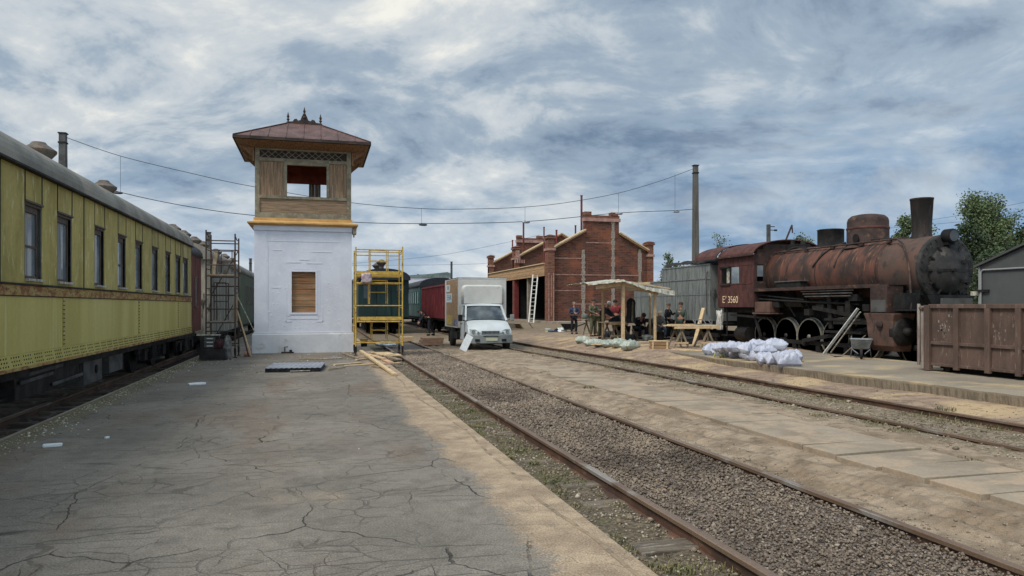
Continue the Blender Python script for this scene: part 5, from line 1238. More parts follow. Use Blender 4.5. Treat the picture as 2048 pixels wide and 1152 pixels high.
b = MB().use(IR).bx(-.3, .3, ly(22.2), ly(22.8), ZC + .95, ZC + 1.16); b.cyl((-.2, ly(22.5), ZC + 1.1), (-.2, ly(22.5), ZC + 1.32), .07, n=10); b.cyl((.1, ly(22.3), ZC + 1.1), (.1, ly(22.3), ZC + 1.25), .1, n=10); b.tube([(-.5, ly(22.7), ZC + .85), (-.55, ly(21.9), ZC + 1.0), (-.45, ly(21.4), ZC + .95)], .03)
b.build('steam_fittings', None, lo)
# handrail, straps, big pipe over the smokebox
def onb(ang, r_, yv): return (-r_ * math.sin(ang), ly(yv), ZC + r_ * math.cos(ang))
b = MB().use(RD).tube([onb(.62, 1.08, yv) for yv in (22.9, 21.5, 20, 18.6, 17.8, 17.2)] + [onb(.85, 1.06, 16.8), onb(1.2, 1.04, 16.5), onb(1.6, 1.06, 16.3), (-1.15, ly(16.15), 1.95), (-1.2, ly(16.1), 1.5)], .028, 8)
for yv in (22.5, 21.2, 19.9, 18.6, 17.5): b.tube([onb(.62, .96, yv), onb(.62, 1.09, yv)], .035, 6); b.box(onb(.64, 1.03, yv), (.06, .16, .06))
b.build('handrail', None, lo)
b = MB().use(IR)
b.tube([onb(.15, 1.01, 19.85), onb(.5, 1.02, 19.95), onb(.9, 1.02, 20.15), onb(1.35, 1.02, 20.4)], .035); b.tube([onb(.3, 1.0, 19.3), onb(.8, 1.0, 19.33), onb(1.4, 1.0, 19.4)], .03)
b.tube([onb(.35, 1.0, 17.7), onb(.3, 1.01, 18.6)], .03); b.build('boiler_pipe', None, lo)
# running board and what hangs under it
b = MB().use(RD).bx(-1.45, -.85, ly(16.6), ly(22.98), 2.235, 2.265); b.bx(-1.47, -1.44, ly(16.6), ly(22.98), 2.17, 2.275); b.bx(.85, 1.45, ly(16.6), ly(22.98), 2.235, 2.265)
for yv in (17, 18.5, 20, 21.5): b.prism([(-.8, 1.9), (-1.4, 2.22), (-.8, 2.23)], 'y', ly(yv), ly(yv) + .04)
b.build('running_board', None, lo)
b = MB().use(IR).bx(-1.30, -1.02, ly(20.6), ly(21.9), 2.275, 2.46); b.use(MT['iron_grey']).bx(-1.34, -1.0, ly(20.55), ly(21.95), 2.46, 2.50); b.build('lubricator_box', None, lo, bevel=.01)
b = MB().use(MT['iron_grey'])
for k in range(3): b.tube([(-1.42 + .0 * k, ly(18.0 + .06 * k), 2.12 - k * .085), (-1.42, ly(20.4 - .1 * k), 2.12 - k * .085)], .021, 6)
b.build('cooling_pipe', None, lo)
b = MB().use(BK); b.bx(-.62, -.50, ly(15.9), ly(25.4), .75, 1.45); b.bx(.5, .62, ly(15.9), ly(25.4), .75, 1.45); b.bx(-.6, .6, ly(21.6), ly(25.2), .75, 1.5); b.bx(-.9, .9, ly(21.6), ly(23.4), 1.5, 2.2); b.bx(-.55, .55, ly(16.2), ly(21.6), 1.2, 2.0); b.bx(-.8, .8, ly(16.2), ly(17.6), 1.4, 2.1)
b.build('frame', None, lo)
b = MB().use(IR)                                   # valve gear and small fittings under the board
b.tube([(-1.3, ly(22.9), 2.05), (-1.32, ly(21.7), 1.95), (-1.3, ly(20.4), 1.85)], .03); b.tube([(-1.3, ly(22.9), 1.9), (-1.34, ly(21.2), 1.82), (-1.2, ly(18), 1.7)], .035)
b.cyl((-1.1, ly(21.5), 1.78), (-1.1, ly(20.6), 1.78), .17, n=14); b.cyl((-1.0, ly(19.9), 1.75), (-1.0, ly(19.0), 1.75), .14, n=14)
b.bar((-1.28, ly(20.0), 1.6), (-1.28, ly(18.0), 1.35), .06, .12); b.bar((-1.22, ly(19.3), 1.95), (-1.22, ly(19.2), .95), .07, .16); b.bar((-1.3, ly(19.0), 1.15), (-1.3, ly(17.4), 1.18), .05, .12)
b.bx(-1.3, -1.1, ly(18.3), ly(18.5), .9, 1.8); b.bx(-1.34, -1.05, ly(17.8), ly(19.4), 1.2, 1.27); b.bx(-1.34, -1.05, ly(17.8), ly(19.4), .82, .89)
for k, (yv, z_) in enumerate(((22.3, 1.55), (21.9, 1.7), (20.2, 1.45), (19.7, 1.6), (18.7, 1.55), (18.1, 1.9), (17.7, 1.6))): b.box((-1.15 - .05 * (k % 3), ly(yv), z_), (.22, .26 + .1 * (k % 2), .20))
for k in range(5): b.tube([(-1.1, ly(22.6 - k), 2.15), (-1.2, ly(22.4 - k), 1.7), (-1.05, ly(22.2 - k), 1.3)], .02)
b.build('valve_gear', None, lo)
b = MB().use(MT['rust_cyl']).bx(-1.42, -1.0, ly(22.1), ly(23.0), 1.42, 1.80); b.bx(-1.5, -.95, ly(21.95), ly(23.05), 1.36, 1.41); b.build('injector_box', None, lo, bevel=.02)
# wheels
WR = .62
for i, yv in enumerate((23.2, 21.95, 20.72, 19.45, 18.15, 16.28)):
    rad = WR if i < 5 else .5
    for s in (-1, 1):
        xx = s * .80
        b = MB().use(MT['rust_cyl'] if i == 2 else MT['iron_grey'] if i in (1, 3) else MT['rust_dark'])
        b.lathe([(.0, -.03), (.13, -.06), (.13, .06), (0, .03)] if s < 0 else [(0, -.06), (.13, -.06), (.13, .06), (0, .06)], (xx, ly(yv), rad), 'x', 18)
        b.wheel_ring((xx, ly(yv), rad), rad - .05, rad - .12, .09, 32)
        for k in range(14):
            a = 2 * PI * k / 14 + .2; b.bar((xx, ly(yv) + .1 * math.cos(a), rad + .1 * math.sin(a)), (xx, ly(yv) + (rad - .1) * math.cos(a), rad + (rad - .1) * math.sin(a)), .05, .055, (1, 0, 0))
        a0 = .9 + i * .1                            # balance weight
        arc = [(rad - .11) * Vector((math.cos(a0 + k * .17), math.sin(a0 + k * .17))) for k in range(9)] if i != 2 else [(rad - .11) * Vector((math.cos(.2 + k * .34), math.sin(.2 + k * .34))) for k in range(9)]
        b.prism([(p.x + ly(yv), p.y + rad) for p in arc], 'x', xx - .055, xx + .055)
        wh = b.build('wheel', None, lo)
        t_ = MB().use(MT['tyre_steel']); f_ = -1 if s < 0 else 1
        t_.lathe([(rad - .045, .07 * f_), (rad - .005, .065 * f_), (rad, .0), (rad, -.05 * f_), (rad + .03, -.07 * f_), (rad - .06, -.07 * f_), (rad - .045, .07 * f_)], (xx, ly(yv), rad), 'x', 40, False)
        t_.build('tyre', None, wh)
        MB().use(MT['tyre_steel'] if i in (2,) else MT['smoke_grey']).lathe([(.085, -.0), (.08, .03 * f_), (0, .035 * f_)], (xx + .06 * f_, ly(yv), rad), 'x', 14).build('hub', None, wh)
b = MB().use(IR); b.bar((-1.0, ly(23.3), .44), (-1.0, ly(18.0), .44), .06, .13); b.bar((-1.12, ly(20.7), .5), (-1.12, ly(17.6), 1.0), .06, .12)
for yv in (23.2, 21.95, 20.72, 19.45, 18.15): b.cyl((-1.08, ly(yv), .44), (-.9, ly(yv), .44), .11, n=14)
b.build('coupling_rod', None, lo)
b = MB().use(BK); b.bx(-1.0, -.93, ly(18.0), ly(23.8), .10, .17); b.bx(-1.05, -.95, ly(18.6), ly(18.75), .05, .32)
for yv in (22.6, 21.3, 20.1, 18.8): b.bx(-1.02, -.92, ly(yv) - .1, ly(yv) + .1, .08, .42); b.tube([(-1.02, ly(yv), .3), (-1.06, ly(yv) - .3, .12)], .02)
b.build('brake_gear', None, lo)
# cylinder with flared rusty cover, steam chest above, front beam
b = MB().use(MT['rust_cyl'])
y0, y1 = ly(16.35), ly(17.25)
b.loft([[(-1.60 + o_, y0 - e, z_), (-1.60 + o_, y1 + e, z_), (-.9, y1 + e, z_), (-.9, y0 - e, z_)] for o_, e, z_ in ((.16, -.04, .40), (.06, 0, .55), (.02, .02, .9), (.0, .05, 1.25), (-.03, .12, 1.42), (-.03, .12, 1.45))], True)
cy = b.build('cylinder', None, lo, bevel=.03)
MB().use(MT['rust_dark']).lathe([(.03, 0), (.12, -.01), (.12, -.03), (.02, -.035)], (-1.62, (y0 + y1) / 2 - .05, 1.15), 'x', 12).lathe([(.02, -.015), (0, -.02)], (-1.60, y0 + .1, 1.36), 'x', 6).build('cover_plate', None, cy)
b = MB().use(IR).lathe([(0, y0 - .1), (.36, y0 - .1), (.40, y0 - .05), (.40, y0 + .1)], (-1.2, 0, .95), 'y', 26); b.lathe([(0, y0 - .24), (.1, y0 - .22), (.12, y0 - .1)], (-1.2, 0, .95), 'y', 14); b.build('cylinder_head', None, cy)
b = MB().use(RD).bx(-1.50, -.95, ly(16.62), ly(17.25), 1.46, 2.23); b.use(MT['iron_grey']).bx(-1.515, -1.5, ly(16.66), ly(17.2), 1.48, 1.82); b.build('steam_chest', None, lo, bevel=.015)
b = MB().use(IR).bx(-1.45, 1.45, ly(15.55), ly(16.5), 1.52, 1.57); b.bx(-1.40, -.9, ly(16.1), ly(16.5), 1.58, 2.0); b.bx(-1.5, 1.5, ly(15.45), ly(15.58), .85, 1.4); b.use(MT['iron_grey']).bx(-.7, .3, ly(15.56), ly(15.62), 1.6, 1.86)
for s in (-.9, .9): b.use(IR).cyl((s, ly(15.45), 1.05), (s, ly(15.0), 1.05), .09); b.cyl((s, ly(15.0), 1.05), (s, ly(14.95), 1.05), .24, n=20)
b.prism([(-.6, 1.57), (.6, 1.57), (.8, 1.95), (-.8, 1.95)], 'y', ly(15.95), ly(16.4)); b.build('buffer_beam', None, lo)
# cab
cb0, cb1 = ly(23.0), ly(25.4); HX = 1.45; RC = MT['rust_cab']
wy0, wy1, wy2, wy3 = ly(onX(1478, 550, LXC - HX).y), ly(onX(1462, 550, LXC - HX).y), ly(onX(1460, 550, LXC - HX).y), ly(onX(1443, 550, LXC - HX).y)
zw0, zw1, zs = 2.50, 3.12, 3.52
for s in (-1, 1):
    b = MB().use(RC)
    xo, xi = s * HX, s * (HX - .03)
    b.bx(xi, xo, cb0, cb1, 1.60, zw0); b.bx(xi, xo, cb0, cb1, zw1, zs); b.bx(xi, xo, cb0, wy0, zw0, zw1); b.bx(xi, xo, wy1, wy2, zw0, zw1); b.bx(xi, xo, wy3, cb1, zw0, zw1)
    for z_ in (1.61, zw0 - .04, zw1 + .03, zs - .06): b.bx(xo, xo + s * .012, cb0, cb1, z_, z_ + .035)
    for yv in (cb0, cb1 - .05): b.bx(xo, xo + s * .014, yv, yv + .05, 1.6, zs)
    b.build('cab_side', None, lo)
b = MB().use(RD)
for u0, u1, z0, z1 in ((-HX + .03, -1.32, 1.6, 3.55), (-1.05, 1.05, 1.6, 3.9), (1.32, HX - .03, 1.6, 3.55), (-1.32, -1.05, 1.6, 2.55), (-1.32, -1.05, 3.15, 3.7), (1.05, 1.32, 1.6, 2.55), (1.05, 1.32, 3.15, 3.7)): b.bx(u0, u1, cb0, cb0 + .03, z0, z1)
b.use(BK).bx(-HX + .04, HX - .04, cb0 + .05, cb1, 1.58, 1.62); cf = b.build('cab_front', None, lo)
for s in (-1, 1): MB().use(MT['glass']).bx(s * 1.06, s * 1.31, cb0 + .01, cb0 + .02, 2.72, 3.12).build('front_window', None, cf)
prc = [(1.56 * math.cos(PI * i / 18), 3.50 + .58 * math.sin(PI * i / 18)) for i in range(19)]
b = MB().use(RC)
for y_a, y_b, k in ((cb0 - .12, cb1 - .15, 1.0), (cb1 - .15, ly(27.0), 1.03)):
    b.loft([[(u * k, yv, (h - 3.5) * k + 3.5 + (.0 if k == 1 else .015)) for u, h in prc] + [(u * k, yv, (h - 3.5) * k + 3.47 + (.0 if k == 1 else .015)) for u, h in prc[::-1]] for yv in (y_a, y_b)], True, False)
b.use(RD).loft([[(u * 1.06, yv, (h - 3.5) * 1.05 + 3.5) for u, h in prc] for yv in (cb1 - .2, cb1 - .1)], False, False, False); b.bx(-1.6, -1.54, cb0 - .12, cb1, 3.48, 3.53)
b.build('cab_roof', None, lo)
w_ = MB().use(IR); w_.bx(-HX - .05, -HX - .01, wy2 - .02, wy3 + .05, zw0 - .07, zw0 - .02); w_.bx(-HX - .06, -HX, wy2 - .05, wy3 + .1, zw1 - .01, zw1 + .05)
w_.bx(-HX - .02, -HX + .04, wy1 - .02, wy2, zw0, zw1); w_ = w_.build('side_window', None, lo)
MB().use(MT['glass']).bx(-HX + .005, -HX + .015, wy0, wy1, zw0, zw1).build('pane', None, w_)
q = MB().use(MT['sill_white'])
for y_a, y_b in ((wy2 + .12, wy2 + .30), (wy3 - .42, wy3 - .34)):
    rows = [[(-HX + .06 + .02 * math.sin(i * 2.4), y_a + (y_b - y_a) * i / 10, z_) for i in range(11)] for z_ in (zw0 + .03, zw0 + .3, zw1 - .02)]
    q.loft(rows, False, True, False)
q.build('curtain', None, w_)
MB().use(BK).bx(-.9, -.8, cb0 + .1, cb1, 1.7, 3.4).build('cab_interior', None, lo)
lm2 = Matrix.Rotation(-PI / 2, 4, 'Z') @ Matrix.Rotation(PI / 2, 4, 'X')
tc = onX(1460, 600, LXC - HX)
text("Е", .36, MT['letter'], lo, 'number_lettering', Matrix.Translation((-HX - .016, tc.y - LY + .42, tc.z)) @ lm2, sx=.9)
text("у", .17, MT['letter'], lo, 'number_lettering', Matrix.Translation((-HX - .016, tc.y - LY + .26, tc.z + .12)) @ lm2, sx=.9)
text("3560", .37, MT['letter'], lo, 'number_lettering', Matrix.Translation((-HX - .016, tc.y - LY - .22, tc.z)) @ lm2, sx=.95)
b = MB().use(IR)                                    # steps, pipes and ash pan under the cab
b.bx(-1.4, -1.0, ly(24.9), ly(25.3), .5, .54); b.bx(-1.4, -1.0, ly(24.9), ly(25.3), .95, .99); b.bx(-1.4, -1.36, ly(24.86), ly(24.9), .5, 1.6); b.bar((-1.3, ly(23.3), 1.6), (-1.3, ly(22.8), .55), .06, .10); b.bar((-1.4, ly(24.6), 1.32), (-1.35, ly(22.4), 1.22), .04, .08)
b.cyl((-1.0, ly(24.6), .6), (-1.0, ly(23.9), .6), .26, n=16); b.bx(-1.2, 1.2, ly(23.0), ly(25.4), 1.4, 1.58); b.build('cab_step', None, lo)

# ================================================================ tender
TYc = 30.0
te = thing('tender', 'patchy silver grey coal tender coupled behind the rusty locomotive cab', 'tender', (LXC, TYc, 0))
b = MB().use(MT['tender'])
T0, T1, T2 = 26.0 - TYc, 30.2 - TYc, 33.2 - TYc
b.bx(-1.45, -1.40, T0, T1, 1.05, 3.36); b.bx(1.40, 1.45, T0, T1, 1.05, 3.36); b.bx(-1.45, -1.40, T1, T2, 1.05, 2.78); b.bx(1.40, 1.45, T1, T2, 1.05, 2.78); b.bx(-1.40, 1.40, T1, T2, 2.72, 2.78); b.bx(-1.4, 1.4, T2 - .05, T2, 1.05, 2.72); b.bx(-1.40, 1.40, T0, T0 + .05, 1.05, 3.3); b.bx(-1.4, 1.4, T1 - .05, T1, 1.05, 3.36); b.bx(-1.4, 1.4, T0 + .05, T1 - .05, 1.05, 1.15)
b.build('body', None, te)
b = MB().use(MT['tender']); b.bx(-1.475, -1.45, T0, T2, 2.74, 2.79); b.bx(-1.475, -1.45, T0, T1, 3.31, 3.365); b.bx(-1.465, -1.45, T0, T2, 2.1, 2.13)
k = T0 + .6
while k < T2: b.bx(-1.462, -1.45, k, k + .05, 1.08, 3.3 if k < T1 else 2.73); k += 1.15
b.build('rib', None, te)
b = MB().use(MT['iron_grey']); b.tube([(-1.52, T0 + .18, 1.3), (-1.54, T0 + .18, 2.9), (-1.48, T0 + .18, 3.05)], .022); b.build('grab_rail', None, te)
b = MB().use(MT['coal']); n = 40
b.grid(14, n, lambda u, v: (-1.38 + 2.76 * u, T0 + .5 + (T1 - T0 - .6) * v, 3.15 + .46 * math.sin(PI * min(1, max(0, u * 1.15 + .12))) ** .5 * min(1, 4 * v + .2) + .10 * noise.noise((u * 9, v * 22, 1)) + .07 * noise.noise((u * 30, v * 60, 5))), False); b.build('coal', None, te)
b = MB().use(BK); b.bx(-1.3, 1.3, T0 - .3, T2, .85, 1.05); b.build('underframe', None, te); bogie(te, T0 + 1.7, 1.1); bogie(te, T2 - 1.7, 1.1)
blob('white_cloth', 'white cloth hanging from a hook below the locomotive cab', 'cloth', (onX(1440, 640, 15.2).x, onX(1440, 640, 15.2).y, .72), (.14, .34, .72), cloth('hung_white_cloth', C(196, 194, 188), C(150, 148, 142)), 3, amp=.4)

# ================================================================ scrap container, shed
SKY0, SKY1 = 8.6, 13.16; SKX = 13.2
sk = thing('scrap_container', 'rusty brown open steel container with ribbed sides, at the right edge of the apron', 'container', (SKX, 11.0, .2))
a0, a1 = SKY0 - 11, SKY1 - 11
S_ = MT['skip']
b = MB().use(S_).bx(0, .04, a0, a1, .13, 1.46); b.bx(2.16, 2.2, a0, a1, .13, 1.46); b.bx(.04, 2.16, a1 - .04, a1, .13, 1.46); b.bx(.04, 2.16, a0, a0 + .04, .13, 1.46); b.bx(.04, 2.16, a0, a1, .13, .19)
b.build('body', None, sk)
b = MB().use(S_); b.bx(-.06, .06, a0, a1, 1.40, 1.49); b.bx(2.14, 2.26, a0, a1, 1.40, 1.49); b.bx(-.045, 0, a0, a1, .60, .67); b.bx(-.04, 0, a0, a1, .13, .19); b.bx(.06, 2.14, a1 - .06, a1 + .05, 1.40, 1.49)
b.build('rail', None, sk, bevel=.008)
for px in (1916, 1979, 2041):
    yv = onX(px, 650, SKX).y - 11; MB().use(S_).bx(-.075, 0, yv - .06, yv + .06, .08, 1.40).build('rib', None, sk, bevel=.008)
for yv in (-1.1, -2.0): MB().use(S_).bx(-.075, 0, yv - .06, yv + .06, .08, 1.40).build('rib', None, sk, bevel=.008)
b = MB().use(S_).bx(-.09, .02, a1 - .05, a1 + .10, .02, 1.47); b.use(MT['skip_pale']); b.bx(-.06, .02, a1 + .10, a1 + .20, .05, 1.45); b.cyl((-.05, a1 + .27, .12), (-.05, a1 + .27, 1.50), .035, n=10); b.bx(-.05, 2.2, a1 + .16, a1 + .22, .14, 1.42); b.use(S_).cyl((-.06, a1 + .12, 1.38), (-.02, a1 + .28, 1.42), .05)
b.build('tailgate', None, sk, bevel=.006)
b = MB().use(IR)
for xq in (.35, 1.85): b.bx(xq - .08, xq + .08, a0, a1, .06, .13); 
for yv in (a0 + .2, a1 - .35):
    for xq in (.2, 2.0): b.cyl((xq - .1, yv, .07), (xq + .1, yv, .07), .07, n=14)
b.bx(.25, .45, a0, a1 - .1, .0, .06); b.bx(1.75, 1.95, a0, a1 - .1, .0, .06); b.build('skid', None, sk)
b = MB().use(MT['skip_pale']); rs = random.Random(6)
for cx_, cz, n in ((a1 - .36, .95, 26), (a1 - .30, .75, 18), (a0 + 2.95, 1.0, 10), (a0 + 2.7, .98, 10)):
    for k in range(n):
        y_, z_ = cx_ + rs.gauss(0, .09), cz + rs.gauss(0, .16); s = rs.uniform(.006, .03)
        b.add([(-.003, y_ - s * .5, z_ - s), (-.003, y_ + s * .6, z_ - s * .8), (-.003, y_ + s * .4, z_ + s * 1.5), (-.003, y_ - s * .7, z_ + s)], [(0, 1, 2, 3)])
b.build('paint_scrape', None, sk)

sh = thing('metal_shed', 'dull grey sheet metal shed with a gabled roof behind the scrap container', 'shed', (16.0, 12.0, 0))
gz = lambda px, py: onX(px, py, 15.3).z
s0, s1 = onX(1958, 560, 15.3).y - 12, 8.2 - 12
zl, zr_ = gz(1958, 534), gz(2048, 494)
yr = onX(2048, 494, 15.3).y - 12; ridge = yr - .5; zrd = zl + (zr_ - zl) * (s0 - ridge) / (s0 - yr)
b = MB().use(MT['shed']).prism([(s0, .05), (s0, zl), (ridge, zrd), (2 * ridge - s0, zl), (2 * ridge - s0, .05)], 'x', -.7, 2.2); b.build('wall', None, sh)
b = MB().use(MT['shed'])
for a, c_ in (((s0 + .08, zl - .02), (ridge, zrd + .03)), ((2 * ridge - s0 - .08, zl - .02), (ridge, zrd + .03))): b.prism([a, c_, (c_[0], c_[1] + .05), (a[0], a[1] + .05)], 'x', -.78, 2.3)
b.build('roof', None, sh)
b = MB().use(MT['shed_line']).tube([(-.73, s0 - .08, .3), (-.73, s0 - .08, zl - .12), (-.73, s0 - .14, zl - .08), (-.73, 2 * ridge - s0 + .1, zl - .08)], .025); b.bx(-.72, -.70, s0 - .04, s0, .05, zl); b.build('door_frame', None, sh)
b = MB().use(IR).bx(-.76, -.72, s0 - .3, s0 + .03, 1.98, 2.04); b.use(MT['sill_white']).bx(-.80, -.72, s0 - .02, s0 + .14, 1.90, 2.0); b.build('latch', None, sh)
# ================================================================ people
def skin_obj(name, verts, edges, radii, m, parent, sub=1, root=0):
    me = bpy.data.meshes.new(name); me.from_pydata([tuple(v) for v in verts], edges, []); me.materials.append(m)
    o = bpy.data.objects.new(name, me); COL.objects.link(o); o.parent = parent
    md = o.modifiers.new('skin', 'SKIN'); md.use_smooth_shade = True
    if not me.skin_vertices: me.attributes.new  # layer is made with the modifier
    for i, r_ in enumerate(radii):
        me.skin_vertices[0].data[i].radius = (r_, r_) if not isinstance(r_, tuple) else r_
        me.skin_vertices[0].data[i].use_root = (i == root)
    if sub: s = o.modifiers.new('sub', 'SUBSURF'); s.levels = sub; s.render_levels = sub
    return o
STAND = dict(pelvis=(0, 0, .95), chest=(0, 0, 1.28), neck=(0, .0, 1.49), head=(0, -.02, 1.66),
             shl=(-.19, 0, 1.42), ell=(-.25, .02, 1.14), wrl=(-.24, -.08, .90), shr=(.19, 0, 1.42), elr=(.25, .02, 1.14), wrr=(.24, -.08, .90),
             hil=(-.10, 0, .91), knl=(-.12, -.03, .50), anl=(-.13, .02, .09), hir=(.10, 0, .91), knr=(.12, -.03, .50), anr=(.13, .02, .09))
SIT = dict(pelvis=(0, 0, .50), chest=(0, -.05, .82), neck=(0, -.10, 1.02), head=(0, -.15, 1.18),
           shl=(-.19, -.07, .95), ell=(-.26, -.16, .69), wrl=(-.10, -.38, .62), shr=(.19, -.07, .95), elr=(.26, -.16, .69), wrr=(.10, -.38, .62),
           hil=(-.10, -.02, .48), knl=(-.18, -.42, .50), anl=(-.18, -.36, .09), hir=(.10, -.02, .48), knr=(.18, -.42, .50), anr=(.18, -.36, .09))
def person(label, loc, rz, base, top, low, hat=None, hair=None, k=1.0, shoe=None, shirt=None, **mod):
    J = {a: Vector(v) for a, v in base.items()}
    for a, v in mod.items(): J[a] = Vector(v)
    root = thing('person', label, 'person', loc, rz, 'workers around the tables'); root.scale = (k, k, k)
    V_, E, Rr, ix = [], [], [], {}
    def P(n, p, r_, frm=None):
        ix[n] = len(V_); V_.append(Vector(p)); Rr.append(r_)
        if frm is not None: E.append((ix[frm], ix[n]))
    hd = (J['head'] - J['neck']).normalized(); face = Vector((0, -1, 0)); face = (face - hd * face.dot(hd)).normalized()
    P('pelvis', J['pelvis'], (.15, .11)); P('chest', J['chest'], (.17, .115), 'pelvis'); P('neck', J['neck'], .055, 'chest')
    P('jaw', J['head'] - hd * .07 + face * .015, (.06, .075), 'neck'); P('brow', J['head'] + hd * .02, (.074, .092), 'jaw'); P('crown', J['head'] + hd * .09 - face * .01, (.062, .078), 'brow')
    P('nose', J['head'] - hd * .02 + face * .112, .012, 'brow')
    for s in 'lr':
        sg_ = -1 if s == 'l' else 1
        P('ear' + s, J['head'] - hd * .015 + Vector((sg_ * .088, .01, 0)), .014, 'brow')
        P('sh' + s, J['sh' + s], .062, 'chest'); P('el' + s, J['el' + s], .043, 'sh' + s); P('wr' + s, J['wr' + s], .028, 'el' + s)
        f = (J['wr' + s] - J['el' + s]).normalized(); sd = f.cross(Vector((0, 0, 1)) if abs(f.z) < .8 else Vector((0, 1, 0))).normalized(); dn = f.cross(sd)
        P('pa' + s, J['wr' + s] + f * .07, (.036, .02), 'wr' + s)
        for n, (o_, L) in enumerate(((-.030, .066), (-.010, .076), (.010, .072), (.030, .056))):
            P('k%s%d' % (s, n), J['wr' + s] + f * .105 + sd * o_, .0095, 'pa' + s); P('f%s%d' % (s, n), J['wr' + s] + f * (.105 + L * .8) + sd * o_ + dn * L * .45 * (-1 if dn.z > 0 else 1), .008, 'k%s%d' % (s, n))
        P('t1' + s, J['wr' + s] + f * .055 + sd * (-.046 * sg_), .011, 'pa' + s); P('t2' + s, J['wr' + s] + f * .10 + sd * (-.058 * sg_), .009, 't1' + s)
        P('hi' + s, J['hi' + s], .088, 'pelvis'); P('kn' + s, J['kn' + s], .058, 'hi' + s); P('an' + s, J['an' + s], .04, 'kn' + s)
        tt = Vector((J['an' + s].x * 1.08, J['an' + s].y - .16, J['an' + s].z - .05)); P('to' + s, tt, .018, 'an' + s)
    skin_obj('body', V_, E, Rr, MT['skin'], root)
    vs = [J['pelvis'] + Vector((0, 0, .02)), J['chest'], J['neck'] - (J['neck'] - J['chest']) * .22]; ed = [(0, 1), (1, 2)]; rr = [(.19, .14), (.205, .145), (.10, .085)]
    for s in 'lr':
        n = len(vs); vs += [J['sh' + s], J['el' + s], J['wr' + s]]; ed += [(1, n), (n, n + 1), (n + 1, n + 2)]; rr += [.085, .064, .047]
    skin_obj('jacket', vs, ed, rr, top, root)
    if shirt: skin_obj('shirt', [J['pelvis'] + Vector((0, -.09, .06)), J['chest'] + Vector((0, -.085, .02)), J['neck'] + Vector((0, -.05, -.06))], [(0, 1), (1, 2)], [(.07, .075), (.075, .085), (.05, .05)], shirt, root)
    vs = [J['pelvis']]; ed = []; rr = [(.172, .13)]
    for s in 'lr':
        n = len(vs); vs += [J['hi' + s], J['kn' + s], J['an' + s] + Vector((0, 0, .015))]; ed += [(0, n), (n, n + 1), (n + 1, n + 2)]; rr += [.108, .080, .068]
    skin_obj('trousers', vs, ed, rr, low, root)
    for s in 'lr':
        a = J['an' + s]; skin_obj('shoe', [a + Vector((0, .04, -.035)), a + Vector((0, -.05, -.042)), a + Vector((a.x * .08, -.19, -.05))], [(0, 1), (1, 2)], [.064, .060, .048], shoe or MT['black'], root)
    if hat or hair:
        up = hd; q = Matrix.Translation(J['head'] + hd * .035 - face * .008) @ up.to_track_quat('Z', 'Y').to_matrix().to_4x4()
        b = MB(q).use(hat or hair).lathe([(.104, -.02), (.108, .02), (.095, .065), (.06, .095), (0, .105)], (0, 0, 0), 'z', 16)
        if hat: b.prism([(.075 * math.cos(PI * i / 8), -.08 - .075 * math.sin(PI * i / 8)) for i in range(9)], 'z', -.015, .0)
        b.build('cap' if hat else 'hair', None, root)
    else:
        q = Matrix.Translation(J['head'] + hd * .03 + Vector((0, .02, 0))) @ hd.to_track_quat('Z', 'Y').to_matrix().to_4x4()
        MB(q).use(GREYHAIR).lathe([(.092, -.06), (.100, .0), (.092, .04), (.06, .075), (0, .086)], (0, .004, 0), 'z', 14).build('hair', None, root)
    for s in (-1, 1): MB().use(MT['black']).lathe([(.011, 0), (.008, -.006), (0, -.008)], J['head'] + hd * .012 + face * .088 + Vector((s * .034, 0, 0)), 'y', 8).build('eye', None, root)
    return root
GREYHAIR = cloth('grey_brown_hair', C(120, 106, 94), C(90, 78, 68))
BLUE = cloth('blue_jacket', C(52, 62, 96), C(36, 42, 66)); BLKC = cloth('black_cloth', C(34, 35, 42), C(26, 27, 32)); CAMO = mat('camouflage_cloth', C(96, 98, 74), C(62, 66, 48), C(128, 118, 92), sc=14, csc=22, rough=.9); OLV = cloth('olive_trousers', C(92, 92, 66), C(76, 74, 54))
NAVYC = cloth('dark_navy_jacket', C(44, 48, 62), C(34, 37, 50)); REDC = cloth('red_jacket', C(132, 40, 44), C(100, 32, 36)); GRYC = cloth('grey_green_coverall', C(112, 116, 108), C(88, 94, 92)); GRNC = cloth('grey_green_coat', C(72, 86, 78), C(58, 70, 66)); WHC = cloth('white_cap', C(208, 206, 200)); BGC = cloth('beige_cap', C(198, 178, 150)); JEANS = cloth('worn_jeans', C(86, 94, 110), C(70, 76, 90))
GZ = .205                                       # ground around the work tables
def stand(px, py, z=GZ): p = onZ(px, py, z); return (p.x, p.y, z)
look = lambda dx: -YAW + dx
person('man in a blue jacket and dark trousers standing with folded hands, leftmost of the workers', stand(1148, 668), look(.25), STAND, BLUE, BLKC, hair=None, k=.94, shirt=GRYC,
       ell=(-.29, -.06, 1.18), wrl=(-.06, -.26, 1.16), elr=(.29, -.06, 1.18), wrr=(.06, -.27, 1.14))
person('man in camouflage jacket and olive trousers standing behind the man with the white cap', stand(1186, 674), look(.7), STAND, CAMO, OLV, hair=cloth('dark_hair', C(66, 52, 46)),
       elr=(.30, -.12, 1.22), wrr=(.16, -.34, 1.25), ell=(-.28, -.05, 1.2), wrl=(-.12, -.30, 1.10))
person('worker in a dark jacket and white cap bending over the left work table', stand(1201, 678), look(1.0), STAND, NAVYC, OLV, hat=WHC,
       chest=(.02, -.16, 1.24), neck=(.03, -.28, 1.40), head=(.03, -.38, 1.52), shl=(-.17, -.24, 1.34), shr=(.2, -.22, 1.34), ell=(-.22, -.42, 1.14), wrl=(-.12, -.62, 1.0), elr=(.26, -.40, 1.12), wrr=(.14, -.62, .98))
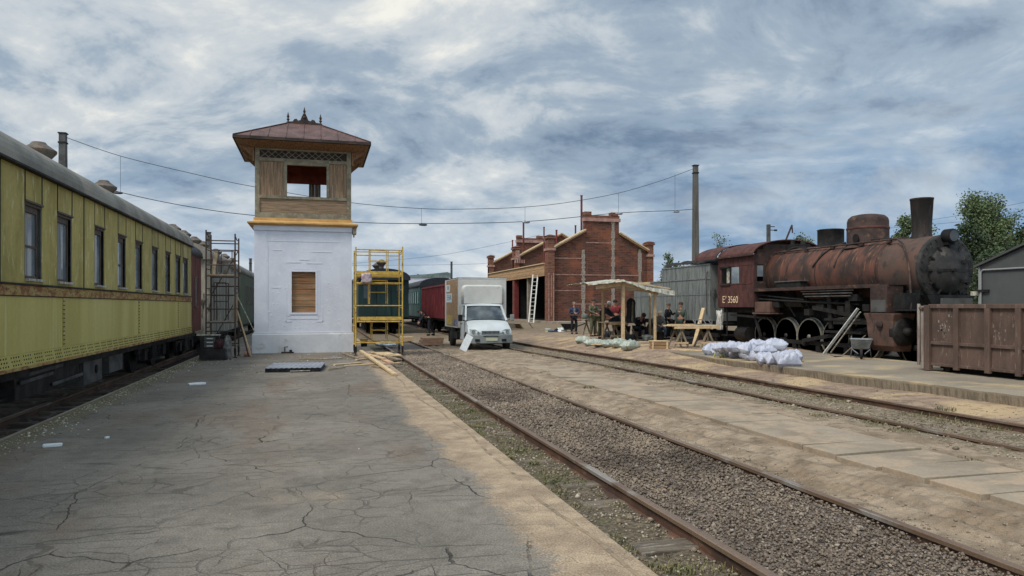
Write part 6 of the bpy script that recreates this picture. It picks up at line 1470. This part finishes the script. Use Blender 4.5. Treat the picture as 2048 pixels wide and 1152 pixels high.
person('person in a red jacket standing at the back of the plastic roofed shelter', stand(1233, 672), look(-.5), STAND, REDC, BLKC, hair=cloth('black_hair', C(38, 32, 30)), chest=(0, -.06, 1.27), neck=(0, -.12, 1.47), head=(0, -.17, 1.62))
sh_p = stand(1263, 668)
person('person in camouflage hat and blue grey jacket sitting right of the left table', stand(1250, 680), look(-.9), SIT, JEANS, BLKC, hat=CAMO)
person('person in dark clothes bending low under the shelter, left of the beige cap', stand(1275, 678), look(.5), SIT, BLKC, BLKC, hair=cloth('dark_hair_two', C(70, 48, 42)), head=(.02, -.36, 1.02), neck=(0, -.26, .95), chest=(0, -.14, .80), shl=(-.19, -.2, .9), shr=(.19, -.2, .9))
person('seated man in grey green coverall and beige cap, left of the right work table', stand(1316, 679), look(.1), SIT, GRYC, JEANS, hat=BGC, shoe=None,
       head=(0, -.26, 1.10), neck=(0, -.18, .98), chest=(0, -.09, .80))
person('man in a long grey green coat standing behind the right work table', stand(1362, 681), look(-.7), STAND, GRNC, GRNC, k=.9, hair=cloth('dark_brown_hair', C(62, 46, 40)))
person('person in black standing in the shade against the tender, left of the green coated man', stand(1336, 679), look(.9), STAND, BLKC, BLKC, hair=cloth('brown_hair', C(92, 70, 58)), k=.88, elr=(.3, -.1, 1.2), wrr=(.2, -.3, 1.34))
p = onZ(858, 671, -.03)
person('worker in dark clothes leaning forward between the maroon wagon and the white truck', (p.x, p.y, -.03), look(-1.3), STAND, BLKC, BLKC, hair=cloth('black_hair_two', C(50, 42, 40)),
       chest=(0, -.26, 1.16), neck=(0, -.42, 1.28), head=(0, -.54, 1.36), shl=(-.19, -.34, 1.24), shr=(.19, -.34, 1.24), ell=(-.24, -.44, .98), wrl=(-.2, -.56, .78), elr=(.24, -.44, .98), wrr=(.2, -.56, .78), knl=(-.14, .10, .5), anl=(-.14, .34, .09))

# ================================================================ shelter, tables and what is on them
YS = onZ(1246, 685, GZ).y
def spt(px, py, dy=0.0): return onY(px, py, YS + dy)
o_ = spt(1246, 685)
st_ = thing('work_shelter', 'rough timber shelter with a sagging plastic sheet roof over the workers', 'shelter', (o_.x, YS, GZ))
def sl(v): return (v.x - o_.x, v.y - YS, v.z - GZ)
P1, P2, P3, P4 = spt(1246, 566), spt(1310, 586), spt(1206, 580, 2.2), spt(1300, 580, 2.2)
for pt, wd in ((P1, .12), (P2, .09), (P3, .09), (P4, .08)):
    q = sl(pt); MB().use(MT['pine']).bar((q[0], q[1], 0), (q[0], q[1], q[2]), wd, wd).build('post', None, st_, bevel=.008)
A1, A2, A3 = spt(1174, 572, .4), spt(1240, 563), spt(1342, 580)
b = MB().use(MT['pine']); b.bar(sl(spt(1192, 575)), sl(spt(1246, 568)), .06, .14); b.bar(sl(spt(1246, 569)), sl(spt(1316, 588)), .06, .10); b.bar(sl(P1), sl(P3), .06, .12); b.bar(sl(spt(1200, 572, 2.2)), sl(spt(1300, 566, 2.2)), .06, .1); b.build('rafter', None, st_)
xa = sl(spt(1174, 568))[0]; xb = sl(spt(1342, 568))[0]; zr_ = sl(A2)[2] + .06; xm = sl(A2)[0]
def sheetpt(u, v):
    x_ = xa + (xb - xa) * u
    if x_ < xm: z_ = zr_ - .16 * ((xm - x_) / (xm - xa)) ** .8
    else: z_ = zr_ - .42 * ((x_ - xm) / (xb - xm)) ** .9 - .07 * math.sin(PI * (x_ - xm) / (xb - xm))
    return (x_, -.35 + 2.9 * v, z_ + .05 * math.sin(v * PI) + .05 * noise.noise((u * 7, v * 6, 2)) + (.03 * noise.noise((u * 24, v * 20, 7))))
b = MB().use(MT['plastic_sheet']).grid(40, 22, sheetpt)
for (u0, d0), (u1, d1) in zip([(k / 40, .05 + .22 * max(0, k / 40 - .35) + .03 * noise.noise((k * .8, 2, 2))) for k in range(40)], [(k / 40, .05 + .22 * max(0, k / 40 - .35) + .03 * noise.noise((k * .8, 2, 2))) for k in range(1, 41)]):
    p0, p1 = Vector(sheetpt(u0, 0)), Vector(sheetpt(u1, 0)); w0, w1 = .03 * math.sin(u0 * 90), .03 * math.sin(u1 * 90)
    b.add([p0, p1, p1 + Vector((0, w1 - .02, -d1)), p0 + Vector((0, w0 - .02, -d0))], [(0, 1, 2, 3)], True)
b.build('roof_sheet', None, st_)
MB().use(MT['pine']).bar(sl(spt(1176, 569, -.3)), sl(spt(1242, 561, -.3)), .05, .07).bar(sl(spt(1240, 561, -.3)), sl(spt(1340, 577, -.3)), .04, .05).build('roof_batten', None, st_)
q = sl(spt(1262, 590, .9))
hc = spt(1262, 646, .7); hz_ = spt(1262, 596, .7).z - hc.z
b = MB().use(BLKC); rings = []
for hh, wx_, wy2 in ((0, .20, .10), (.25, .19, .10), (.55, .17, .09), (.8, .19, .09), (.92, .15, .07), (.98, .06, .04), (1.0, .02, .02)):
    rings.append([Vector((wx_ * math.cos(2 * PI * k / 24) * (1 + .10 * math.sin(k * 2.1 + hh * 3)), wy2 * math.sin(2 * PI * k / 24) * (1 + .3 * math.sin(k * 1.7)), hz_ * hh)) for k in range(24)])
b.loft(rings, True, True); b.use(OLV).prism([(-.05, .06), (.03, .02), (.05, hz_ * .8), (.0, hz_ * .9)], 'y', -.13, -.10); b.use(MT['wire']).tube([(0, 0, hz_), (0, 0, hz_ + .12)], .008)
tag(b.build('hanging_coat', None, None, hc), 'long dark coat hanging under the plastic roof of the shelter', 'coat')
MB()
def worktable(label, pa, pb, ztop, depth, zb, legs, group='trestle work tables', brace=True, m='pine', over=None):
    a, c_ = onZ(pa[0], pa[1], zb), onZ(pb[0], pb[1], zb)
    d = (c_ - a); L = d.length; ang = math.atan2(d.y, d.x)
    root = thing('work_table', label, 'work table', ((a.x + c_.x) / 2, (a.y + c_.y) / 2, zb), ang, group)
    h = ztop
    b = MB().use(MT[m])
    for k in range(3): b.box((rng.uniform(-.03, .03), -depth / 3 + k * depth / 3, h - .02), (L + rng.uniform(.0, .1), depth / 3 - .008, .035))
    b.bx(-L / 2 + .05, L / 2 - .05, -depth / 2, -depth / 2 + .04, h - .12, h - .04); b.build('table_top', None, root, bevel=.004)
    for u in legs:
        for s in (-1, 1):
            MB().use(MT['pine_grey']).bar((u * L / 2 + s * .28, -depth * .38, 0), (u * L / 2 - s * .06, -depth * .38, h - .05), .055, .055, (0, 1, 0)).build('leg', None, root)
            MB().use(MT['pine_grey']).bar((u * L / 2 + s * .26, depth * .38, 0), (u * L / 2 - s * .06, depth * .38, h - .05), .05, .05, (0, 1, 0)).build('leg', None, root)
        if brace: MB().use(MT['pine']).bar((u * L / 2 - .24, -depth * .42, .2), (u * L / 2 + .24, -depth * .42, .2), .03, .06).bar((u * L / 2, -depth * .4, .1), (u * L / 2 + .2, depth * .3, h - .1), .04, .04).build('brace', None, root)
    return root
wt = worktable('trestle table with a sawn board top, right of the seated man and before the tender', (1338, 697), (1432, 696), .80, .75, .20, (-.62, .5))
wx, wy_, wz_ = wt.location
plank('bowed pale board lying loose on the right work table', (wx - .85, wy_ + .1, .2 + .815), (wx + .45, wy_ + .2, .2 + .815), .25, .025, 'pine')
b = MB().use(MT['galv'])
for u in (-.3, -.1, .1, .3): b.bar((u, -.1, .01), (u, .1, .16), .02, .02)
b.bar((-.32, -.1, .02), (.32, -.1, .02), .025, .025); b.bar((-.32, .1, .17), (.32, .1, .17), .025, .025); b.bar((-.32, -.1, .17), (.32, -.1, .17), .025, .025); b.bar((-.32, -.1, 0.02), (-.32, -.1, .17), .025, .025); b.bar((.32, -.1, 0.02), (.32, -.1, .17), .025, .025)
tag(b.build('wire_rack', None, None, (wx + .45, wy_ + .15, 1.005)), 'grey metal rack standing on the right work table', 'rack')
plank('thick pale board leaning upright behind the right work table', onY(1388, 690, wy_ + .7), onY(1407, 616, wy_ + .9), .14, .05, 'pine')
worktable('small trestle table with sawn top where the white capped worker bends', (1206, 681), (1246, 680), .78, .8, GZ, (-.2, .7))
worktable('dark crossed trestle table between the blue jacketed man and the camouflage man', (1164, 672), (1196, 671), .82, .7, GZ, (0,), m='pine_grey', brace=False)
p = onZ(1226, 682, GZ); wz2 = GZ + .79
b = MB().use(BLKC).bx(-.16, .16, -.08, .08, 0, .1).bar((-.1, 0, .1), (.22, 0, .22), .06, .08).cyl((.2, -.05, .1), (.2, .05, .1), .1, n=14); tag(b.build('circular_saw', None, None, (p.x + .1, p.y + .25, wz2)), 'dark hand held circular saw on the left work table', 'saw')
p = onZ(1174, 672, GZ); tag(blob('tool_bag', None, None, (p.x - .08, p.y + .1, GZ + .83), (.3, .3, .24), GRYC, 14), 'grey tool bag on the dark crossed trestle table', 'bag'); tag(blob('white_bag', None, None, (p.x + .33, p.y, GZ + .83), (.24, .2, .12), MT['foam'], 15), 'small white bag on the dark crossed trestle table', 'bag')
for i, (a, c_, lb) in enumerate((((1166, 684), (1308, 684), 'long pale plank on the ground along the front of the shelter'), ((1262, 693), (1335, 689), 'short pale plank beside the yellowish crate'), ((1345, 699), (1420, 702), 'pale plank lying under the right work table'), ((1182, 689), (1300, 690), 'second long pale plank, before the one along the shelter'), ((1450, 692), (1500, 692), 'orange plank lying behind the white sacks'), ((1458, 688), (1486, 690), 'short orange board on top of the plank behind the white sacks'))):
    A_, B2 = onZ(*a, .22), onZ(*c_, .22); plank(lb, (A_.x, A_.y, .225 + .03 * (i == 5)), (B2.x, B2.y, .225 + .03 * (i == 5)), .20, .03, 'pine', 'planks on the apron')
p = onZ(1323, 699, .2)
cr = thing('wooden_crate', 'yellowish wooden crate at the edge of the apron, left of the right work table', 'crate', (p.x, p.y + .2, .2), -YAW)
for k in range(2): MB().use(MT['lintel']).bx(-.29, .29, -.2, .2, .01 + k * .13, .125 + k * .13).build('side_board', None, cr, bevel=.006)
MB().use(MT['pine']).bx(-.31, .31, -.22, .22, .265, .285).bx(-.27, -.21, -.215, -.2, .0, .265).bx(.21, .27, -.215, -.2, .0, .265).build('lid', None, cr)
# seated people need something to sit on
for i, (px, py) in enumerate(((1250, 680), (1275, 678), (1316, 679))):
    q = stand(px, py); MB()
    tag(MB().use(MT['pine_grey']).bx(-.2, .2, -.05, .3, 0, .40).bx(-.22, .22, -.07, .32, .40, .43).build('wooden_box', None, None, q, look(0)), ('wooden box under the person in the camouflage hat', 'wooden box under the person bending in dark clothes', 'wooden box under the seated man in the coverall')[i], 'box', 'boxes used as seats')
q = stand(1306, 681); tag(MB().use(MT['iron']).lathe([(.15, 0), (.17, .36), (.18, .37), (.17, .37), (.14, .02), (0, .02)], (0, 0, 0), 'z', 18).build('bucket', None, None, (q[0] + .15, q[1] - .35, q[2])), 'dark bucket between the legs of the seated man in the coverall', 'bucket')
for lb, px, py, sz, m_ in (('dark bag on the ground under the shelter, left of the tall coat', 1258, 683, (.5, .3, .3), BLKC), ('grey bag on the ground between the shelter posts', 1296, 683, (.42, .3, .26), GRYC), ('dark heap of tools and sacks under the right work table', 1372, 689, (.8, .4, .28), BLKC), ('pale sack of scraps behind the seated man in the coverall', 1330, 677, (.4, .3, .34), MT['plastic_sheet']), ('dark duffel bag behind the crossed trestle table', 1216, 676, (.5, .3, .3), NAVYC)):
    q = stand(px, py); tag(blob('bag', None, None, q, sz, m_, px, 0, .4), lb, 'bag', 'bags around the work tables')
# bucket, bags, wheelbarrows
q = stand(1096, 671, 0.02)
b = thing('paint_bucket', 'white paint bucket with a green label left of the dark wheelbarrow', 'bucket', q)
MB().use(MT['foam']).lathe([(.14, 0), (.165, .34), (.175, .345), (.175, .37), (0, .37)], (0, 0, 0), 'z', 18).build('body', None, b)
MB().use(cloth('green_label', C(160, 190, 96))).lathe([(.152, .1), (.163, .27)], (0, 0, 0), 'z', 18).build('label', None, b)
q = stand(1105, 672, .02); tag(MB().use(cloth('blue_box', C(56, 74, 116), C(44, 56, 92))).bx(-.2, .2, -.15, .15, 0, .3).build('blue_box', None, None, q, .2, .015), 'dark blue box right beside the white paint bucket', 'box')
q = stand(1124, 670, .05); tag(blob('white_sack', None, None, q, (.5, .4, .42), MT['foam'], 40, amp=.3), 'crumpled white sack under the dark wheelbarrow', 'sack')
def barrow(label, loc, rz, m, k=1.0, legs=None):
    root = thing('wheelbarrow', label, 'wheelbarrow', loc, rz); root.scale = (k, k, k)
    b = MB().use(m); o4 = lambda hx, y0, y1, z_: [(-hx, y0, z_), (hx, y0, z_), (hx, y1, z_), (-hx, y1, z_)]
    b.loft([o4(.34, -.48, .46, .62), o4(.32, -.46, .44, .60), o4(.22, -.22, .26, .30), o4(.20, -.2, .24, .32), o4(.31, -.44, .42, .60), o4(.34, -.48, .46, .62)]); b.add(o4(.22, -.22, .26, .30), [(0, 1, 2, 3)])
    b.build('tray', None, root)
    b = MB().use(legs or m)
    for s in (-1, 1):
        b.tube([(s * .10, .78, .18), (s * .24, .3, .27), (s * .28, -.4, .46), (s * .28, -.95, .66)], .018); b.tube([(s * .26, -.1, .30), (s * .30, -.22, .0), (s * .26, -.34, .42)], .015)
    b.build('frame', None, root)
    w_ = MB().use(MT['rubber']).lathe([(.12, -.03), (.17, -.04), (.185, 0), (.17, .04), (.12, .03)], (0, .66, .185), 'x', 20).build('wheel', None, root); MB().use(legs or m).lathe([(0, -.03), (.12, -.02), (.12, .02), (0, .03)], (0, .66, .185), 'x', 16).build('rim', None, w_)
    return root
q = stand(1138, 670, .05); barrow('dark wheelbarrow standing left of the man in the blue jacket', q, R(75), MT['iron'], 1.0)
q = onZ(1722, 716, .2); barrow('silver wheelbarrow on the apron beside the rusty cylinder of the locomotive', (q.x, q.y, .205), R(-40 + 180), MT['galv'], .86)
# boards leaning on the locomotive, hooked rod
p = onZ(1648, 709, .2); e_ = onX(1716, 617, 15.12)
plank('long white board leaning on the locomotive wheels, left one of two', (p.x, p.y, .22), (e_.x, e_.y, e_.z), .085, .03, 'alu', 'boards leaning on the locomotive', 'leaning_board', 'board', (0, 1, 0))
p2 = onZ(1662, 706, .2); e2 = onX(1721, 624, 15.15)
plank('thin pale batten leaning on the locomotive just right of the white board', (p2.x, p2.y, .22), (e2.x, e2.y, e2.z), .04, .03, 'sill_white', 'boards leaning on the locomotive', 'leaning_board', 'board', (0, 1, 0))
a, m_, c_ = onZ(1656, 706, .22), onZ(1670, 713, .22), onY(1734, 668, onZ(1690, 712, .22).y + .3)
mid = onZ(1684, 712, .22)
tag(MB().use(MT['pine_grey']).tube([Vector(v) - a for v in (onY(1644, 690, a.y), onY(1653, 708, a.y), m_, mid, c_)], .018).build('hooked_rod', None, None, a), 'bent grey rod lying from the leaning board up to the wheelbarrow', 'rod')
plank('short pale plank wedged between the locomotive wheels behind the leaning board', onX(1666, 641, 15.55), onX(1698, 636, 15.55), .08, .10, 'pine_grey')

# ================================================================ sacks
def sack(name, label, loc, size, m, seed, rz, group, tilt=0.0, amp=.16):
    size = (size[0] * 1.1, size[1] * 1.12, size[2] * 1.35)
    n = 22; b = MB().use(m); r_ = random.Random(seed); lift = [r_.uniform(-.05, .3) for _ in range(4)]
    def pt(u, v, s):
        au, av = abs(u), abs(v); th = max(0, (1 - au ** 3.0)) ** .5 * max(0, (1 - av ** 2.6)) ** .5
        x_ = u * (1 - .13 * (1 - v * v)); y_ = v * (1 - .16 * (1 - u * u))
        q = Vector((u * 1.3 + seed * 1.7, v * 1.3, s * .4))
        wr = .34 * noise.noise(q * 1.6) + amp * 1.25 * (1 - 3 * abs(noise.noise(q * 3.8 + Vector((seed, 5, 2))))) * .5 + .24 * (1 - abs(noise.noise(q * 2.6 + Vector((3, 1, seed)))) * 2.4) * (au * av + .25) + .05 * noise.noise(q * 6)
        c_ = lift[(u > 0) + 2 * (v > 0)] * (au * av) ** 2.2
        z_ = s * th * (1 + 1.1 * wr) + c_ * 1.0 + .18 * noise.noise(Vector((u * .9, v * .9, seed)))
        return Vector((x_ * size[0] / 2, y_ * size[1] / 2, max((z_ * .5 + .46) * size[2], .0)))
    for s in (1, -1): b.grid(n, n, lambda u, v: pt(2 * u - 1, 2 * v - 1, s))
    o = b.build(name, None, None, loc, rz); o.rotation_euler.x = tilt
    return tag(o, label, 'sack', group)
WS = [((1424, 712, .20), .55, 'tied with the yellow green strap, leftmost of the pile'), ((1440, 716, .20), .50, 'second from the left along the apron edge'), ((1460, 718, .2), .5, 'third from the left along the apron edge'),
      ((1476, 720, .2), .5, 'fourth from the left along the apron edge'), ((1496, 722, .2), .5, 'lying flat in the middle of the front row'), ((1516, 726, .2), .5, 'hanging its corner over the apron edge right of the middle'),
      ((1530, 731, .2), .46, 'upright, third from the right of the front row'), ((1547, 733, .2), .46, 'upright, second from the right of the front row'), ((1574, 736, .2), .62, 'largest, right end of the front row'), ((1590, 727, .2), .5, 'at the right end behind the largest one'),
      ((1430, 706, .2), .5, 'low at the back left of the pile'), ((1452, 708, .2), .5, 'at the back, right of the strap'), ((1480, 712, .2), .55, 'at the back left of the middle'), ((1506, 714, .2), .5, 'at the back in the middle'), ((1530, 718, .2), .5, 'at the back right of the middle'), ((1558, 722, .2), .55, 'at the back, second from the right')]
for i, ((px, py, z_), s, lb) in enumerate(WS):
    p = onZ(px, py, z_); up = 6 <= i <= 8; kf = 1.03 if py > 715 else 1.015; p.x *= kf; p.y *= kf
    sack('white_sack', 'plump white woven sack ' + lb, (p.x + .02, p.y + .08, z_), (s * rng.uniform(.78, .95), s * (.70 if up else .60), s * (.44 if up else .40)), MT['sack'], 50 + i, rng.uniform(-.2, .2) - (YAW if up else rng.uniform(0, .9)), 'white sacks piled on the apron edge', (R(24) if up else rng.uniform(-.1, .2)), .5)
for i, (px, py, z_, s, lb) in enumerate(((1450, 707, .38, .5, 'leftmost of the upper layer'), (1474, 709, .40, .55, 'second from the left of the upper layer'), (1500, 712, .40, .55, 'in the middle of the upper layer'), (1519, 706, .46, .5, 'with its corner standing up, highest of the pile'), (1556, 712, .46, .62, 'big and smooth, right end of the upper layer'), (1537, 716, .40, .5, 'lower one between the two highest sacks'))):
    p = onZ(px, py + 10, .2)
    sack('white_sack', 'plump white woven sack ' + lb, (p.x, p.y + .14, z_ - .01), (s * .92, s * .6, s * .36), MT['sack'], 80 + i, rng.uniform(-.5, .5), 'white sacks piled on the apron edge', rng.uniform(-.25, .25), .5)
p = onZ(1433, 716, .2); MB()
tag(MB().use(MT['strap']).tube([(-.12, -.05, .02), (-.06, -.1, .2), (.02, -.02, .30), (.10, -.12, .22), (.06, -.2, .06), (-.02, -.2, .02)], .02).tube([(.02, -.02, .3), (.0, -.16, .14), (.14, -.24, .02)], .018).build('strap', None, None, (p.x * 1.012, p.y * 1.012, .2)), 'yellow green strap knotted round the leftmost white sacks', 'strap')
for i, (px, py, s, lb) in enumerate(((1166, 694, .55, 'leftmost of the row'), (1184, 698, .5, 'second from the left of the row'), (1202, 700, .5, 'third from the left of the row'), (1220, 702, .5, 'third from the right of the row'), (1240, 704, .6, 'second from the right of the row'), (1260, 708, .62, 'largest and rightmost of the row'))):
    p = onZ(px, py, .0); zz_ = sandz(p.x, p.y) - .01
    sack('green_sack', 'greenish plastic sack on the sand before the shelter, ' + lb, (p.x, p.y, zz_), (s * 1.1, s * .62, s * .33), MT['sack_green'], 100 + i, rng.uniform(-.6, .6), 'greenish sacks on the sand', 0, .75)
# ================================================================ poles and overhead wires
YW = 36.0
pA, pB = onY(126, 268, YW), onY(1391, 332, YW)
def pole(label, top, w0, w1, m, base=-.3, group='wire poles'):
    root = thing('wire_pole', label, 'pole', (top.x, top.y, base), 0, group); H = top.z - base
    b = MB().use(m).loft([[(s * w_ / 2, q * w_ / 2, h) for s, q in ((-1, -1), (1, -1), (1, 1), (-1, 1))] for w_, h in ((w0, 0), (w1, H))], True); b.build('shaft', None, root, bevel=.02)
    MB().use(MT['iron']).bx(-w1 * .62, w1 * .62, -w1 * .62, w1 * .62, H, H + .05).bx(-w1 * .6, w1 * .6, -w1 * .6, w1 * .6, H - .42, H - .36).build('cap_band', None, root)
    return root
pole('dark concrete pole rising behind the roof of the yellow coach', pA, .40, .27, MT['iron_grey'])
pole('tall grey concrete pole right of the brick building, carrying the cross wires', pB, .36, .24, MT['conc_pole'])
w_ = thing('cross_wire', 'two sagging cross wires with droppers and clamps strung between the two tall poles', 'overhead wire', (pA.x, YW, pA.z - .2))
def wl(px, py): p = onY(px, py, YW); return Vector((p.x - pA.x, 0, p.z - pA.z + .2))
def smooth(pts, n=10):
    out = []
    for i in range(len(pts) - 1):
        p0, p1, p2, p3 = pts[max(i - 1, 0)], pts[i], pts[i + 1], pts[min(i + 2, len(pts) - 1)]
        for k in range(n):
            t_ = k / n; out.append(.5 * ((2 * p1) + (p2 - p0) * t_ + (2 * p0 - 5 * p1 + 4 * p2 - p3) * t_ ** 2 + (3 * p1 - p0 - 3 * p2 + p3) * t_ ** 3))
    return out + [pts[-1]]
up_ = smooth([wl(*q) for q in ((130, 274), (241, 312), (380, 346), (500, 372), (700, 405), (843, 417), (940, 418), (1050, 414), (1140, 404), (1237, 386), (1320, 362), (1388, 337))])
lo_ = smooth([wl(*q) for q in ((130, 352), (235, 383), (360, 410), (500, 430), (700, 444), (845, 447), (1050, 443), (1237, 426), (1350, 421), (1388, 418))])
MB().use(MT['wire']).tube(up_, .014, 5).build('upper_wire', None, w_); MB().use(MT['wire']).tube(lo_, .017, 5).build('lower_wire', None, w_)
for px, a, c_ in ((241, 312, 384), (843, 417, 447), (1050, 414, 443), (1237, 386, 426), (1350, 348, 421)): MB().use(MT['wire']).tube([wl(px, a), wl(px, c_)], .008, 4).build('dropper', None, w_)
for px, py in ((846, 448), (1052, 443), (1238, 426), (1352, 422), (236, 384)):
    q = wl(px, py); MB().use(MT['wire'] if px < 900 else MT['galv']).lathe([(0, -.22), (.03, -.2), (.055, -.1), (.06, .1), (.03, .2), (0, .22)], q - Vector((0, 0, .04)), 'x', 8).bx(q.x - .10, q.x - .02, -.03, .03, q.z - .02, q.z + .04).build('clamp', None, w_)
# thinner far wires along the tracks and the poles that carry them
for lb, px, py, Y, w0 in (('slim dark pole far off above the white truck', 903, 524, 95, .3), ('slim dark pole behind the roof of the red brown van', 418, 466, 45, .24), ('slim dark pole beside the far corner of the grey wagon', 501, 518, 70, .28), ('short dark pole far off above the teal green coach', 836, 549, 120, .3)):
    pole(lb, onY(px, py, Y), w0, w0 * .8, MT['iron_grey'], group='far wire poles')
def farwire(label, pts, r_=.03):
    P = [onY(px, py, Y) for px, py, Y in pts]; o = P[0].copy()
    tag(MB().use(MT['wire']).tube(smooth([p - o for p in P], 6), r_, 4).build('overhead_wire', None, None, o), label, 'overhead wire', 'thin far wires')
farwire('thin far wire rising from the yellow scaffold towards the brick building', ((705, 527, 95), (860, 513, 92), (960, 496, 90), (1080, 470, 86)), .02)
farwire('lower thin far wire between the yellow scaffold and the third brick pillar', ((705, 531, 95), (850, 530, 92), (948, 528, 90), (975, 526, 88)), .02)
farwire('upper one of the thin wires crossing the sky right of the chimney', ((1860, 440, 60), (1950, 425, 58), (2060, 402, 55)), .02)
farwire('lower one of the thin wires crossing the sky right of the chimney', ((1780, 456, 60), (1950, 440, 58), (2060, 418, 55)), .02)
tp = onY(1537, 449, 48)
root = thing('signal_pole', 'dark pole with short brackets rising behind the locomotive cab roof', 'pole', (tp.x, 48, 0))
b = MB().use(MT['iron_grey']).bx(-.11, .11, -.11, .11, 0, tp.z); b.build('shaft', None, root)
b = MB().use(MT['iron']); b.tube([(0, 0, tp.z - .15), (.55, 0, tp.z - .15)], .03); b.tube([(0, 0, tp.z - .42), (.62, 0, tp.z - .42)], .03); b.lathe([(0, -.12), (.07, -.1), (.07, .1), (0, .12)], (.62, 0, tp.z - .42), 'x', 10); b.build('bracket', None, root)
a, c_, d = onY(1563, 486, 48), onY(1584, 450, 48), onY(1585, 466, 48)
b = MB().use(MT['rust_dark']).bar((a.x - tp.x, 0, a.z - .6), (c_.x - tp.x, 0, c_.z), .10, .10); b.bar((c_.x - tp.x, 0, c_.z), (d.x - tp.x, 0, d.z), .07, .07); b.build('strut', None, root)

# ================================================================ trees
LEAF = [leafmat('leaves_dark', C(58, 76, 42), C(40, 56, 32), C(84, 98, 58)), leafmat('leaves_mid', C(88, 106, 62), C(62, 80, 46), C(118, 130, 86)), leafmat('leaves_sapling', C(84, 100, 60), C(62, 78, 48), C(110, 120, 82))]
def tree(label, x, y, H, W, leaf, seed, nl=7000, ls=.13, low=.12, name='tree', sparse=1.0, group='trees behind the locomotive'):
    r_ = random.Random(seed); root = thing(name, label, 'tree', (x, y, -.3), 0, group)
    b = MB().use(MT['bark']); tips = []
    def limb(p, d, L, rad, lev):
        pts = [p]; n = 5
        for i in range(n):
            d = (d + Vector((r_.gauss(0, .12), r_.gauss(0, .12), r_.gauss(.06, .08)))).normalized(); pts.append(pts[-1] + d * L / n)
        rings = []
        for i, q in enumerate(pts):
            rr = rad * (1 - .8 * i / n); a = d.orthogonal().normalized(); c_ = d.cross(a)
            rings.append([q + a * rr * math.cos(2 * PI * k / 6) + c_ * rr * math.sin(2 * PI * k / 6) for k in range(6)])
        b.loft(rings, False, True)
        if lev >= 2: tips.extend((pts[3], pts[4], pts[5])); return
        if lev >= 1: tips.extend((pts[4], pts[5]))
        m_ = (15, 4)[lev] if lev < 2 else 0
        for k in range(m_):
            t_ = (low + (1 - low) * (k + r_.random() * .6) / m_) if lev == 0 else r_.uniform(.35, 1)
            i = min(n - 1, int(t_ * n)); q = pts[i] + (pts[i + 1] - pts[i]) * (t_ * n - i)
            a = 2.4 * k + r_.uniform(-.4, .4); sp = (1.1 if lev == 0 else .8)
            nd = (d * (.75 if lev == 0 else .6) + Vector((math.cos(a), math.sin(a), .45)) * sp).normalized()
            Lk = W * (.60 * (1 - .86 * t_) + .02 if lev == 0 else .24 * (1 - .5 * (p.z / H if lev else 0))) * r_.uniform(.65, 1.25)
            limb(q, nd, Lk, rad * (.38 if lev == 0 else .45) * (1 - t_ * .4), lev + 1)
    limb(Vector((0, 0, 0)), Vector((0, 0, 1)), H * .93, H * .016 + .03, 0)
    b.build('trunk', None, root)
    R_ = np.random.RandomState(seed); T = np.array([tuple(q) for q in tips]); n = int(nl * sparse)
    ci = R_.randint(0, len(T), n); cl = R_.normal(0, 1, (len(T), 3)) * W * .03
    P = T[ci] + cl[ci] + R_.normal(0, 1, (n, 3)) * np.array([W * .042, W * .042, W * .05]); P = P[P[:, 2] > H * low * .6]; n = len(P)
    a = R_.normal(0, 1, (n, 3)); a /= np.linalg.norm(a, axis=1)[:, None]; c2 = np.cross(a, R_.normal(0, 1, (n, 3))); c2 /= np.linalg.norm(c2, axis=1)[:, None]
    s = ls * R_.uniform(.5, 1.3, (n, 1)); vv = np.stack([P - a * s * .5, P + c2 * s * .28, P + a * s * .5, P - c2 * s * .28], 1).reshape(-1, 3)
    me = bpy.data.meshes.new('crown'); me.from_pydata(vv.tolist(), [], np.arange(n * 4).reshape(-1, 4).tolist()); me.materials.append(leaf)
    o = bpy.data.objects.new('crown', me); COL.objects.link(o); o.parent = root
    return root
def treeat(label, px, top, Y, W, leaf, seed, **kw):
    p = onY(px, top, Y); tree(label, p.x, Y, p.z + .3, W, leaf, seed, **kw)
treeat('tall leafy birch at the right edge, rising above the grey shed', 2000, 388, 38, 5.4, LEAF[1], 11, nl=20000, ls=.17, low=.08)
treeat('broad dark bush joining the tall birch on its right, at the picture edge', 2050, 432, 40, 4.6, LEAF[1], 12, nl=15000, ls=.20, low=.05)
treeat('slender tree seen just right of the locomotive chimney', 1893, 427, 42, 3.8, LEAF[1], 13, nl=7500, ls=.18, low=.08)
treeat('slim tree seen between the steam dome and the chimney', 1806, 428, 44, 3.8, LEAF[1], 14, nl=7500, ls=.18, low=.08)
treeat('low dark bush behind the smokebox door of the locomotive', 1950, 462, 36, 4.2, LEAF[0], 15, nl=11000, ls=.19, low=.04)
treeat('small sparse tree whose top shows left of the sand dome', 1618, 468, 50, 3.6, LEAF[2], 16, nl=5000, ls=.18, low=.1)
treeat('thin twiggy sapling showing over the cab roof', 1470, 462, 52, 3.0, LEAF[2], 17, nl=900, ls=.16, low=.3)
treeat('little tree top showing beside the right brick pillar', 1332, 505, 66, 3.0, LEAF[2], 18, nl=2500, ls=.2, low=.1)
treeat('dense far bush between the brick building and the tender', 1345, 540, 80, 6.0, LEAF[0], 19, nl=5000, ls=.3, low=.05)
treeat('dense dark bush filling the gap behind the sheet metal shed', 2010, 470, 30, 4.6, LEAF[0], 20, nl=12000, ls=.18, low=.03)
